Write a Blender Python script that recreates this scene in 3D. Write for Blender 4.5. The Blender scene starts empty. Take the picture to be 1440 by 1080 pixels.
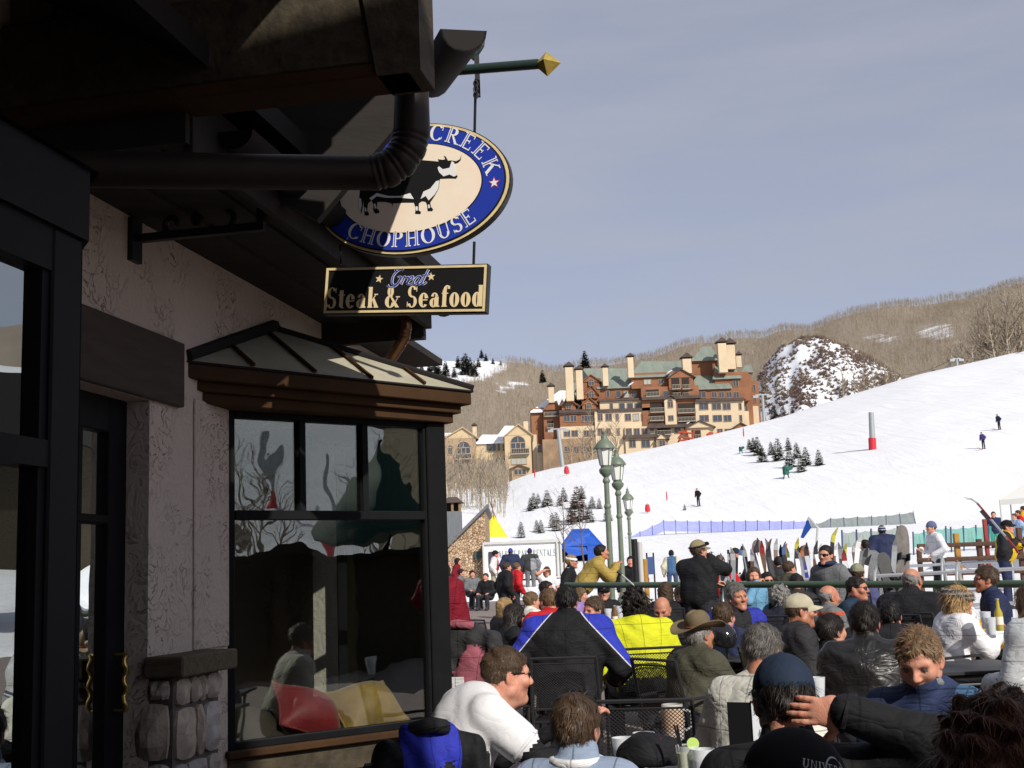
import bpy, bmesh, math, random
import numpy as np
from mathutils import Vector, Matrix
R = math.radians
rnd = random.Random(7)
sc = bpy.context.scene
col = sc.collection
# ---------------------------------------------------------------- camera
FPX = 1721.0
CAMH = 1.55
cam_d = bpy.data.cameras.new('camera')
cam_d.sensor_width = 36.0
cam_d.lens = FPX / 1440 * 36.0
cam_d.clip_start = 0.05
cam_d.clip_end = 6000
cam = bpy.data.objects.new('camera', cam_d)
col.objects.link(cam)
CAMR = Matrix.Rotation(R(90 + 9.08), 3, 'X') @ Matrix.Rotation(R(-2.2), 3, 'Z')
cam.matrix_world = Matrix.Translation((0, 0, CAMH)) @ CAMR.to_4x4()
sc.camera = cam
# ---------------------------------------------------------------- sky and sun
SUN_AZ, SUN_EL = 150.0, 33.0          # azimuth clockwise from +Y (the view direction), elevation
w = bpy.data.worlds.new('World'); sc.world = w; w.use_nodes = True
nt = w.node_tree; nt.nodes.clear()
o_ = nt.nodes.new('ShaderNodeOutputWorld'); bg = nt.nodes.new('ShaderNodeBackground')
sky = nt.nodes.new('ShaderNodeTexSky'); sky.sky_type = 'NISHITA'; sky.sun_disc = False
sky.sun_elevation = R(SUN_EL); sky.sun_rotation = R(SUN_AZ)
sky.altitude = 2500; sky.air_density = 1.0; sky.dust_density = 2.5; sky.ozone_density = 2.0
tint = nt.nodes.new('ShaderNodeMix'); tint.data_type = 'RGBA'; tint.blend_type = 'MULTIPLY'
tint.inputs[0].default_value = 1.0
tint.inputs[7].default_value = (1.14, 1.0, .98, 1)
# thin high haze streaks
tcw = nt.nodes.new('ShaderNodeTexCoord'); mpw = nt.nodes.new('ShaderNodeMapping')
mpw.inputs['Scale'].default_value = (1.6, 1.6, 9.0)
nzw = nt.nodes.new('ShaderNodeTexNoise'); nzw.inputs['Scale'].default_value = 2.2
nzw.inputs['Detail'].default_value = 5; nzw.inputs['Roughness'].default_value = .55
rpw = nt.nodes.new('ShaderNodeMapRange'); rpw.inputs[1].default_value = .42; rpw.inputs[2].default_value = .75
rpw.inputs[3].default_value = .62; rpw.inputs[4].default_value = .84
mxw = nt.nodes.new('ShaderNodeMix'); mxw.data_type = 'RGBA'
mxw.inputs[7].default_value = (3.5, 3.6, 4.15, 1)
L = nt.links.new
L(sky.outputs[0], tint.inputs[6]); L(tcw.outputs['Generated'], mpw.inputs[0]); L(mpw.outputs[0], nzw.inputs['Vector'])
L(nzw.outputs[0], rpw.inputs[0]); L(rpw.outputs[0], mxw.inputs[0]); L(tint.outputs[2], mxw.inputs[6])
L(mxw.outputs[2], bg.inputs[0]); L(bg.outputs[0], o_.inputs[0])
bg.inputs[1].default_value = 0.13
sun_d = bpy.data.lights.new('sun', 'SUN'); sun_d.energy = 4.7; sun_d.angle = R(.53); sun_d.color = (1.0, .94, .85)
sun = bpy.data.objects.new('sun', sun_d); col.objects.link(sun)
sdir = Vector((math.sin(R(SUN_AZ)) * math.cos(R(SUN_EL)), math.cos(R(SUN_AZ)) * math.cos(R(SUN_EL)), math.sin(R(SUN_EL))))
sun.rotation_euler = sdir.to_track_quat('Z', 'Y').to_euler()
sun.location = (20, -30, 40)
vs = sc.view_settings
vs.view_transform = 'Standard'; vs.look = 'None'; vs.exposure = 0.0; vs.gamma = 1.0
vs.use_curve_mapping = False
sc.cycles.max_bounces = 6; sc.cycles.transparent_max_bounces = 12
sc.cycles.caustics_reflective = False; sc.cycles.caustics_refractive = False

# ---------------------------------------------------------------- measuring helpers
def at(px, py, Y):
    """world point on the sight line through photo pixel (1440x1080) at depth Y."""
    d = CAMR @ Vector(((px - 720) / FPX, (540 - py) / FPX, -1))
    t = Y / d.y
    return Vector((d.x * t, Y, CAMH + d.z * t))
def ppm(Y): return FPX / Y          # photo pixels per metre
def sm(a, b, x):
    t = min(1, max(0, (x - a) / (b - a))); return t * t * (3 - 2 * t)
def interp(x, xs, ys): return float(np.interp(x, xs, ys))
def ground(X, Y):
    """height of the terrace floor."""
    return .0243 * max(0, Y - 7) + .03 * max(0, X) * min(1, max(0, Y / 10))

# ---------------------------------------------------------------- materials
MATS = {}
def mat(name, color=(.5, .5, .5), rough=.7, metal=0, spec=.4, noise=0, nscale=8, color2=None, bump=0, bscale=40, stretch=None,
        nlo=.35, nhi=.65, sheen=0, clear=0, bdetail=4):
    """procedural Principled material: base colour varied by noise, optional bump."""
    if name in MATS: return MATS[name]
    m = bpy.data.materials.new(name); m.use_nodes = True
    t = m.node_tree; b = t.nodes['Principled BSDF']
    b.inputs['Roughness'].default_value = rough; b.inputs['Metallic'].default_value = metal
    b.inputs['Specular IOR Level'].default_value = spec
    if sheen: b.inputs['Sheen Weight'].default_value = sheen
    if clear: b.inputs['Coat Weight'].default_value = clear
    b.inputs['Base Color'].default_value = (*color, 1)
    tc = None
    def coords(scale):
        nonlocal tc
        if tc is None: tc = t.nodes.new('ShaderNodeTexCoord')
        if stretch:
            mp = t.nodes.new('ShaderNodeMapping'); mp.inputs['Scale'].default_value = stretch
            t.links.new(tc.outputs['Object'], mp.inputs[0]); return mp.outputs[0]
        return tc.outputs['Object']
    if noise or color2:
        c2 = color2 or tuple(c * (1 - noise) for c in color)
        n = t.nodes.new('ShaderNodeTexNoise'); n.inputs['Scale'].default_value = nscale; n.inputs['Detail'].default_value = 6
        n.inputs['Roughness'].default_value = .6
        t.links.new(coords(nscale), n.inputs['Vector'])
        mr = t.nodes.new('ShaderNodeMapRange'); mr.inputs[1].default_value = nlo; mr.inputs[2].default_value = nhi
        mx = t.nodes.new('ShaderNodeMix'); mx.data_type = 'RGBA'
        mx.inputs[6].default_value = (*color, 1); mx.inputs[7].default_value = (*c2, 1)
        t.links.new(n.outputs[0], mr.inputs[0]); t.links.new(mr.outputs[0], mx.inputs[0]); t.links.new(mx.outputs[2], b.inputs['Base Color'])
    if bump:
        n2 = t.nodes.new('ShaderNodeTexNoise'); n2.inputs['Scale'].default_value = bscale; n2.inputs['Detail'].default_value = bdetail
        t.links.new(coords(bscale), n2.inputs['Vector'])
        bp = t.nodes.new('ShaderNodeBump'); bp.inputs['Strength'].default_value = 1.0; bp.inputs['Distance'].default_value = bump
        t.links.new(n2.outputs[0], bp.inputs['Height']); t.links.new(bp.outputs[0], b.inputs['Normal'])
    MATS[name] = m
    return m

# ---------------------------------------------------------------- mesh helpers
def tag(o, label=None, cat=None, group=None, kind=None):
    if label: o['label'] = label
    if cat: o['category'] = cat
    if group: o['group'] = group
    if kind: o['kind'] = kind
    return o
def empty(name, loc=(0, 0, 0), rz=0, label=None, cat=None, group=None):
    o = bpy.data.objects.new(name, None); col.objects.link(o)
    o.location = loc; o.rotation_euler = (0, 0, rz); o.empty_display_size = .1
    return tag(o, label, cat, group)
def copy_tree(o, parent=None):
    c = o.copy(); col.objects.link(c); c.parent = parent
    for ch in list(o.children): copy_tree(ch, c)
    return c
def link_mesh(name, me, parent=None, loc=None, rot=None):
    o = bpy.data.objects.new(name, me); col.objects.link(o)
    if parent is not None: o.parent = parent
    if loc is not None: o.location = loc
    if rot is not None: o.rotation_euler = rot
    return o
class MB:
    """collects faces for one mesh; each face carries a material slot."""
    def __init__(s): s.v = []; s.f = []; s.m = []; s.sm = []; s.slot = 0; s.smooth = False
    def add(s, vs, fs):
        b = len(s.v); s.v += [tuple(p) for p in vs]
        for f in fs: s.f.append(tuple(i + b for i in f)); s.m.append(s.slot); s.sm.append(s.smooth)
    def box(s, x0, x1, y0, y1, z0, z1, M=None):
        vs = [Vector((x, y, z)) for x in (x0, x1) for y in (y0, y1) for z in (z0, z1)]
        if M is not None: vs = [M @ p for p in vs]
        s.add(vs, [(0, 1, 3, 2), (4, 6, 7, 5), (0, 4, 5, 1), (2, 3, 7, 6), (0, 2, 6, 4), (1, 5, 7, 3)])
    def prism(s, pts, dz, M=None):
        """closed outline (x,y,z list, CCW seen from the tip of dz) extruded by the vector dz."""
        n = len(pts); dz = Vector(dz)
        a = [Vector(p) for p in pts]; b = [p + dz for p in a]
        vs = a + b
        if M is not None: vs = [M @ p for p in vs]
        s.add(vs, [tuple(range(n - 1, -1, -1)), tuple(range(n, 2 * n))] + [(i, (i + 1) % n, n + (i + 1) % n, n + i) for i in range(n)])
    def tube(s, pts, r, n=8, cap=True, rs=None, flat=None):
        pts = [Vector(p) for p in pts]; k = len(pts); rings = []
        up0 = None
        for i, p in enumerate(pts):
            d = (pts[min(i + 1, k - 1)] - pts[max(i - 1, 0)]).normalized()
            if up0 is None:
                up0 = d.orthogonal().normalized() if flat is None else Vector(flat)
            u = (up0 - d * up0.dot(d)); u = u.normalized() if u.length > 1e-6 else d.orthogonal().normalized()
            up0 = u; v = d.cross(u)
            rr = rs[i] if rs else r
            rings.append([p + (u * math.cos(2 * math.pi * j / n) + v * math.sin(2 * math.pi * j / n)) * rr for j in range(n)])
        vs = [q for ring in rings for q in ring]
        fs = [(i * n + j, i * n + (j + 1) % n, (i + 1) * n + (j + 1) % n, (i + 1) * n + j) for i in range(k - 1) for j in range(n)]
        if cap: fs += [tuple(range(n - 1, -1, -1)), tuple((k - 1) * n + j for j in range(n))]
        old = s.smooth; s.smooth = n > 5; s.add(vs, fs); s.smooth = old
    def lathe(s, prof, n=16, M=None, c=(0, 0, 0)):
        c = Vector(c); vs = []
        for r, z in prof:
            for j in range(n):
                a = 2 * math.pi * j / n; p = c + Vector((r * math.cos(a), r * math.sin(a), z)); vs.append(M @ p if M is not None else p)
        k = len(prof)
        fs = [(i * n + j, i * n + (j + 1) % n, (i + 1) * n + (j + 1) % n, (i + 1) * n + j) for i in range(k - 1) for j in range(n)]
        fs += [tuple(range(n - 1, -1, -1)), tuple((k - 1) * n + j for j in range(n))]
        old = s.smooth; s.smooth = True; s.add(vs, fs); s.smooth = old
    def quad(s, a, b, c, d): s.add([a, b, c, d], [(0, 1, 2, 3)])
    def tri(s, a, b, c): s.add([a, b, c], [(0, 1, 2)])
    def build(s, name, mats, parent=None, loc=None, rot=None, bevel=0, sharp=None):
        me = bpy.data.meshes.new(name)
        me.from_pydata(s.v, [], s.f)
        mats = mats if isinstance(mats, (list, tuple)) else [mats]
        for m in mats: me.materials.append(m)
        me.polygons.foreach_set('material_index', s.m)
        me.polygons.foreach_set('use_smooth', s.sm)
        if any(s.sm):
            try: me.set_sharp_from_angle(angle=R(sharp or 50))
            except Exception: pass
        me.update()
        o = link_mesh(name, me, parent, loc, rot)
        if bevel:
            bv = o.modifiers.new('bevel', 'BEVEL'); bv.width = bevel; bv.segments = 1; bv.limit_method = 'ANGLE'
        return o
def fast_mesh(name, V, F, mats, mi=None, smooth=True):
    """numpy arrays to a mesh: V (n,3), F (m,k) all with k corners."""
    V = np.asarray(V, dtype=np.float32); F = np.asarray(F, dtype=np.int32); k = F.shape[1]
    me = bpy.data.meshes.new(name)
    me.vertices.add(len(V)); me.vertices.foreach_set('co', V.ravel())
    me.loops.add(F.size); me.loops.foreach_set('vertex_index', F.ravel())
    me.polygons.add(len(F)); me.polygons.foreach_set('loop_start', np.arange(0, F.size, k, dtype=np.int32))
    try: me.polygons.foreach_set('loop_total', np.full(len(F), k, dtype=np.int32))
    except Exception: pass
    for m in (mats if isinstance(mats, (list, tuple)) else [mats]): me.materials.append(m)
    if mi is not None: me.polygons.foreach_set('material_index', np.asarray(mi, dtype=np.int32))
    me.polygons.foreach_set('use_smooth', np.full(len(F), smooth, dtype=bool))
    me.update(calc_edges=True); me.validate()
    return me
# ================================================================ terrain: terrace, snow slope, hills
def ua(u): return math.degrees(math.atan((u - 720) / FPX))
CR_A = [-60, -30] + [ua(u) for u in (620, 700, 740, 800, 900, 1000, 1100, 1200, 1300, 1440)] + [32, 45, 80, 120, 150, 175, 200]
CR_E = [.04, .055, .073, .077, .085, .092, .1, .11, .121, .135, .147, .157, .172, .18, .18, .175, .12, .05, .03]
def hnoise(x, y):
    return (math.sin(x * .9 + 1.3 * math.sin(y * .7)) * math.sin(y * 1.1 + .8 * math.sin(x * .53)) + .5 * math.sin(2.3 * x + y * 1.7) * math.sin(1.9 * y - .6 * x))
def snow_edge(X, Y):
    """>0 where the ground near the terrace is snow."""
    xb = interp(Y, [0, 14, 17, 22, 30, 42, 60], [80, 34, 9.5, 2.6, 2.2, 1.5, -60])
    return (X - xb) + .25 * math.sin(Y * 1.7) + .2 * math.sin(Y * .6 + 2)
def zt(X, Y):
    r = math.hypot(X, Y); a = math.degrees(math.atan2(X, Y))
    g = ground(X, min(Y, 46))
    if r < 40:
        return g
    zf = CAMH + .031 * 100
    zc = CAMH + interp(a, CR_A, CR_E) * 230
    if r < 100:
        t = sm(30, 110, r) / sm(30, 110, 100)
        return g * (1 - t) + zf * t if a < 120 else g
    t = (r - 100) / 130
    if t < 1:
        amp = min(1, (r - 100) / 40)
        return zf + (zc - zf) * t + amp * (.22 * hnoise(X * .12, Y * .12) + .06 * hnoise(X * .6, Y * .5)) * (1 - t * .3)
    return zc - (r - 230) * .012
def hit(px, py, r0=30, r1=300):
    """where the sight line through a photo pixel meets the slope."""
    d = at(px, py, 1.0) - Vector((0, 0, CAMH))
    prev = None; Y = r0
    while Y < r1:
        p = Vector((d.x * Y, Y, CAMH + d.z * Y))
        if p.z <= zt(p.x, p.y): break
        Y += .5
    return Vector((d.x * Y, Y, zt(d.x * Y, Y)))

M_snow = mat('snow', (.86, .87, .89), rough=.6, spec=.25, noise=.05, nscale=.25, bump=.05, bscale=3.0, bdetail=6)
def _tracks():
    # grooming ridges and ski tracks: long narrow waves running down the slope, broken up by noise
    t = M_snow.node_tree; b = t.nodes['Principled BSDF']; K = t.links.new; tc = t.nodes.new('ShaderNodeTexCoord')
    mp = t.nodes.new('ShaderNodeMapping'); mp.inputs['Rotation'].default_value = (0, 0, R(28)); mp.inputs['Scale'].default_value = (.55, .05, .1); K(tc.outputs['Object'], mp.inputs[0])
    n = t.nodes.new('ShaderNodeTexNoise'); n.inputs['Scale'].default_value = 1.0; n.inputs['Detail'].default_value = 6; n.inputs['Distortion'].default_value = .8; K(mp.outputs[0], n.inputs['Vector'])
    mp2 = t.nodes.new('ShaderNodeMapping'); mp2.inputs['Rotation'].default_value = (0, 0, R(-15)); mp2.inputs['Scale'].default_value = (.35, .035, .1); K(tc.outputs['Object'], mp2.inputs[0])
    n2 = t.nodes.new('ShaderNodeTexNoise'); n2.inputs['Scale'].default_value = 1.3; n2.inputs['Detail'].default_value = 5; n2.inputs['Distortion'].default_value = 1.5; K(mp2.outputs[0], n2.inputs['Vector'])
    ad = t.nodes.new('ShaderNodeMath'); ad.operation = 'ADD'; K(n.outputs[0], ad.inputs[0]); K(n2.outputs[0], ad.inputs[1])
    old = [x for x in t.nodes if x.type == 'BUMP'][0]; bp = t.nodes.new('ShaderNodeBump'); bp.inputs['Distance'].default_value = .45; bp.inputs['Strength'].default_value = .3
    K(ad.outputs[0], bp.inputs['Height']); K(old.outputs[0], bp.inputs['Normal']); K(bp.outputs[0], b.inputs['Normal'])
_tracks()
M_hill = bpy.data.materials.new('hill_ground'); M_hill.use_nodes = True
def _hillmat():
    t = M_hill.node_tree; b = t.nodes['Principled BSDF']; b.inputs['Roughness'].default_value = .9
    tc = t.nodes.new('ShaderNodeTexCoord')
    n = t.nodes.new('ShaderNodeTexNoise'); n.inputs['Scale'].default_value = .035; n.inputs['Detail'].default_value = 10; n.inputs['Roughness'].default_value = .75
    n2 = t.nodes.new('ShaderNodeTexNoise'); n2.inputs['Scale'].default_value = .3; n2.inputs['Detail'].default_value = 6
    at_ = t.nodes.new('ShaderNodeAttribute'); at_.attribute_name = 'snow'
    add = t.nodes.new('ShaderNodeMath'); add.operation = 'ADD'
    mr = t.nodes.new('ShaderNodeMapRange'); mr.inputs[1].default_value = .92; mr.inputs[2].default_value = 1.08
    c1 = t.nodes.new('ShaderNodeMix'); c1.data_type = 'RGBA'
    c1.inputs[6].default_value = (.32, .265, .2, 1); c1.inputs[7].default_value = (.22, .18, .14, 1)
    c2 = t.nodes.new('ShaderNodeMix'); c2.data_type = 'RGBA'; c2.inputs[7].default_value = (.78, .8, .85, 1)
    K = t.links.new
    K(tc.outputs['Object'], n.inputs['Vector']); K(tc.outputs['Object'], n2.inputs['Vector'])
    K(n.outputs[0], add.inputs[0]); K(at_.outputs['Fac'], add.inputs[1]); K(add.outputs[0], mr.inputs[0])
    K(n2.outputs[0], c1.inputs[0]); K(c1.outputs[2], c2.inputs[6]); K(mr.outputs[0], c2.inputs[0]); K(c2.outputs[2], b.inputs['Base Color'])
_hillmat()

def build_ground():
    # terrace floor: a sheet that follows the terrace height, running on under the snow
    xs = np.linspace(-30, 40, 36); ys = np.linspace(-40, 60, 51)
    V = [(x, y, ground(x, min(y, 46)) - (.0 if True else 0)) for y in ys for x in xs]
    nx = len(xs)
    F = [(j * nx + i, j * nx + i + 1, (j + 1) * nx + i + 1, (j + 1) * nx + i) for j in range(len(ys) - 1) for i in range(nx - 1)]
    m = bpy.data.materials.new('terrace_pavers'); m.use_nodes = True
    t = m.node_tree; b = t.nodes['Principled BSDF']; b.inputs['Roughness'].default_value = .85
    tc = t.nodes.new('ShaderNodeTexCoord'); br = t.nodes.new('ShaderNodeTexBrick')
    br.inputs['Scale'].default_value = 4.0; br.inputs['Color1'].default_value = (.27, .205, .18, 1); br.inputs['Color2'].default_value = (.21, .165, .15, 1)
    br.inputs['Mortar'].default_value = (.16, .14, .13, 1); br.inputs['Mortar Size'].default_value = .012
    n = t.nodes.new('ShaderNodeTexNoise'); n.inputs['Scale'].default_value = .8; n.inputs['Detail'].default_value = 8
    mr = t.nodes.new('ShaderNodeMapRange'); mr.inputs[1].default_value = .4; mr.inputs[2].default_value = .7; mr.inputs[4].default_value = .55
    mx = t.nodes.new('ShaderNodeMix'); mx.data_type = 'RGBA'; mx.inputs[7].default_value = (.2, .18, .17, 1)
    K = t.links.new
    K(tc.outputs['Object'], br.inputs['Vector']); K(tc.outputs['Object'], n.inputs['Vector']); K(n.outputs[0], mr.inputs[0])
    K(mr.outputs[0], mx.inputs[0]); K(br.outputs[0], mx.inputs[6]); K(mx.outputs[2], b.inputs['Base Color'])
    o = link_mesh('terrace_floor', fast_mesh('terrace_floor', V, F, m)); tag(o, kind='structure')
    # snow: near sheet (over the terrace edge) joined to the polar slope
    V = []; F = []
    angs = np.concatenate([np.arange(-70, -8, 2.0), np.arange(-8, 40, .5), np.arange(40, 202, 2.0)])
    rs = np.concatenate([np.arange(10, 70, 1.0), np.geomspace(70, 235, 60), [245, 265, 300, 340]])
    for a in angs:
        for r in rs:
            X, Y = r * math.sin(R(a)), r * math.cos(R(a)); z = zt(X, Y)
            if r < 62:
                e = snow_edge(X, Y)
                z += -.35 + .41 * sm(-.5, .25, e) + .03 * hnoise(X * 1.3, Y * 1.3) * sm(0, 1, e)
            V.append((X, Y, z))
    n = len(rs)
    F = [(i * n + j, i * n + j + 1, (i + 1) * n + j + 1, (i + 1) * n + j) for i in range(len(angs) - 1) for j in range(n - 1)]
    F = [f[::-1] for f in F]
    o = link_mesh('snow_slope', fast_mesh('snow_slope', V, F, M_snow)); tag(o, kind='structure')
build_ground()

SK_U = [300, 540, 559, 600, 640, 690, 745, 775, 800, 850, 900, 1000, 1040, 1080, 1107, 1151, 1195, 1240, 1318, 1373, 1440]
SK_Y = [y - 5 for y in (560, 530, 522, 510, 503, 506, 519, 526, 522, 515, 506, 490, 484, 480, 470, 470, 460, 453, 446, 440, 430)]
SK_A = [-50] + [ua(u) for u in SK_U] + [35, 60, 85]
SK_E = [.1] + [(815 - .0384 * (u - 720) - y) / FPX for u, y in zip(SK_U, SK_Y)] + [.22, .2, .1]
def zhill(a, r):
    e0 = interp(a, CR_A, CR_E) * 230 / 300 * .93
    e1 = interp(a, SK_A, SK_E)
    t = min(1, (r - 300) / 800)
    e = e0 + (e1 - e0) * (t ** .75 if r <= 1100 else 1 - (r - 1100) / 900)
    return CAMH + e * r + 3.0 * hnoise(a * .9, r * .012) * t
def project(p):
    q = CAMR.transposed() @ (Vector(p) - Vector((0, 0, CAMH)))
    return 720 + FPX * q.x / -q.z, 540 - FPX * q.y / -q.z
def patch(u, y):
    """open snow on the hillside (0..1), where the wood is thin."""
    def bl(cu, cy, su, sy, rot=0):
        du, dy = u - cu, y - cy; c, s = math.cos(R(rot)), math.sin(R(rot))
        a, b = (du * c + dy * s) / su, (-du * s + dy * c) / sy
        return math.exp(-(a * a + b * b) ** 2)
    return min(1, 1.25 * bl(648, 518, 66, 21, -6) + .62 * bl(715, 545, 34, 10, -20) + .55 * bl(1243, 476, 30, 12, -6) + .6 * bl(1315, 466, 40, 13, -10) + .5 * bl(1350, 480, 30, 7) + .4 * bl(760, 540, 20, 8) + .4 * bl(1205, 470, 20, 8))
def build_hill():
    V = []; S = []
    angs = np.arange(-45, 80, .5); rs = np.concatenate([np.arange(300, 1110, 27), [1130, 1200, 1300]])
    for a in angs:
        for r in rs:
            p = (r * math.sin(R(a)), r * math.cos(R(a)), zhill(a, r)); V.append(p)
            S.append(.8 * patch(*project(p)) + .06 if -20 < a < 30 else 0.1)
    n = len(rs)
    F = [(i * n + j, (i + 1) * n + j, (i + 1) * n + j + 1, i * n + j + 1) for i in range(len(angs) - 1) for j in range(n - 1)]
    F = [f[::-1] for f in F]
    me = fast_mesh('hill', V, F, M_hill)
    at_ = me.attributes.new('snow', 'FLOAT', 'POINT'); at_.data.foreach_set('value', S)
    tag(link_mesh('hill', me), kind='structure')
build_hill()

# knoll: a nearer round hill, open snow with dark brush
KN_U = [1030, 1060, 1075, 1100, 1130, 1160, 1185, 1215, 1245, 1270, 1300, 1330]
KN_Y = [596, 556, 530, 502, 485, 484, 490, 504, 522, 540, 562, 590]
KN_A = [ua(u) for u in KN_U]; KN_E = [(815 - .0384 * (u - 720) - y) / FPX for u, y in zip(KN_U, KN_Y)]
def zknoll(a, r):
    e1 = interp(a, KN_A, KN_E); t = (r - 320) / 200
    b = .09
    s = math.sin(min(1, max(0, t)) * math.pi / 2) ** .9 if r < 520 else max(0, 1 - (r - 520) / 120)
    return CAMH + (b + (e1 - b) * s) * r + 1.2 * hnoise(a * 2.2, r * .05)
def build_knoll():
    V = []
    angs = np.linspace(KN_A[0], KN_A[-1], 50); rs = np.concatenate([np.linspace(320, 520, 24), [540, 570, 640]])
    for a in angs:
        for r in rs: V.append((r * math.sin(R(a)), r * math.cos(R(a)), zknoll(a, r)))
    n = len(rs)
    F = [(i * n + j, i * n + j + 1, (i + 1) * n + j + 1, (i + 1) * n + j) for i in range(len(angs) - 1) for j in range(n - 1)]
    m = mat('knoll_snow', (.8, .82, .87), rough=.7, color2=(.2, .14, .12), nscale=.09, nlo=.60, nhi=.70)
    tag(link_mesh('knoll', fast_mesh('knoll', V, F, m)), kind='structure')
build_knoll()

# ---------------------------------------------------------------- scattered masses that nobody could count
def scatter(name, tv, tf, tm, pos, hs, ws, mats, seed, label, cat, lean=.06):
    g = np.random.default_rng(seed); N = len(pos)
    pos = np.array(pos); tv = np.array(tv); tf = np.array(tf)
    a = g.uniform(0, 2 * math.pi, N); c, s = np.cos(a), np.sin(a)
    x = tv[None, :, 0] * c[:, None] - tv[None, :, 1] * s[:, None]; y = tv[None, :, 0] * s[:, None] + tv[None, :, 1] * c[:, None]
    x = x * ws[:, None]; y = y * ws[:, None]; z = tv[None, :, 2] * hs[:, None]
    lx = g.normal(0, lean, N)[:, None]; ly = g.normal(0, lean, N)[:, None]
    V = np.stack([x + z * lx + pos[:, None, 0], y + z * ly + pos[:, None, 1], z + pos[:, None, 2]], -1).reshape(-1, 3)
    F = (tf[None] + (np.arange(N) * len(tv))[:, None, None]).reshape(-1, tf.shape[1])
    mi = np.tile(np.array(tm), N)
    o = link_mesh(name, fast_mesh(name, V, F, mats, mi, smooth=False))
    return tag(o, label, cat, kind='stuff')
def bare_template(g, twigs=14):
    V = []; F = []; Mx = []
    def blade(p, q, w, m):
        p = np.array(p, float); q = np.array(q, float); d = q - p; s = np.cross(d, [g.normal(), g.normal(), g.normal()]); s = s / (np.linalg.norm(s) + 1e-9) * w
        b = len(V); V.extend([p - s, p + s, q]); F.append((b, b + 1, b + 2)); Mx.append(m)
    for k in range(3):
        a = 2 * math.pi * k / 3; a2 = a + 2.1
        b = len(V); V.extend([(.015 * math.cos(a), .015 * math.sin(a), -.05), (.015 * math.cos(a2), .015 * math.sin(a2), -.05), (0, 0, .9)])
        F.append((b, b + 1, b + 2)); Mx.append(0)
    for k in range(twigs):
        z = .35 + .55 * (k / twigs); a = g.uniform(0, 6.28); l = .24 * (1.25 - z) + .05
        p = (0, 0, z); q = (l * math.cos(a), l * math.sin(a), z + .16 + .05 * g.random())
        blade(p, q, .011, 1)
        for _ in range(1):
            blade((q[0] * .5, q[1] * .5, (z + q[2]) / 2), (q[0] * .5 + g.normal() * .06, q[1] * .5 + g.normal() * .06, q[2] + .06), .009, 1)
    return V, F, Mx
M_atrunk = mat('aspen_bark', (.48, .43, .33), rough=.85, noise=.4, nscale=3, color2=(.2, .17, .13))
M_atwig = mat('aspen_twigs', (.26, .21, .155), rough=.9)
def build_forest():
    g = np.random.default_rng(3)
    P = []; H = []
    tries = 0
    while len(P) < 42000 and tries < 150000:
        tries += 1
        a = g.uniform(-13, 33); r = 330 + 800 * g.random() ** .55
        p = (r * math.sin(R(a)), r * math.cos(R(a)), zhill(a, r))
        u, y = project(p)
        if patch(u, y) > .3 + .5 * g.random() and g.random() < .95: continue
        P.append(p); H.append(g.uniform(3.6, 7.2))
    for _ in range(900):
        a = g.uniform(KN_A[1], KN_A[-2]); r = g.uniform(335, 520); u = 720 + FPX * math.tan(R(a))
        if g.random() < max(sm(1175, 1270, u), 1 - sm(1050, 1090, u)) * .8: P.append((r * math.sin(R(a)), r * math.cos(R(a)), zknoll(a, r))); H.append(g.uniform(3, 6))
    H = np.array(H); tv, tf, tm = bare_template(g, 8)
    scatter('aspen_wood', tv, tf, tm, P, H, H * .85, [M_atrunk, M_atwig], 5, 'bare brown aspen wood covering the far hillsides', 'wood')
    # brush on the knoll
    P = []; H = []
    for _ in range(11000):
        a = g.uniform(KN_A[1], KN_A[-2]); r = g.uniform(330, 525)
        u = 720 + FPX * math.tan(R(a))
        p = (r * math.sin(R(a)), r * math.cos(R(a)), zknoll(a, r))
        uu, y = project(p)
        d = .42 + .5 * hnoise(a * 3.0 + 3, r * .05) + .25 * sm(1150, 1240, u) + .35 * math.exp(-((uu - 1135) / 32) ** 2 - ((y - 540) / 32) ** 2) - .2 * (1 - sm(1070, 1110, u))
        if g.random() < d * .5: P.append(p); H.append(g.uniform(.7, 1.7))
    H = np.array(H)
    V = []; F = []; Mx = []
    for k in range(14):
        a = g.uniform(0, 6.28); e = g.uniform(.2, 1.3); q = np.array([math.cos(a) * math.cos(e), math.sin(a) * math.cos(e), math.sin(e)]) * g.uniform(.7, 1)
        s = np.cross(q, [g.normal(), g.normal(), g.normal()]); s /= np.linalg.norm(s); s *= .16
        b = len(V); V += [q * .1 - s, q * .1 + s, q]; F.append((b, b + 1, b + 2)); Mx.append(0)
    M_brush = mat('brush', (.13, .085, .075), rough=.9, noise=.5, nscale=.05, color2=(.2, .15, .1))
    scatter('hill_brush', V, F, Mx, P, H, H * 1.0, [M_brush], 8, 'dark brown leafless brush dotted over the snowy knoll', 'brush')
    # scrubby saplings and thin trunks on the bank in front of the lodges
    P = []; H = []
    for _ in range(420):
        u = g.uniform(600, 712); y = g.uniform(648, 722) + max(0, (u - 690)) * .6
        p = hit(u, y, 50, 240); P.append(tuple(p)); H.append(g.uniform(2.5, 6.5))
    H = np.array(H); tv, tf, tm = bare_template(g, 12)
    scatter('sapling_thicket', tv, tf, tm, P, H, H * .75, [M_atrunk, M_atwig], 9, 'thicket of thin bare saplings on the snow below the beige lodges', 'thicket')
build_forest()
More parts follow.
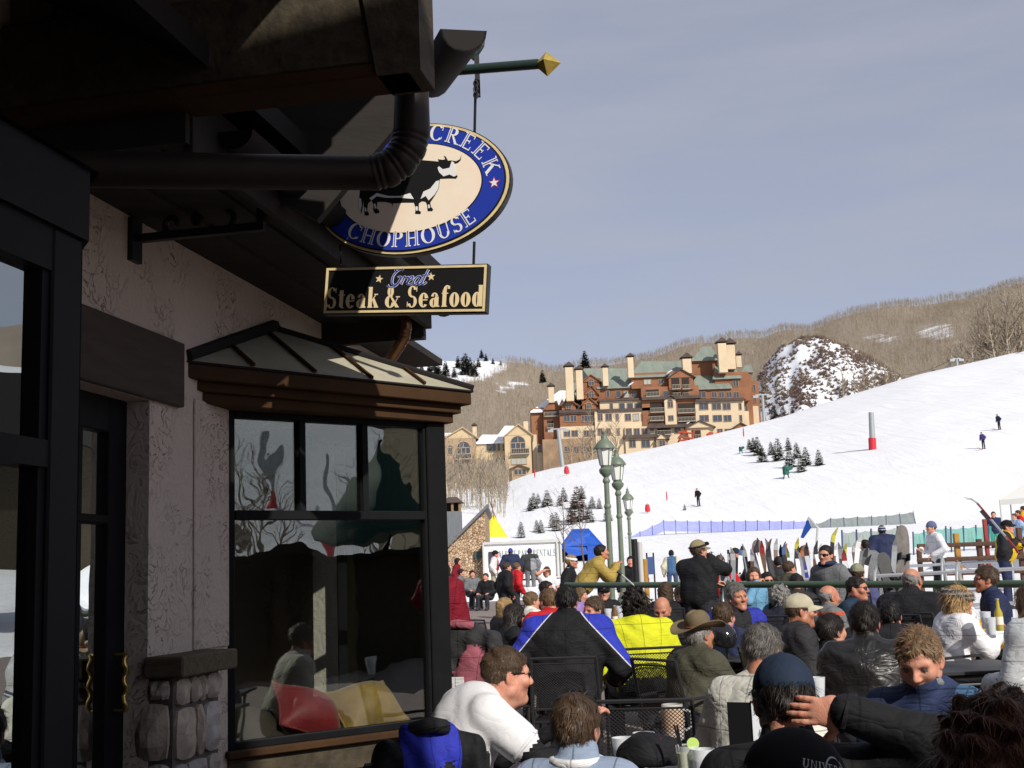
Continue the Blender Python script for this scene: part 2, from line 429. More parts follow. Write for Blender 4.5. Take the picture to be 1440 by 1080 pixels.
# ================================================================ single trees
def bare_tree(seed, h=9.0, limbs=16, spread=.2, start=.4, tr=.011, twig=3, tw=.0009):
    """trunk MB and crown MB of a leafless aspen of height h."""
    g = random.Random(seed)
    tb, cb = MB(), MB()
    pts = []; x = y = 0
    for i in range(9):
        t = i / 8; pts.append(Vector((x, y, h * t))); x += g.uniform(-.014, .014) * h; y += g.uniform(-.014, .014) * h
    tb.tube(pts, 0, n=6, rs=[h * tr * (1 - .9 * i / 8) for i in range(9)])
    def on(t):
        f = t * 8; i = min(7, int(f)); return pts[i].lerp(pts[i + 1], f - i)
    for k in range(limbs):
        t = start + (1 - start) * (k + g.random() * .7) / limbs * .97; p = on(min(.99, t)); a = g.uniform(0, 6.28)
        l = h * spread * (1.15 - t) * g.uniform(.7, 1.3) + h * .03
        d = Vector((math.cos(a), math.sin(a), g.uniform(.5, 1.3))).normalized()
        m_ = p + d * l * .5; q = p + d * l + Vector((0, 0, l * .25))
        r0 = h * tr * (1 - t) * .55 + h * tw
        cb.tube([p, m_, q], 0, n=4, rs=[r0, r0 * .7, r0 * .3], cap=False)
        for j in range(twig):
            s = g.uniform(.3, 1); b = p.lerp(q, s); a2 = a + g.uniform(-1.1, 1.1); l2 = l * g.uniform(.25, .55)
            d2 = Vector((math.cos(a2), math.sin(a2), g.uniform(.4, 1.6))).normalized(); e = b + d2 * l2
            cb.tube([b, e], 0, n=3, rs=[r0 * .4, r0 * .15], cap=False)
            for _ in range(2):
                c = b.lerp(e, g.uniform(.3, .9)); d3 = (d2 + Vector((g.gauss(0, .5), g.gauss(0, .5), g.gauss(.2, .3)))).normalized()
                cb.tube([c, c + d3 * l2 * .6], 0, n=3, rs=[r0 * .22, r0 * .1], cap=False)
    return tb, cb
def aspen(name, loc, h, seed, label, group=None, **kw):
    tb, cb = bare_tree(seed, h, **kw)
    e = empty(name, loc, 0, label, 'tree', group)
    tb.build('trunk', M_atrunk, e); cb.build('crown', M_atwig, e)
    return e
# tall aspens in front of the lodges (base px, base py, top py)
for i, (u, yb, yt, lab) in enumerate([
        (623, 722, 604, 'bare aspen closest to the dark window column'),
        (632, 728, 598, 'tall pale bare aspen rising above the little stone tower'),
        (650, 712, 610, 'slim bare aspen in front of the arched window of the left lodge'),
        (664, 708, 606, 'bare aspen with forked limbs beside the left lodge'),
        (676, 714, 622, 'short bare aspen between the two lodge gables'),
        (687, 712, 640, 'low bare aspen with a long limb reaching right'),
        (640, 716, 614, 'thin bare aspen between the tower and the lodge gable'),
        (700, 700, 648, 'small bare aspen at the open end of the thicket')]):
    p = hit(u, yb, 50, 240); h = (yb - yt) / ppm(p.y)
    aspen('aspen_tree', p - Vector((0, 0, .2)), h, 30 + i, lab, 'aspens below the lodges', limbs=22, start=.28, tr=.015, tw=.003, spread=.2)
# tall aspens on the right skyline
for i, (u, yb, yt) in enumerate([(1372, 545, 452), (1384, 541, 432), (1391, 540, 425), (1402, 537, 418), (1409, 536, 408), (1418, 534, 430), (1425, 530, 400), (1433, 528, 414), (1441, 526, 395), (1452, 524, 405)]):
    Y = 246 + 3 * (i % 3); p = at(u, yb, Y); h = (yb - yt) / ppm(Y) + 1
    aspen('aspen_tree', p - Vector((0, 0, 1)), h, 60 + i, ('%s tall bare aspen from the left on the skyline at the right edge' % ['first', 'second', 'third', 'fourth', 'fifth', 'sixth', 'seventh', 'eighth', 'ninth', 'tenth'][i]), 'aspens on the right skyline', limbs=34, start=.22, tr=.016, spread=.2, tw=.0036, twig=4)
# more skyline aspens low behind the crest
for i, (u, yt) in enumerate([(1188, 512), (1203, 520), (1217, 508), (1231, 518), (1248, 505), (1262, 515), (1340, 470), (1356, 462)]):
    yb = interp(u, [1180, 1300, 1440], [575, 545, 524]); Y = 250 + 5 * (i % 3); p = at(u, yb, Y); h = (yb - yt) / ppm(Y)
    aspen('aspen_tree', p - Vector((0, 0, 1)), h + 1, 80 + i, ('bare aspen behind the snow crest, %s from the left of its row' % ['first', 'second', 'third', 'fourth', 'fifth', 'sixth', 'seventh', 'eighth'][i]), 'aspens behind the snow crest', limbs=20, start=.3, tr=.018, tw=.005)

def spruce_mb(seed, tiers=13, brown=False):
    """unit-height young spruce (trunk, foliage)."""
    g = random.Random(seed); tb, fb = MB(), MB()
    tb.tube([(0, 0, -.04), (0, 0, .95)], 0, n=5, rs=[.022, .004])
    for k in range(tiers):
        z = .06 + .9 * k / tiers; rad = .33 * (1 - k / tiers) ** .8 + .03
        n = 12 if k < tiers - 3 else 7
        for j in range(n):
            a = 2 * math.pi * (j + g.random() * .7) / n + k; r = rad * g.uniform(.7, 1.15); dz = g.uniform(-.035, .03)
            c, s = math.cos(a), math.sin(a); w_ = r * .36
            b = Vector((0, 0, z + .03)); m_ = Vector((c * r * .55, s * r * .55, z + .005 + dz * .5)); q = Vector((c * r, s * r, z + dz + .02))
            sd = Vector((-s, c, 0)) * w_
            fb.tri(b, m_ - sd, q); fb.tri(b, q, m_ + sd)
            for _ in range(4):
                p = b.lerp(q, g.uniform(.35, .95)); d = Vector((g.gauss(0, 1), g.gauss(0, 1), g.gauss(.3, .7))).normalized() * .05
                e = p + Vector((c, s, .2)) * .045 + d * .5
                fb.tri(p - d * .35, p + d * .35, e)
    fb.tri((-.012, 0, .9), (.012, 0, .9), (0, 0, 1.02)); fb.tri((0, -.012, .9), (0, .012, .9), (0, 0, 1.02))
    return tb, fb
M_spruce = mat('spruce_needles', (.085, .085, .045), rough=.8, noise=.5, nscale=6, color2=(.04, .05, .035))
M_dspruce = mat('spruce_needles_dark', (.05, .06, .045), rough=.85, noise=.4, nscale=6)
M_brown = mat('dry_needles', (.16, .09, .06), rough=.9, noise=.5, nscale=6, color2=(.08, .06, .045))
M_bark = mat('dark_bark', (.1, .075, .055), rough=.9)
_sp = []
for k in range(4):
    tb, fb = spruce_mb(200 + k); e = empty('spruce', (0, -500, -50)); tb.build('trunk', M_bark, e); fb.build('crown', M_spruce, e); _sp.append(e)
def spruce(p, h, label, group, k, m=None, wide=1.0):
    o = copy_tree(_sp[k % 4]); o.location = p - Vector((0, 0, h * .03)); o.scale = (h * wide, h * wide, h); o.rotation_euler = (0, 0, k * 1.7)
    if m is not None:
        for ch in o.children:
            if ch.name.startswith('crown'):
                ch.data = ch.data.copy(); ch.data.materials[0] = m
    return tag(o, label, 'tree', group)
ORD = ['first', 'second', 'third', 'fourth', 'fifth', 'sixth', 'seventh', 'eighth', 'ninth', 'tenth', 'eleventh', 'twelfth', 'thirteenth', 'fourteenth', 'fifteenth', 'sixteenth', 'seventeenth', 'eighteenth', 'nineteenth', 'twentieth', 'twenty-first', 'twenty-second', 'twenty-third', 'twenty-fourth', 'twenty-fifth', 'twenty-sixth', 'twenty-seventh', 'twenty-eighth', 'twenty-ninth', 'thirtieth']
for i, (u, y, hp) in enumerate([(1054, 632, 16), (1060, 636, 22), (1066, 640, 28), (1072, 650, 26), (1085, 640, 20), (1095, 648, 34), (1109, 634, 20), (1111, 658, 30), (1121, 645, 24), (1127, 664, 26), (1134, 655, 28), (1152, 655, 24)]):
    p = hit(u, y, 60, 230)
    spruce(p, hp / ppm(p.y), '%s young green spruce from the left in the cluster halfway up the slope' % ORD[i], 'young spruces halfway up the slope', i)
for i, (u, y, hp, br) in enumerate([(733, 757, 24, 0), (746, 719, 20, 0), (751, 716, 24, 0), (757, 709, 16, 0), (755, 748, 18, 0), (761, 750, 20, 0), (764, 714, 12, 1), (770, 712, 24, 1), (777, 742, 22, 0), (783, 747, 28, 0), (787, 712, 16, 1), (793, 706, 22, 0), (803, 738, 26, 1), (809, 734, 38, 1), (812, 716, 34, 1), (818, 702, 20, 1), (821, 731, 30, 1), (830, 735, 26, 0), (833, 715, 18, 1), (843, 716, 16, 0), (855, 733, 26, 0), (888, 722, 10, 0), (963, 718, 9, 0)]):
    p = hit(u, y, 45, 230)
    spruce(p, hp / ppm(p.y), '%s %s spruce from the left on the snow behind the lamp posts' % (ORD[i], 'reddish brown dry' if br else 'young green'), 'small spruces on the lower snow', i, M_brown if br else None, 1.15 if br else 1)
# far conifers standing on the open snow patch of the hill, and on the skyline
for i, (u, y, hp) in enumerate([(592, 524, 14), (603, 526, 20), (609, 520, 16), (614, 530, 26), (626, 530, 24), (638, 531, 16), (644, 516, 18), (650, 519, 18), (655, 528, 34), (661, 522, 22), (667, 529, 24), (673, 516, 14), (678, 505, 14), (684, 507, 12), (694, 512, 10), (705, 514, 8)]):
    a = ua(u); best = None
    for r in range(500, 1101, 10):
        p = (r * math.sin(R(a)), r * math.cos(R(a)), zhill(a, r)); yy = project(p)[1]
        if best is None or abs(yy - y) < best[0]: best = (abs(yy - y), p, r)
    spruce(Vector(best[1]), hp / ppm(best[1][1]), 'dark conifer on the far snowy hilltop, %s from the left' % ORD[i], 'conifers on the far snowy hilltop', i, M_dspruce)
for i, (u, y, hp, Y, lab) in enumerate([(823, 520, 27, 1050, 'lone dark conifer on the skyline above the hotel roof'), (763, 538, 18, 800, 'lone small conifer on the brown hill left of the hotel chimneys'), (1316, 545, 26, 236, 'dark spruce on the snow crest left of the lift tower'), (1089, 592, 22, 240, 'spruce at the right end of the hotel, left one of three'), (1102, 592, 22, 243, 'spruce at the right end of the hotel, middle one of three'), (1115, 588, 16, 240, 'spruce at the right end of the hotel, right one of three')]):
    p = at(u, y, Y); spruce(p, hp / ppm(Y) * 1.1, lab, None, i + 1, M_dspruce)
for e in _sp:
    for c in list(e.children): bpy.data.objects.remove(c)
    bpy.data.objects.remove(e)
# ================================================================ restaurant front (left)
class Fr:
    """wall frame: s along azimuth az, o outward (to the right of it), z up."""
    def __init__(s, ox, oy, az):
        s.d = Vector((math.sin(R(az)), math.cos(R(az)), 0)); s.n = Vector((math.cos(R(az)), -math.sin(R(az)), 0)); s.o = Vector((ox, oy, 0))
        s.M = Matrix(((s.d.x, s.n.x, 0, ox), (s.d.y, s.n.y, 0, oy), (0, 0, 1, 0), (0, 0, 0, 1)))
    def p(s, a, b, z): return s.M @ Vector((a, b, z))
W1 = Fr(-1.51, 6.4, 11.0)
B1 = Fr(-1.51, 6.4, 51.0)
M_stucco = bpy.data.materials.new('stucco'); M_stucco.use_nodes = True
def _stucco():
    t = M_stucco.node_tree; b = t.nodes['Principled BSDF']; b.inputs['Roughness'].default_value = .9
    tc = t.nodes.new('ShaderNodeTexCoord')
    n1 = t.nodes.new('ShaderNodeTexNoise'); n1.inputs['Scale'].default_value = 11; n1.inputs['Detail'].default_value = 5; n1.inputs['Distortion'].default_value = 1.8
    n2 = t.nodes.new('ShaderNodeTexNoise'); n2.inputs['Scale'].default_value = 2.2; n2.inputs['Detail'].default_value = 5
    n3 = t.nodes.new('ShaderNodeTexNoise'); n3.inputs['Scale'].default_value = 70; n3.inputs['Detail'].default_value = 4
    # thin torn ridges where the noise crosses mid level
    sub = t.nodes.new('ShaderNodeMath'); sub.operation = 'SUBTRACT'; sub.inputs[1].default_value = .53
    ab = t.nodes.new('ShaderNodeMath'); ab.operation = 'ABSOLUTE'
    mr = t.nodes.new('ShaderNodeMapRange'); mr.inputs[1].default_value = 0; mr.inputs[2].default_value = .014; mr.inputs[3].default_value = 1; mr.inputs[4].default_value = 0
    gate = t.nodes.new('ShaderNodeMapRange'); gate.inputs[1].default_value = .47; gate.inputs[2].default_value = .6
    mul = t.nodes.new('ShaderNodeMath'); mul.operation = 'MULTIPLY'
    mx = t.nodes.new('ShaderNodeMix'); mx.data_type = 'RGBA'; mx.inputs[6].default_value = (.55, .465, .40, 1); mx.inputs[7].default_value = (.24, .185, .15, 1)
    hsub = t.nodes.new('ShaderNodeMath'); hsub.operation = 'SUBTRACT'
    ha = t.nodes.new('ShaderNodeMath'); ha.operation = 'MULTIPLY_ADD'; ha.inputs[1].default_value = .25
    bp = t.nodes.new('ShaderNodeBump'); bp.inputs['Distance'].default_value = .012; bp.inputs['Strength'].default_value = .9
    K = t.links.new
    for n in (n1, n2, n3): K(tc.outputs['Object'], n.inputs['Vector'])
    K(n1.outputs[0], sub.inputs[0]); K(sub.outputs[0], ab.inputs[0]); K(ab.outputs[0], mr.inputs[0]); K(n2.outputs[0], gate.inputs[0])
    K(mr.outputs[0], mul.inputs[0]); K(gate.outputs[0], mul.inputs[1]); K(mul.outputs[0], mx.inputs[0]); K(mx.outputs[2], b.inputs['Base Color'])
    K(n1.outputs[0], hsub.inputs[0]); K(mul.outputs[0], hsub.inputs[1]); K(n3.outputs[0], ha.inputs[0]); K(hsub.outputs[0], ha.inputs[2])
    K(ha.outputs[0], bp.inputs['Height']); K(bp.outputs[0], b.inputs['Normal'])
_stucco()
M_frame = mat('dark_frame', (.0085, .009, .0105), rough=.6, spec=.1, noise=.3, nscale=5)
M_bronze = mat('bronze_trim', (.06, .031, .015), rough=.7, spec=.08, noise=.3, nscale=4, color2=(.045, .024, .012))
M_timber = mat('timber', (.065, .05, .03), rough=.85, noise=.55, nscale=14, bump=.008, bscale=26, stretch=(1, .25, 1))
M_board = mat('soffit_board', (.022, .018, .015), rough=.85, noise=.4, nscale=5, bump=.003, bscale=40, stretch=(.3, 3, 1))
M_beam = mat('lintel_beam', (.06, .043, .033), rough=.8, noise=.35, nscale=7, bump=.003, bscale=25, stretch=(.4, .4, 3))
M_copper = mat('copper_pipe', (.3, .15, .07), rough=.33, metal=.75, noise=.5, nscale=4, color2=(.1, .055, .035))
M_gutter = mat('gutter_metal', (.017, .015, .015), rough=.75, spec=.15)
M_iron = mat('black_iron', (.022, .022, .024), rough=.45, metal=.4)
M_roofm = mat('bay_roof_metal', (.43, .40, .30), rough=.55, noise=.25, nscale=3)
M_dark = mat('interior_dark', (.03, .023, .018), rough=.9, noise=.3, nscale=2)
M_stone = [mat('pier_stone_%d' % k, c, rough=.9, noise=.4, nscale=9, bump=.012, bscale=16) for k, c in enumerate([(.55, .51, .47), (.38, .355, .33), (.52, .44, .35), (.43, .38, .33)])]
M_mortar = mat('mortar', (.13, .11, .1), rough=.95, noise=.4, nscale=30)
M_capstone = mat('cap_beam', (.11, .085, .05), rough=.85, noise=.4, nscale=10, bump=.004, bscale=30, stretch=(.5, 3, 3))
def glass_mat(name, refl=.16, tint=(.72, .78, .76), wav=.0012, kf=1.3):
    m = bpy.data.materials.new(name); m.use_nodes = True; t = m.node_tree; t.nodes.clear()
    out = t.nodes.new('ShaderNodeOutputMaterial'); mx = t.nodes.new('ShaderNodeMixShader'); tr = t.nodes.new('ShaderNodeBsdfTransparent'); gl = t.nodes.new('ShaderNodeBsdfGlossy')
    tr.inputs[0].default_value = (*tint, 1); gl.inputs['Roughness'].default_value = 0.0; gl.inputs[0].default_value = (.95, 1, .99, 1)
    lw = t.nodes.new('ShaderNodeFresnel'); lw.inputs[0].default_value = 1.5
    ma = t.nodes.new('ShaderNodeMath'); ma.operation = 'MULTIPLY_ADD'; ma.inputs[1].default_value = kf; ma.inputs[2].default_value = refl - .05; ma.use_clamp = True
    tc = t.nodes.new('ShaderNodeTexCoord'); n = t.nodes.new('ShaderNodeTexNoise'); n.inputs['Scale'].default_value = 2.6; n.inputs['Detail'].default_value = 1.5
    bp = t.nodes.new('ShaderNodeBump'); bp.inputs['Distance'].default_value = wav; bp.inputs['Strength'].default_value = 1
    K = t.links.new
    K(tc.outputs['Object'], n.inputs['Vector']); K(n.outputs[0], bp.inputs['Height']); K(bp.outputs[0], gl.inputs['Normal'])
    K(lw.outputs[0], ma.inputs[0]); K(ma.outputs[0], mx.inputs[0]); K(tr.outputs[0], mx.inputs[1]); K(gl.outputs[0], mx.inputs[2]); K(mx.outputs[0], out.inputs[0])
    return m
M_glass = glass_mat('window_glass', .105, (.86, .9, .88), .0028)
M_glass3 = glass_mat('near_glass', .045, (.5, .55, .55), .002, .45)
M_glass2 = glass_mat('door_glass', .08, (.5, .55, .55), .004)

rest = empty('restaurant_building', (-1.51, 6.4, 0), 0, 'brown stucco restaurant front with door, bay window and deep wooden eaves', 'building')
def rpart(mb, name, m, parent=None, bevel=0, sharp=None):
    """part in world coordinates under the restaurant (or one of its parts)."""
    o = mb.build(name, m, None, bevel=bevel, sharp=sharp)
    par = parent or rest
    o.parent = par; o.matrix_parent_inverse = Matrix.Translation(-Vector((-1.51, 6.4, 0))) if par is rest else Matrix.Identity(4)
    return o
def fbox(fr, *a):
    m = MB(); m.box(*a, M=fr.M); return m

# --- wall on line W1 with the door opening
wl = MB()
dw = MB(); dw.box(-8.5, -4.7, -.25, 0, 0, 3.9, M=W1.M); dw.box(-4.7, -2.3, -.25, 0, 2.745, 4.3, M=W1.M); rpart(dw, 'boarded_wall', M_board)  # stucco wall here; its deep shade is put into the dark board colour
wl.box(-4.7, -1.98, -.25, -.002, 2.43, 2.745, M=W1.M)
wl.box(-2.3, 0.02, -.25, 0, 2.745, 3.9, M=W1.M); wl.box(-1.98, 0.02, -.25, 0, 2.43, 2.745, M=W1.M)        # above the door
wl.box(-.845, .02, -.25, 0, 0, 2.43, M=W1.M)            # pier between door and bay
wl.box(.02, 3.3, -.25, 0, 2.66, 3.6, M=W1.M)          # above the bay
wl.box(1.92, 3.3, -.25, 0, 0, 2.66, M=W1.M)
wl.box(3.05, 3.3, -6.0, -.25, 0, 3.25, M=W1.M)          # far end wall going back
rpart(wl, 'wall', M_stucco)
ps = MB(); ps.box(-.40, -.0, 0, .012, 1.27, 2.5, M=W1.M); rpart(ps, 'pilaster', M_stucco, bevel=.008)
rpart(fbox(W1, -3.4, -.56, 0, .035, 2.43, 2.745), 'lintel', M_beam, bevel=.006)
# --- stone pier, cap and single stones
sp = MB(); sp.box(-.83, -.36, 0, .115, 0, 1.18, M=W1.M); rpart(sp, 'stone_pier_core', M_mortar)
rpart(fbox(W1, -.885, -.30, 0, .19, 1.18, 1.272), 'pier_cap', M_capstone, bevel=.008)
def stone_mesh(w_, h_, d_, g):
    """one rough building stone, front face uneven, sized w (x) h (z) d (y, outwards)."""
    m = MB(); n = 4; V = []
    for j in range(n + 1):
        for i in range(n + 1):
            u, v = i / n * 2 - 1, j / n * 2 - 1
            e = max(abs(u), abs(v)); rx = 1 - .12 * (abs(v) ** 3) * g.uniform(.5, 1.5); rz = 1 - .12 * (abs(u) ** 3) * g.uniform(.5, 1.5)
            dd = d_ * (.45 + g.uniform(-.1, .15) if e > .99 else (1 + g.uniform(-.3, .35)))
            V.append((u * rx * w_ / 2, dd, v * rz * h_ / 2))
    F = [(j * (n + 1) + i, (j + 1) * (n + 1) + i, (j + 1) * (n + 1) + i + 1, j * (n + 1) + i + 1) for j in range(n) for i in range(n)]
    m.smooth = False; m.add(V, F)
    # skirt back to the wall
    ring = [i for i in range(n)] + [n + (n + 1) * j for j in range(n)] + [(n + 1) * n + n - i for i in range(n)] + [(n + 1) * (n - j) for j in range(n)]
    b = len(m.v); m.v += [(m.v[k][0], -.01, m.v[k][2]) for k in ring]; k = len(ring)
    m.smooth = False
    for i in range(k): m.f.append((ring[i], ring[(i + 1) % k], b + (i + 1) % k, b + i)); m.m.append(0); m.sm.append(False)
    return m
g = random.Random(5)
def stone_face(fr, o_at, rows, swap=False):
    z = 1.175
    for hrow, cuts in rows:
        for (a, b) in cuts:
            w_, h_ = b - a, hrow
            sm_ = stone_mesh(w_ - .016, h_ - .016, .034, g)
            o = sm_.build('stone', M_stone[g.randrange(4)])
            T = Matrix.Translation(((a + b) / 2, o_at, z - hrow / 2))
            o.matrix_world = (fr.M @ T)
            o.parent = rest; o.matrix_parent_inverse = Matrix.Translation(-Vector((-1.51, 6.4, 0)))
        z -= hrow
stone_face(W1, .115, [(.13, [(-.83, -.68), (-.68, -.60), (-.60, -.52), (-.52, -.36)]), (.24, [(-.83, -.62), (-.62, -.54), (-.54, -.36)]), (.15, [(-.83, -.71), (-.71, -.5), (-.5, -.36)]), (.2, [(-.83, -.62), (-.62, -.46), (-.46, -.36)]), (.24, [(-.83, -.72), (-.72, -.55), (-.55, -.36)]), (.21, [(-.83, -.6), (-.6, -.36)])])
# the pier's face towards the camera: frame with s pointing from wall outward seen from the camera
pf = W1.p(-.83, 0, 0); W1b = Fr(pf.x, pf.y, 101.0)
stone_face(W1b, 0, [(.10, [(-.0, .11)]), (.26, [(-.07, .11)]), (.14, [(-.0, .11)]), (.28, [(-.08, .11)]), (.22, [(-.0, .11)]), (.17, [(-.05, .11)])])
# --- door with lites
door = rpart(fbox(W1, -2.05, -1.93, -.2, -.1, 0, 2.43), 'door', M_frame)
dm = MB()
for a, b, z0, z1 in [(-1.0, -.845, 0, 2.43), (-1.93, -1.0, 2.27, 2.43), (-1.93, -1.0, 0, .3), (-1.93, -1.0, 1.86, 1.9)]: dm.box(a, b, -.18, -.11, z0, z1, M=W1.M)
rpart(dm, 'door_frame', M_frame, door, bevel=.006)
for k, s in enumerate((-1.23, -1.46, -1.69)):
    rpart(fbox(W1, s - .014, s + .014, -.175, -.115, .3, 2.27), 'muntin', M_frame, door)
for s0, s1 in ((-1.216, -1.0), (-1.446, -1.244), (-1.676, -1.474), (-1.93, -1.704)):
    for z0, z1 in ((.3, 1.86), (1.9, 2.27)): rpart(fbox(W1, s0, s1, -.15, -.144, z0, z1), 'pane', M_glass2, door)
hd = MB(); pts = [W1.p(-.93 + .008 * math.cos(k * 1.6), -.06 + .008 * math.sin(k * 1.6), 1.05 + .02 * k) for k in range(13)]
hd.tube([W1.p(-.93, -.11, 1.05), pts[0]], .008); hd.tube(pts, .011); hd.tube([pts[-1], W1.p(-.93, -.11, 1.29)], .008)
rpart(hd, 'door_handle', mat('brass', (.55, .38, .12), rough=.3, metal=.9), door)
# --- far bay window
L_ = 1.40
RET = -39.0
def off_line(left, d):
    """plan corners of the bay pushed outward by d: W1 start, outer corner, W1 end."""
    c0 = Vector((-1.51, 6.4, 0)); c1 = B1.p(L_, 0, 0)
    B2 = Fr(c1.x, c1.y, RET)
    def isect(p, u, q, v):
        den = u.x * v.y - u.y * v.x; r = q - p; t = (r.x * v.y - r.y * v.x) / den; return p + u * t
    l1 = (c0 + B1.n * d, B1.d); l2 = (c1 + B2.n * d, B2.d); lw = (Vector((-1.51, 6.4, 0)), W1.d)
    return [isect(*l1, *lw) if left is None else W1.p(left, 0, 0), isect(*l1, *l2), isect(*l2, *lw)]
def bay_ring(d, z0, z1, m=None, left=None):
    """solid slab following the bay plan pushed out by d between two heights."""
    P = off_line(left, d); m = m or MB()
    m.prism([(p.x, p.y, z0) for p in P], (0, 0, z1 - z0)); return m
bay = rpart(bay_ring(.02, 0, .05), 'bay_window', M_frame)
def flip(m):
    m.f = [f[::-1] for f in m.f]; return m
c1 = B1.p(L_, 0, 0); B2 = Fr(c1.x, c1.y, RET); L2 = 1.15
# boards under the sill
for fr, ln in ((B1, L_), (B2, L2)):
    for k in range(5):
        rpart(fbox(fr, .0, ln, -.06, .012 + .004 * (k % 2), .05 + .132 * k, .05 + .132 * k + .126), 'sill_board', M_timber, bay)
sl = MB()
for fr, ln in ((B1, L_), (B2, L2)): sl.box(-.02, ln + .02, -.05, .055, .712, .748, M=fr.M)
rpart(sl, 'sill', M_bronze, bay, bevel=.005)
for fr, ln in ((B1, 1.27), (B2, L2)):
    a0 = .0 if fr is B1 else .12
    m = MB()
    m.box(a0, a0 + .045, -.07, .0, .748, 2.49, M=fr.M); m.box(ln - .02, ln + .0, -.07, .0, .748, 2.49, M=fr.M)
    m.box(a0 + .045, ln - .02, -.07, .0, .748, .785, M=fr.M); m.box(a0 + .045, ln - .02, -.07, .0, 2.455, 2.49, M=fr.M)
    m.box(a0 + .045, ln - .02, -.07, .006, 1.915, 1.965, M=fr.M)
    fo = rpart(m, 'window_frame', M_frame, bay, bevel=.004)
    w3 = (ln - .02 - a0 - .045) / 3
    for k in (1, 2): rpart(fbox(fr, a0 + .045 + w3 * k - .018, a0 + .045 + w3 * k + .018, -.065, .004, 1.965, 2.455), 'mullion', M_frame, bay)
    rpart(fbox(fr, a0 + .045, ln - .02, -.036, -.03, .785, 1.915), 'pane', M_glass, bay)
    for k in range(3): rpart(fbox(fr, a0 + .045 + w3 * k + (.018 if k else 0), a0 + .045 + w3 * (k + 1) - (.018 if k < 2 else 0), -.036, -.03, 1.965, 2.455), 'pane', M_glass, bay)
for fr, ln in ((B1, L_),):
    m = MB(); m.box(ln - .13, ln + .005, -.12, .012, .748, 2.49, M=fr.M); rpart(m, 'corner_post', M_frame, bay, bevel=.006)
for nm, d, z0, z1, mm, lf in (('lower_fascia', .045, 2.49, 2.545, M_bronze, -.30), ('cove', .08, 2.545, 2.595, M_bronze, -.36), ('upper_fascia', .125, 2.595, 2.668, M_bronze, -.46), ('drip_edge', .137, 2.668, 2.68, M_gutter, -.48)):
    rpart(bay_ring(d, z0, z1, left=lf), nm, mm, bay, bevel=.004)
P = off_line(-.47, .135); q1 = W1.p(.62, .02, 3.04); P = [Vector((p.x, p.y, 2.681)) for p in P]; q2 = P[2]
m = MB(); m.add([P[0], P[1], P[2], q1], [(0, 1, 3), (1, 2, 3), (0, 3, 2), (2, 1, 0)])
br = rpart(m, 'bay_roof', M_roofm, bay)
for k in range(1, 5):
    t = k / 5; e = P[0].lerp(P[1], t)
    # ribs run square to the eave up to the hip or the wall
    up = (q1 - P[0].lerp(P[1], ((q1 - P[0]).dot(B1.d)) / ((P[1] - P[0]).length))); tt = (q1 - P[0]).dot(B1.d) / (P[1] - P[0]).length
    f = min(t / tt, (1 - t) / (1 - tt)) * .97
    n = B1.n * .4 + Vector((0, 0, 1)); n.normalize()
    m = MB(); m.tube([e + n * .012, e + up * f + n * .012], .011, n=4); o = rpart(m, 'roof_rib', M_bronze, bay)
m = MB(); m.tube([P[1] + Vector((0, 0, .014)), q1 + Vector((0, 0, .014))], .018, n=6); m.tube([P[0] + Vector((0, 0, .02)), q1 + Vector((0, 0, .03))], .034, n=6); m.tube([q1 + Vector((0, 0, .02)), q2 + Vector((0, 0, .02))], .03, n=6)
rpart(m, 'roof_flashing', M_gutter, bay)
# --- room behind the glass
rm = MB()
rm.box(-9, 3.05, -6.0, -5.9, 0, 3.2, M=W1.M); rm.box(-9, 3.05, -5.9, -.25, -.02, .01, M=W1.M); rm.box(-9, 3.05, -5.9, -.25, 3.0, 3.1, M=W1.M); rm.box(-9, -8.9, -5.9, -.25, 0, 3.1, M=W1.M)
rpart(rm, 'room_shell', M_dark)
P0 = off_line(None, -.07); m = MB(); m.prism([(p.x, p.y, .60) for p in P0], (0, 0, .08)); ws_ = rpart(m, 'window_seat', M_timber, bay)
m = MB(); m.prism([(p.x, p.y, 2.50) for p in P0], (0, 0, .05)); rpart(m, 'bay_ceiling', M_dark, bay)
m = MB(); m.box(.7, .78, -1.2, -1.12, 0, 3.0, M=W1.M); m.box(2.0, 2.08, -2.2, -2.12, 0, 3.0, M=W1.M); rpart(m, 'room_column', mat('olive_column', (.2, .16, .06), rough=.6))
# --- near bay (only its corner post and a sliver of glass are in view)
nb = Fr(-1.17, 3.27, 11.0)
npost = rpart(fbox(nb, -.14, .0, -.16, .0, 0, 2.52), 'near_bay_window', M_frame, bevel=.006)
m = MB()
for z0, z1 in ((.70, .78), (1.88, 1.95), (2.40, 2.52)): m.box(-1.5, -.14, -.08, -.004, z0, z1, M=nb.M)
m.box(-1.62, -1.5, -.1, 0, 0, 2.52, M=nb.M); m.box(-.172, -.14, -.09, -.012, .78, 2.40, M=nb.M); rpart(m, 'window_frame', M_frame, npost)
for z0, z1 in ((.78, 1.88), (1.95, 2.40)): rpart(fbox(nb, -1.5, -.172, -.045, -.039, z0, z1), 'pane', M_glass3, npost)
for k in range(5): rpart(fbox(nb, -1.5, -.14, -.06, -.006 - .004 * (k % 2), .02 + .135 * k, .02 + .135 * k + .13), 'sill_board', M_timber, npost)
ncf = Fr(nb.p(0, 0, 0).x, nb.p(0, 0, 0).y, -29.0)
rpart(fbox(ncf, 0.0, 1.42, -.09, 0.0, 0, 2.52), 'canted_side', M_frame, npost)
m = MB(); q = [nb.p(-1.9, -.95, 2.52), nb.p(-1.9, .012, 2.52), nb.p(.012, .012, 2.52), nb.p(1.12, -.95, 2.52)]
m.prism([tuple(p) for p in q][::-1], (0, 0, .2)); rpart(flip(m), 'near_cornice', M_frame, npost)
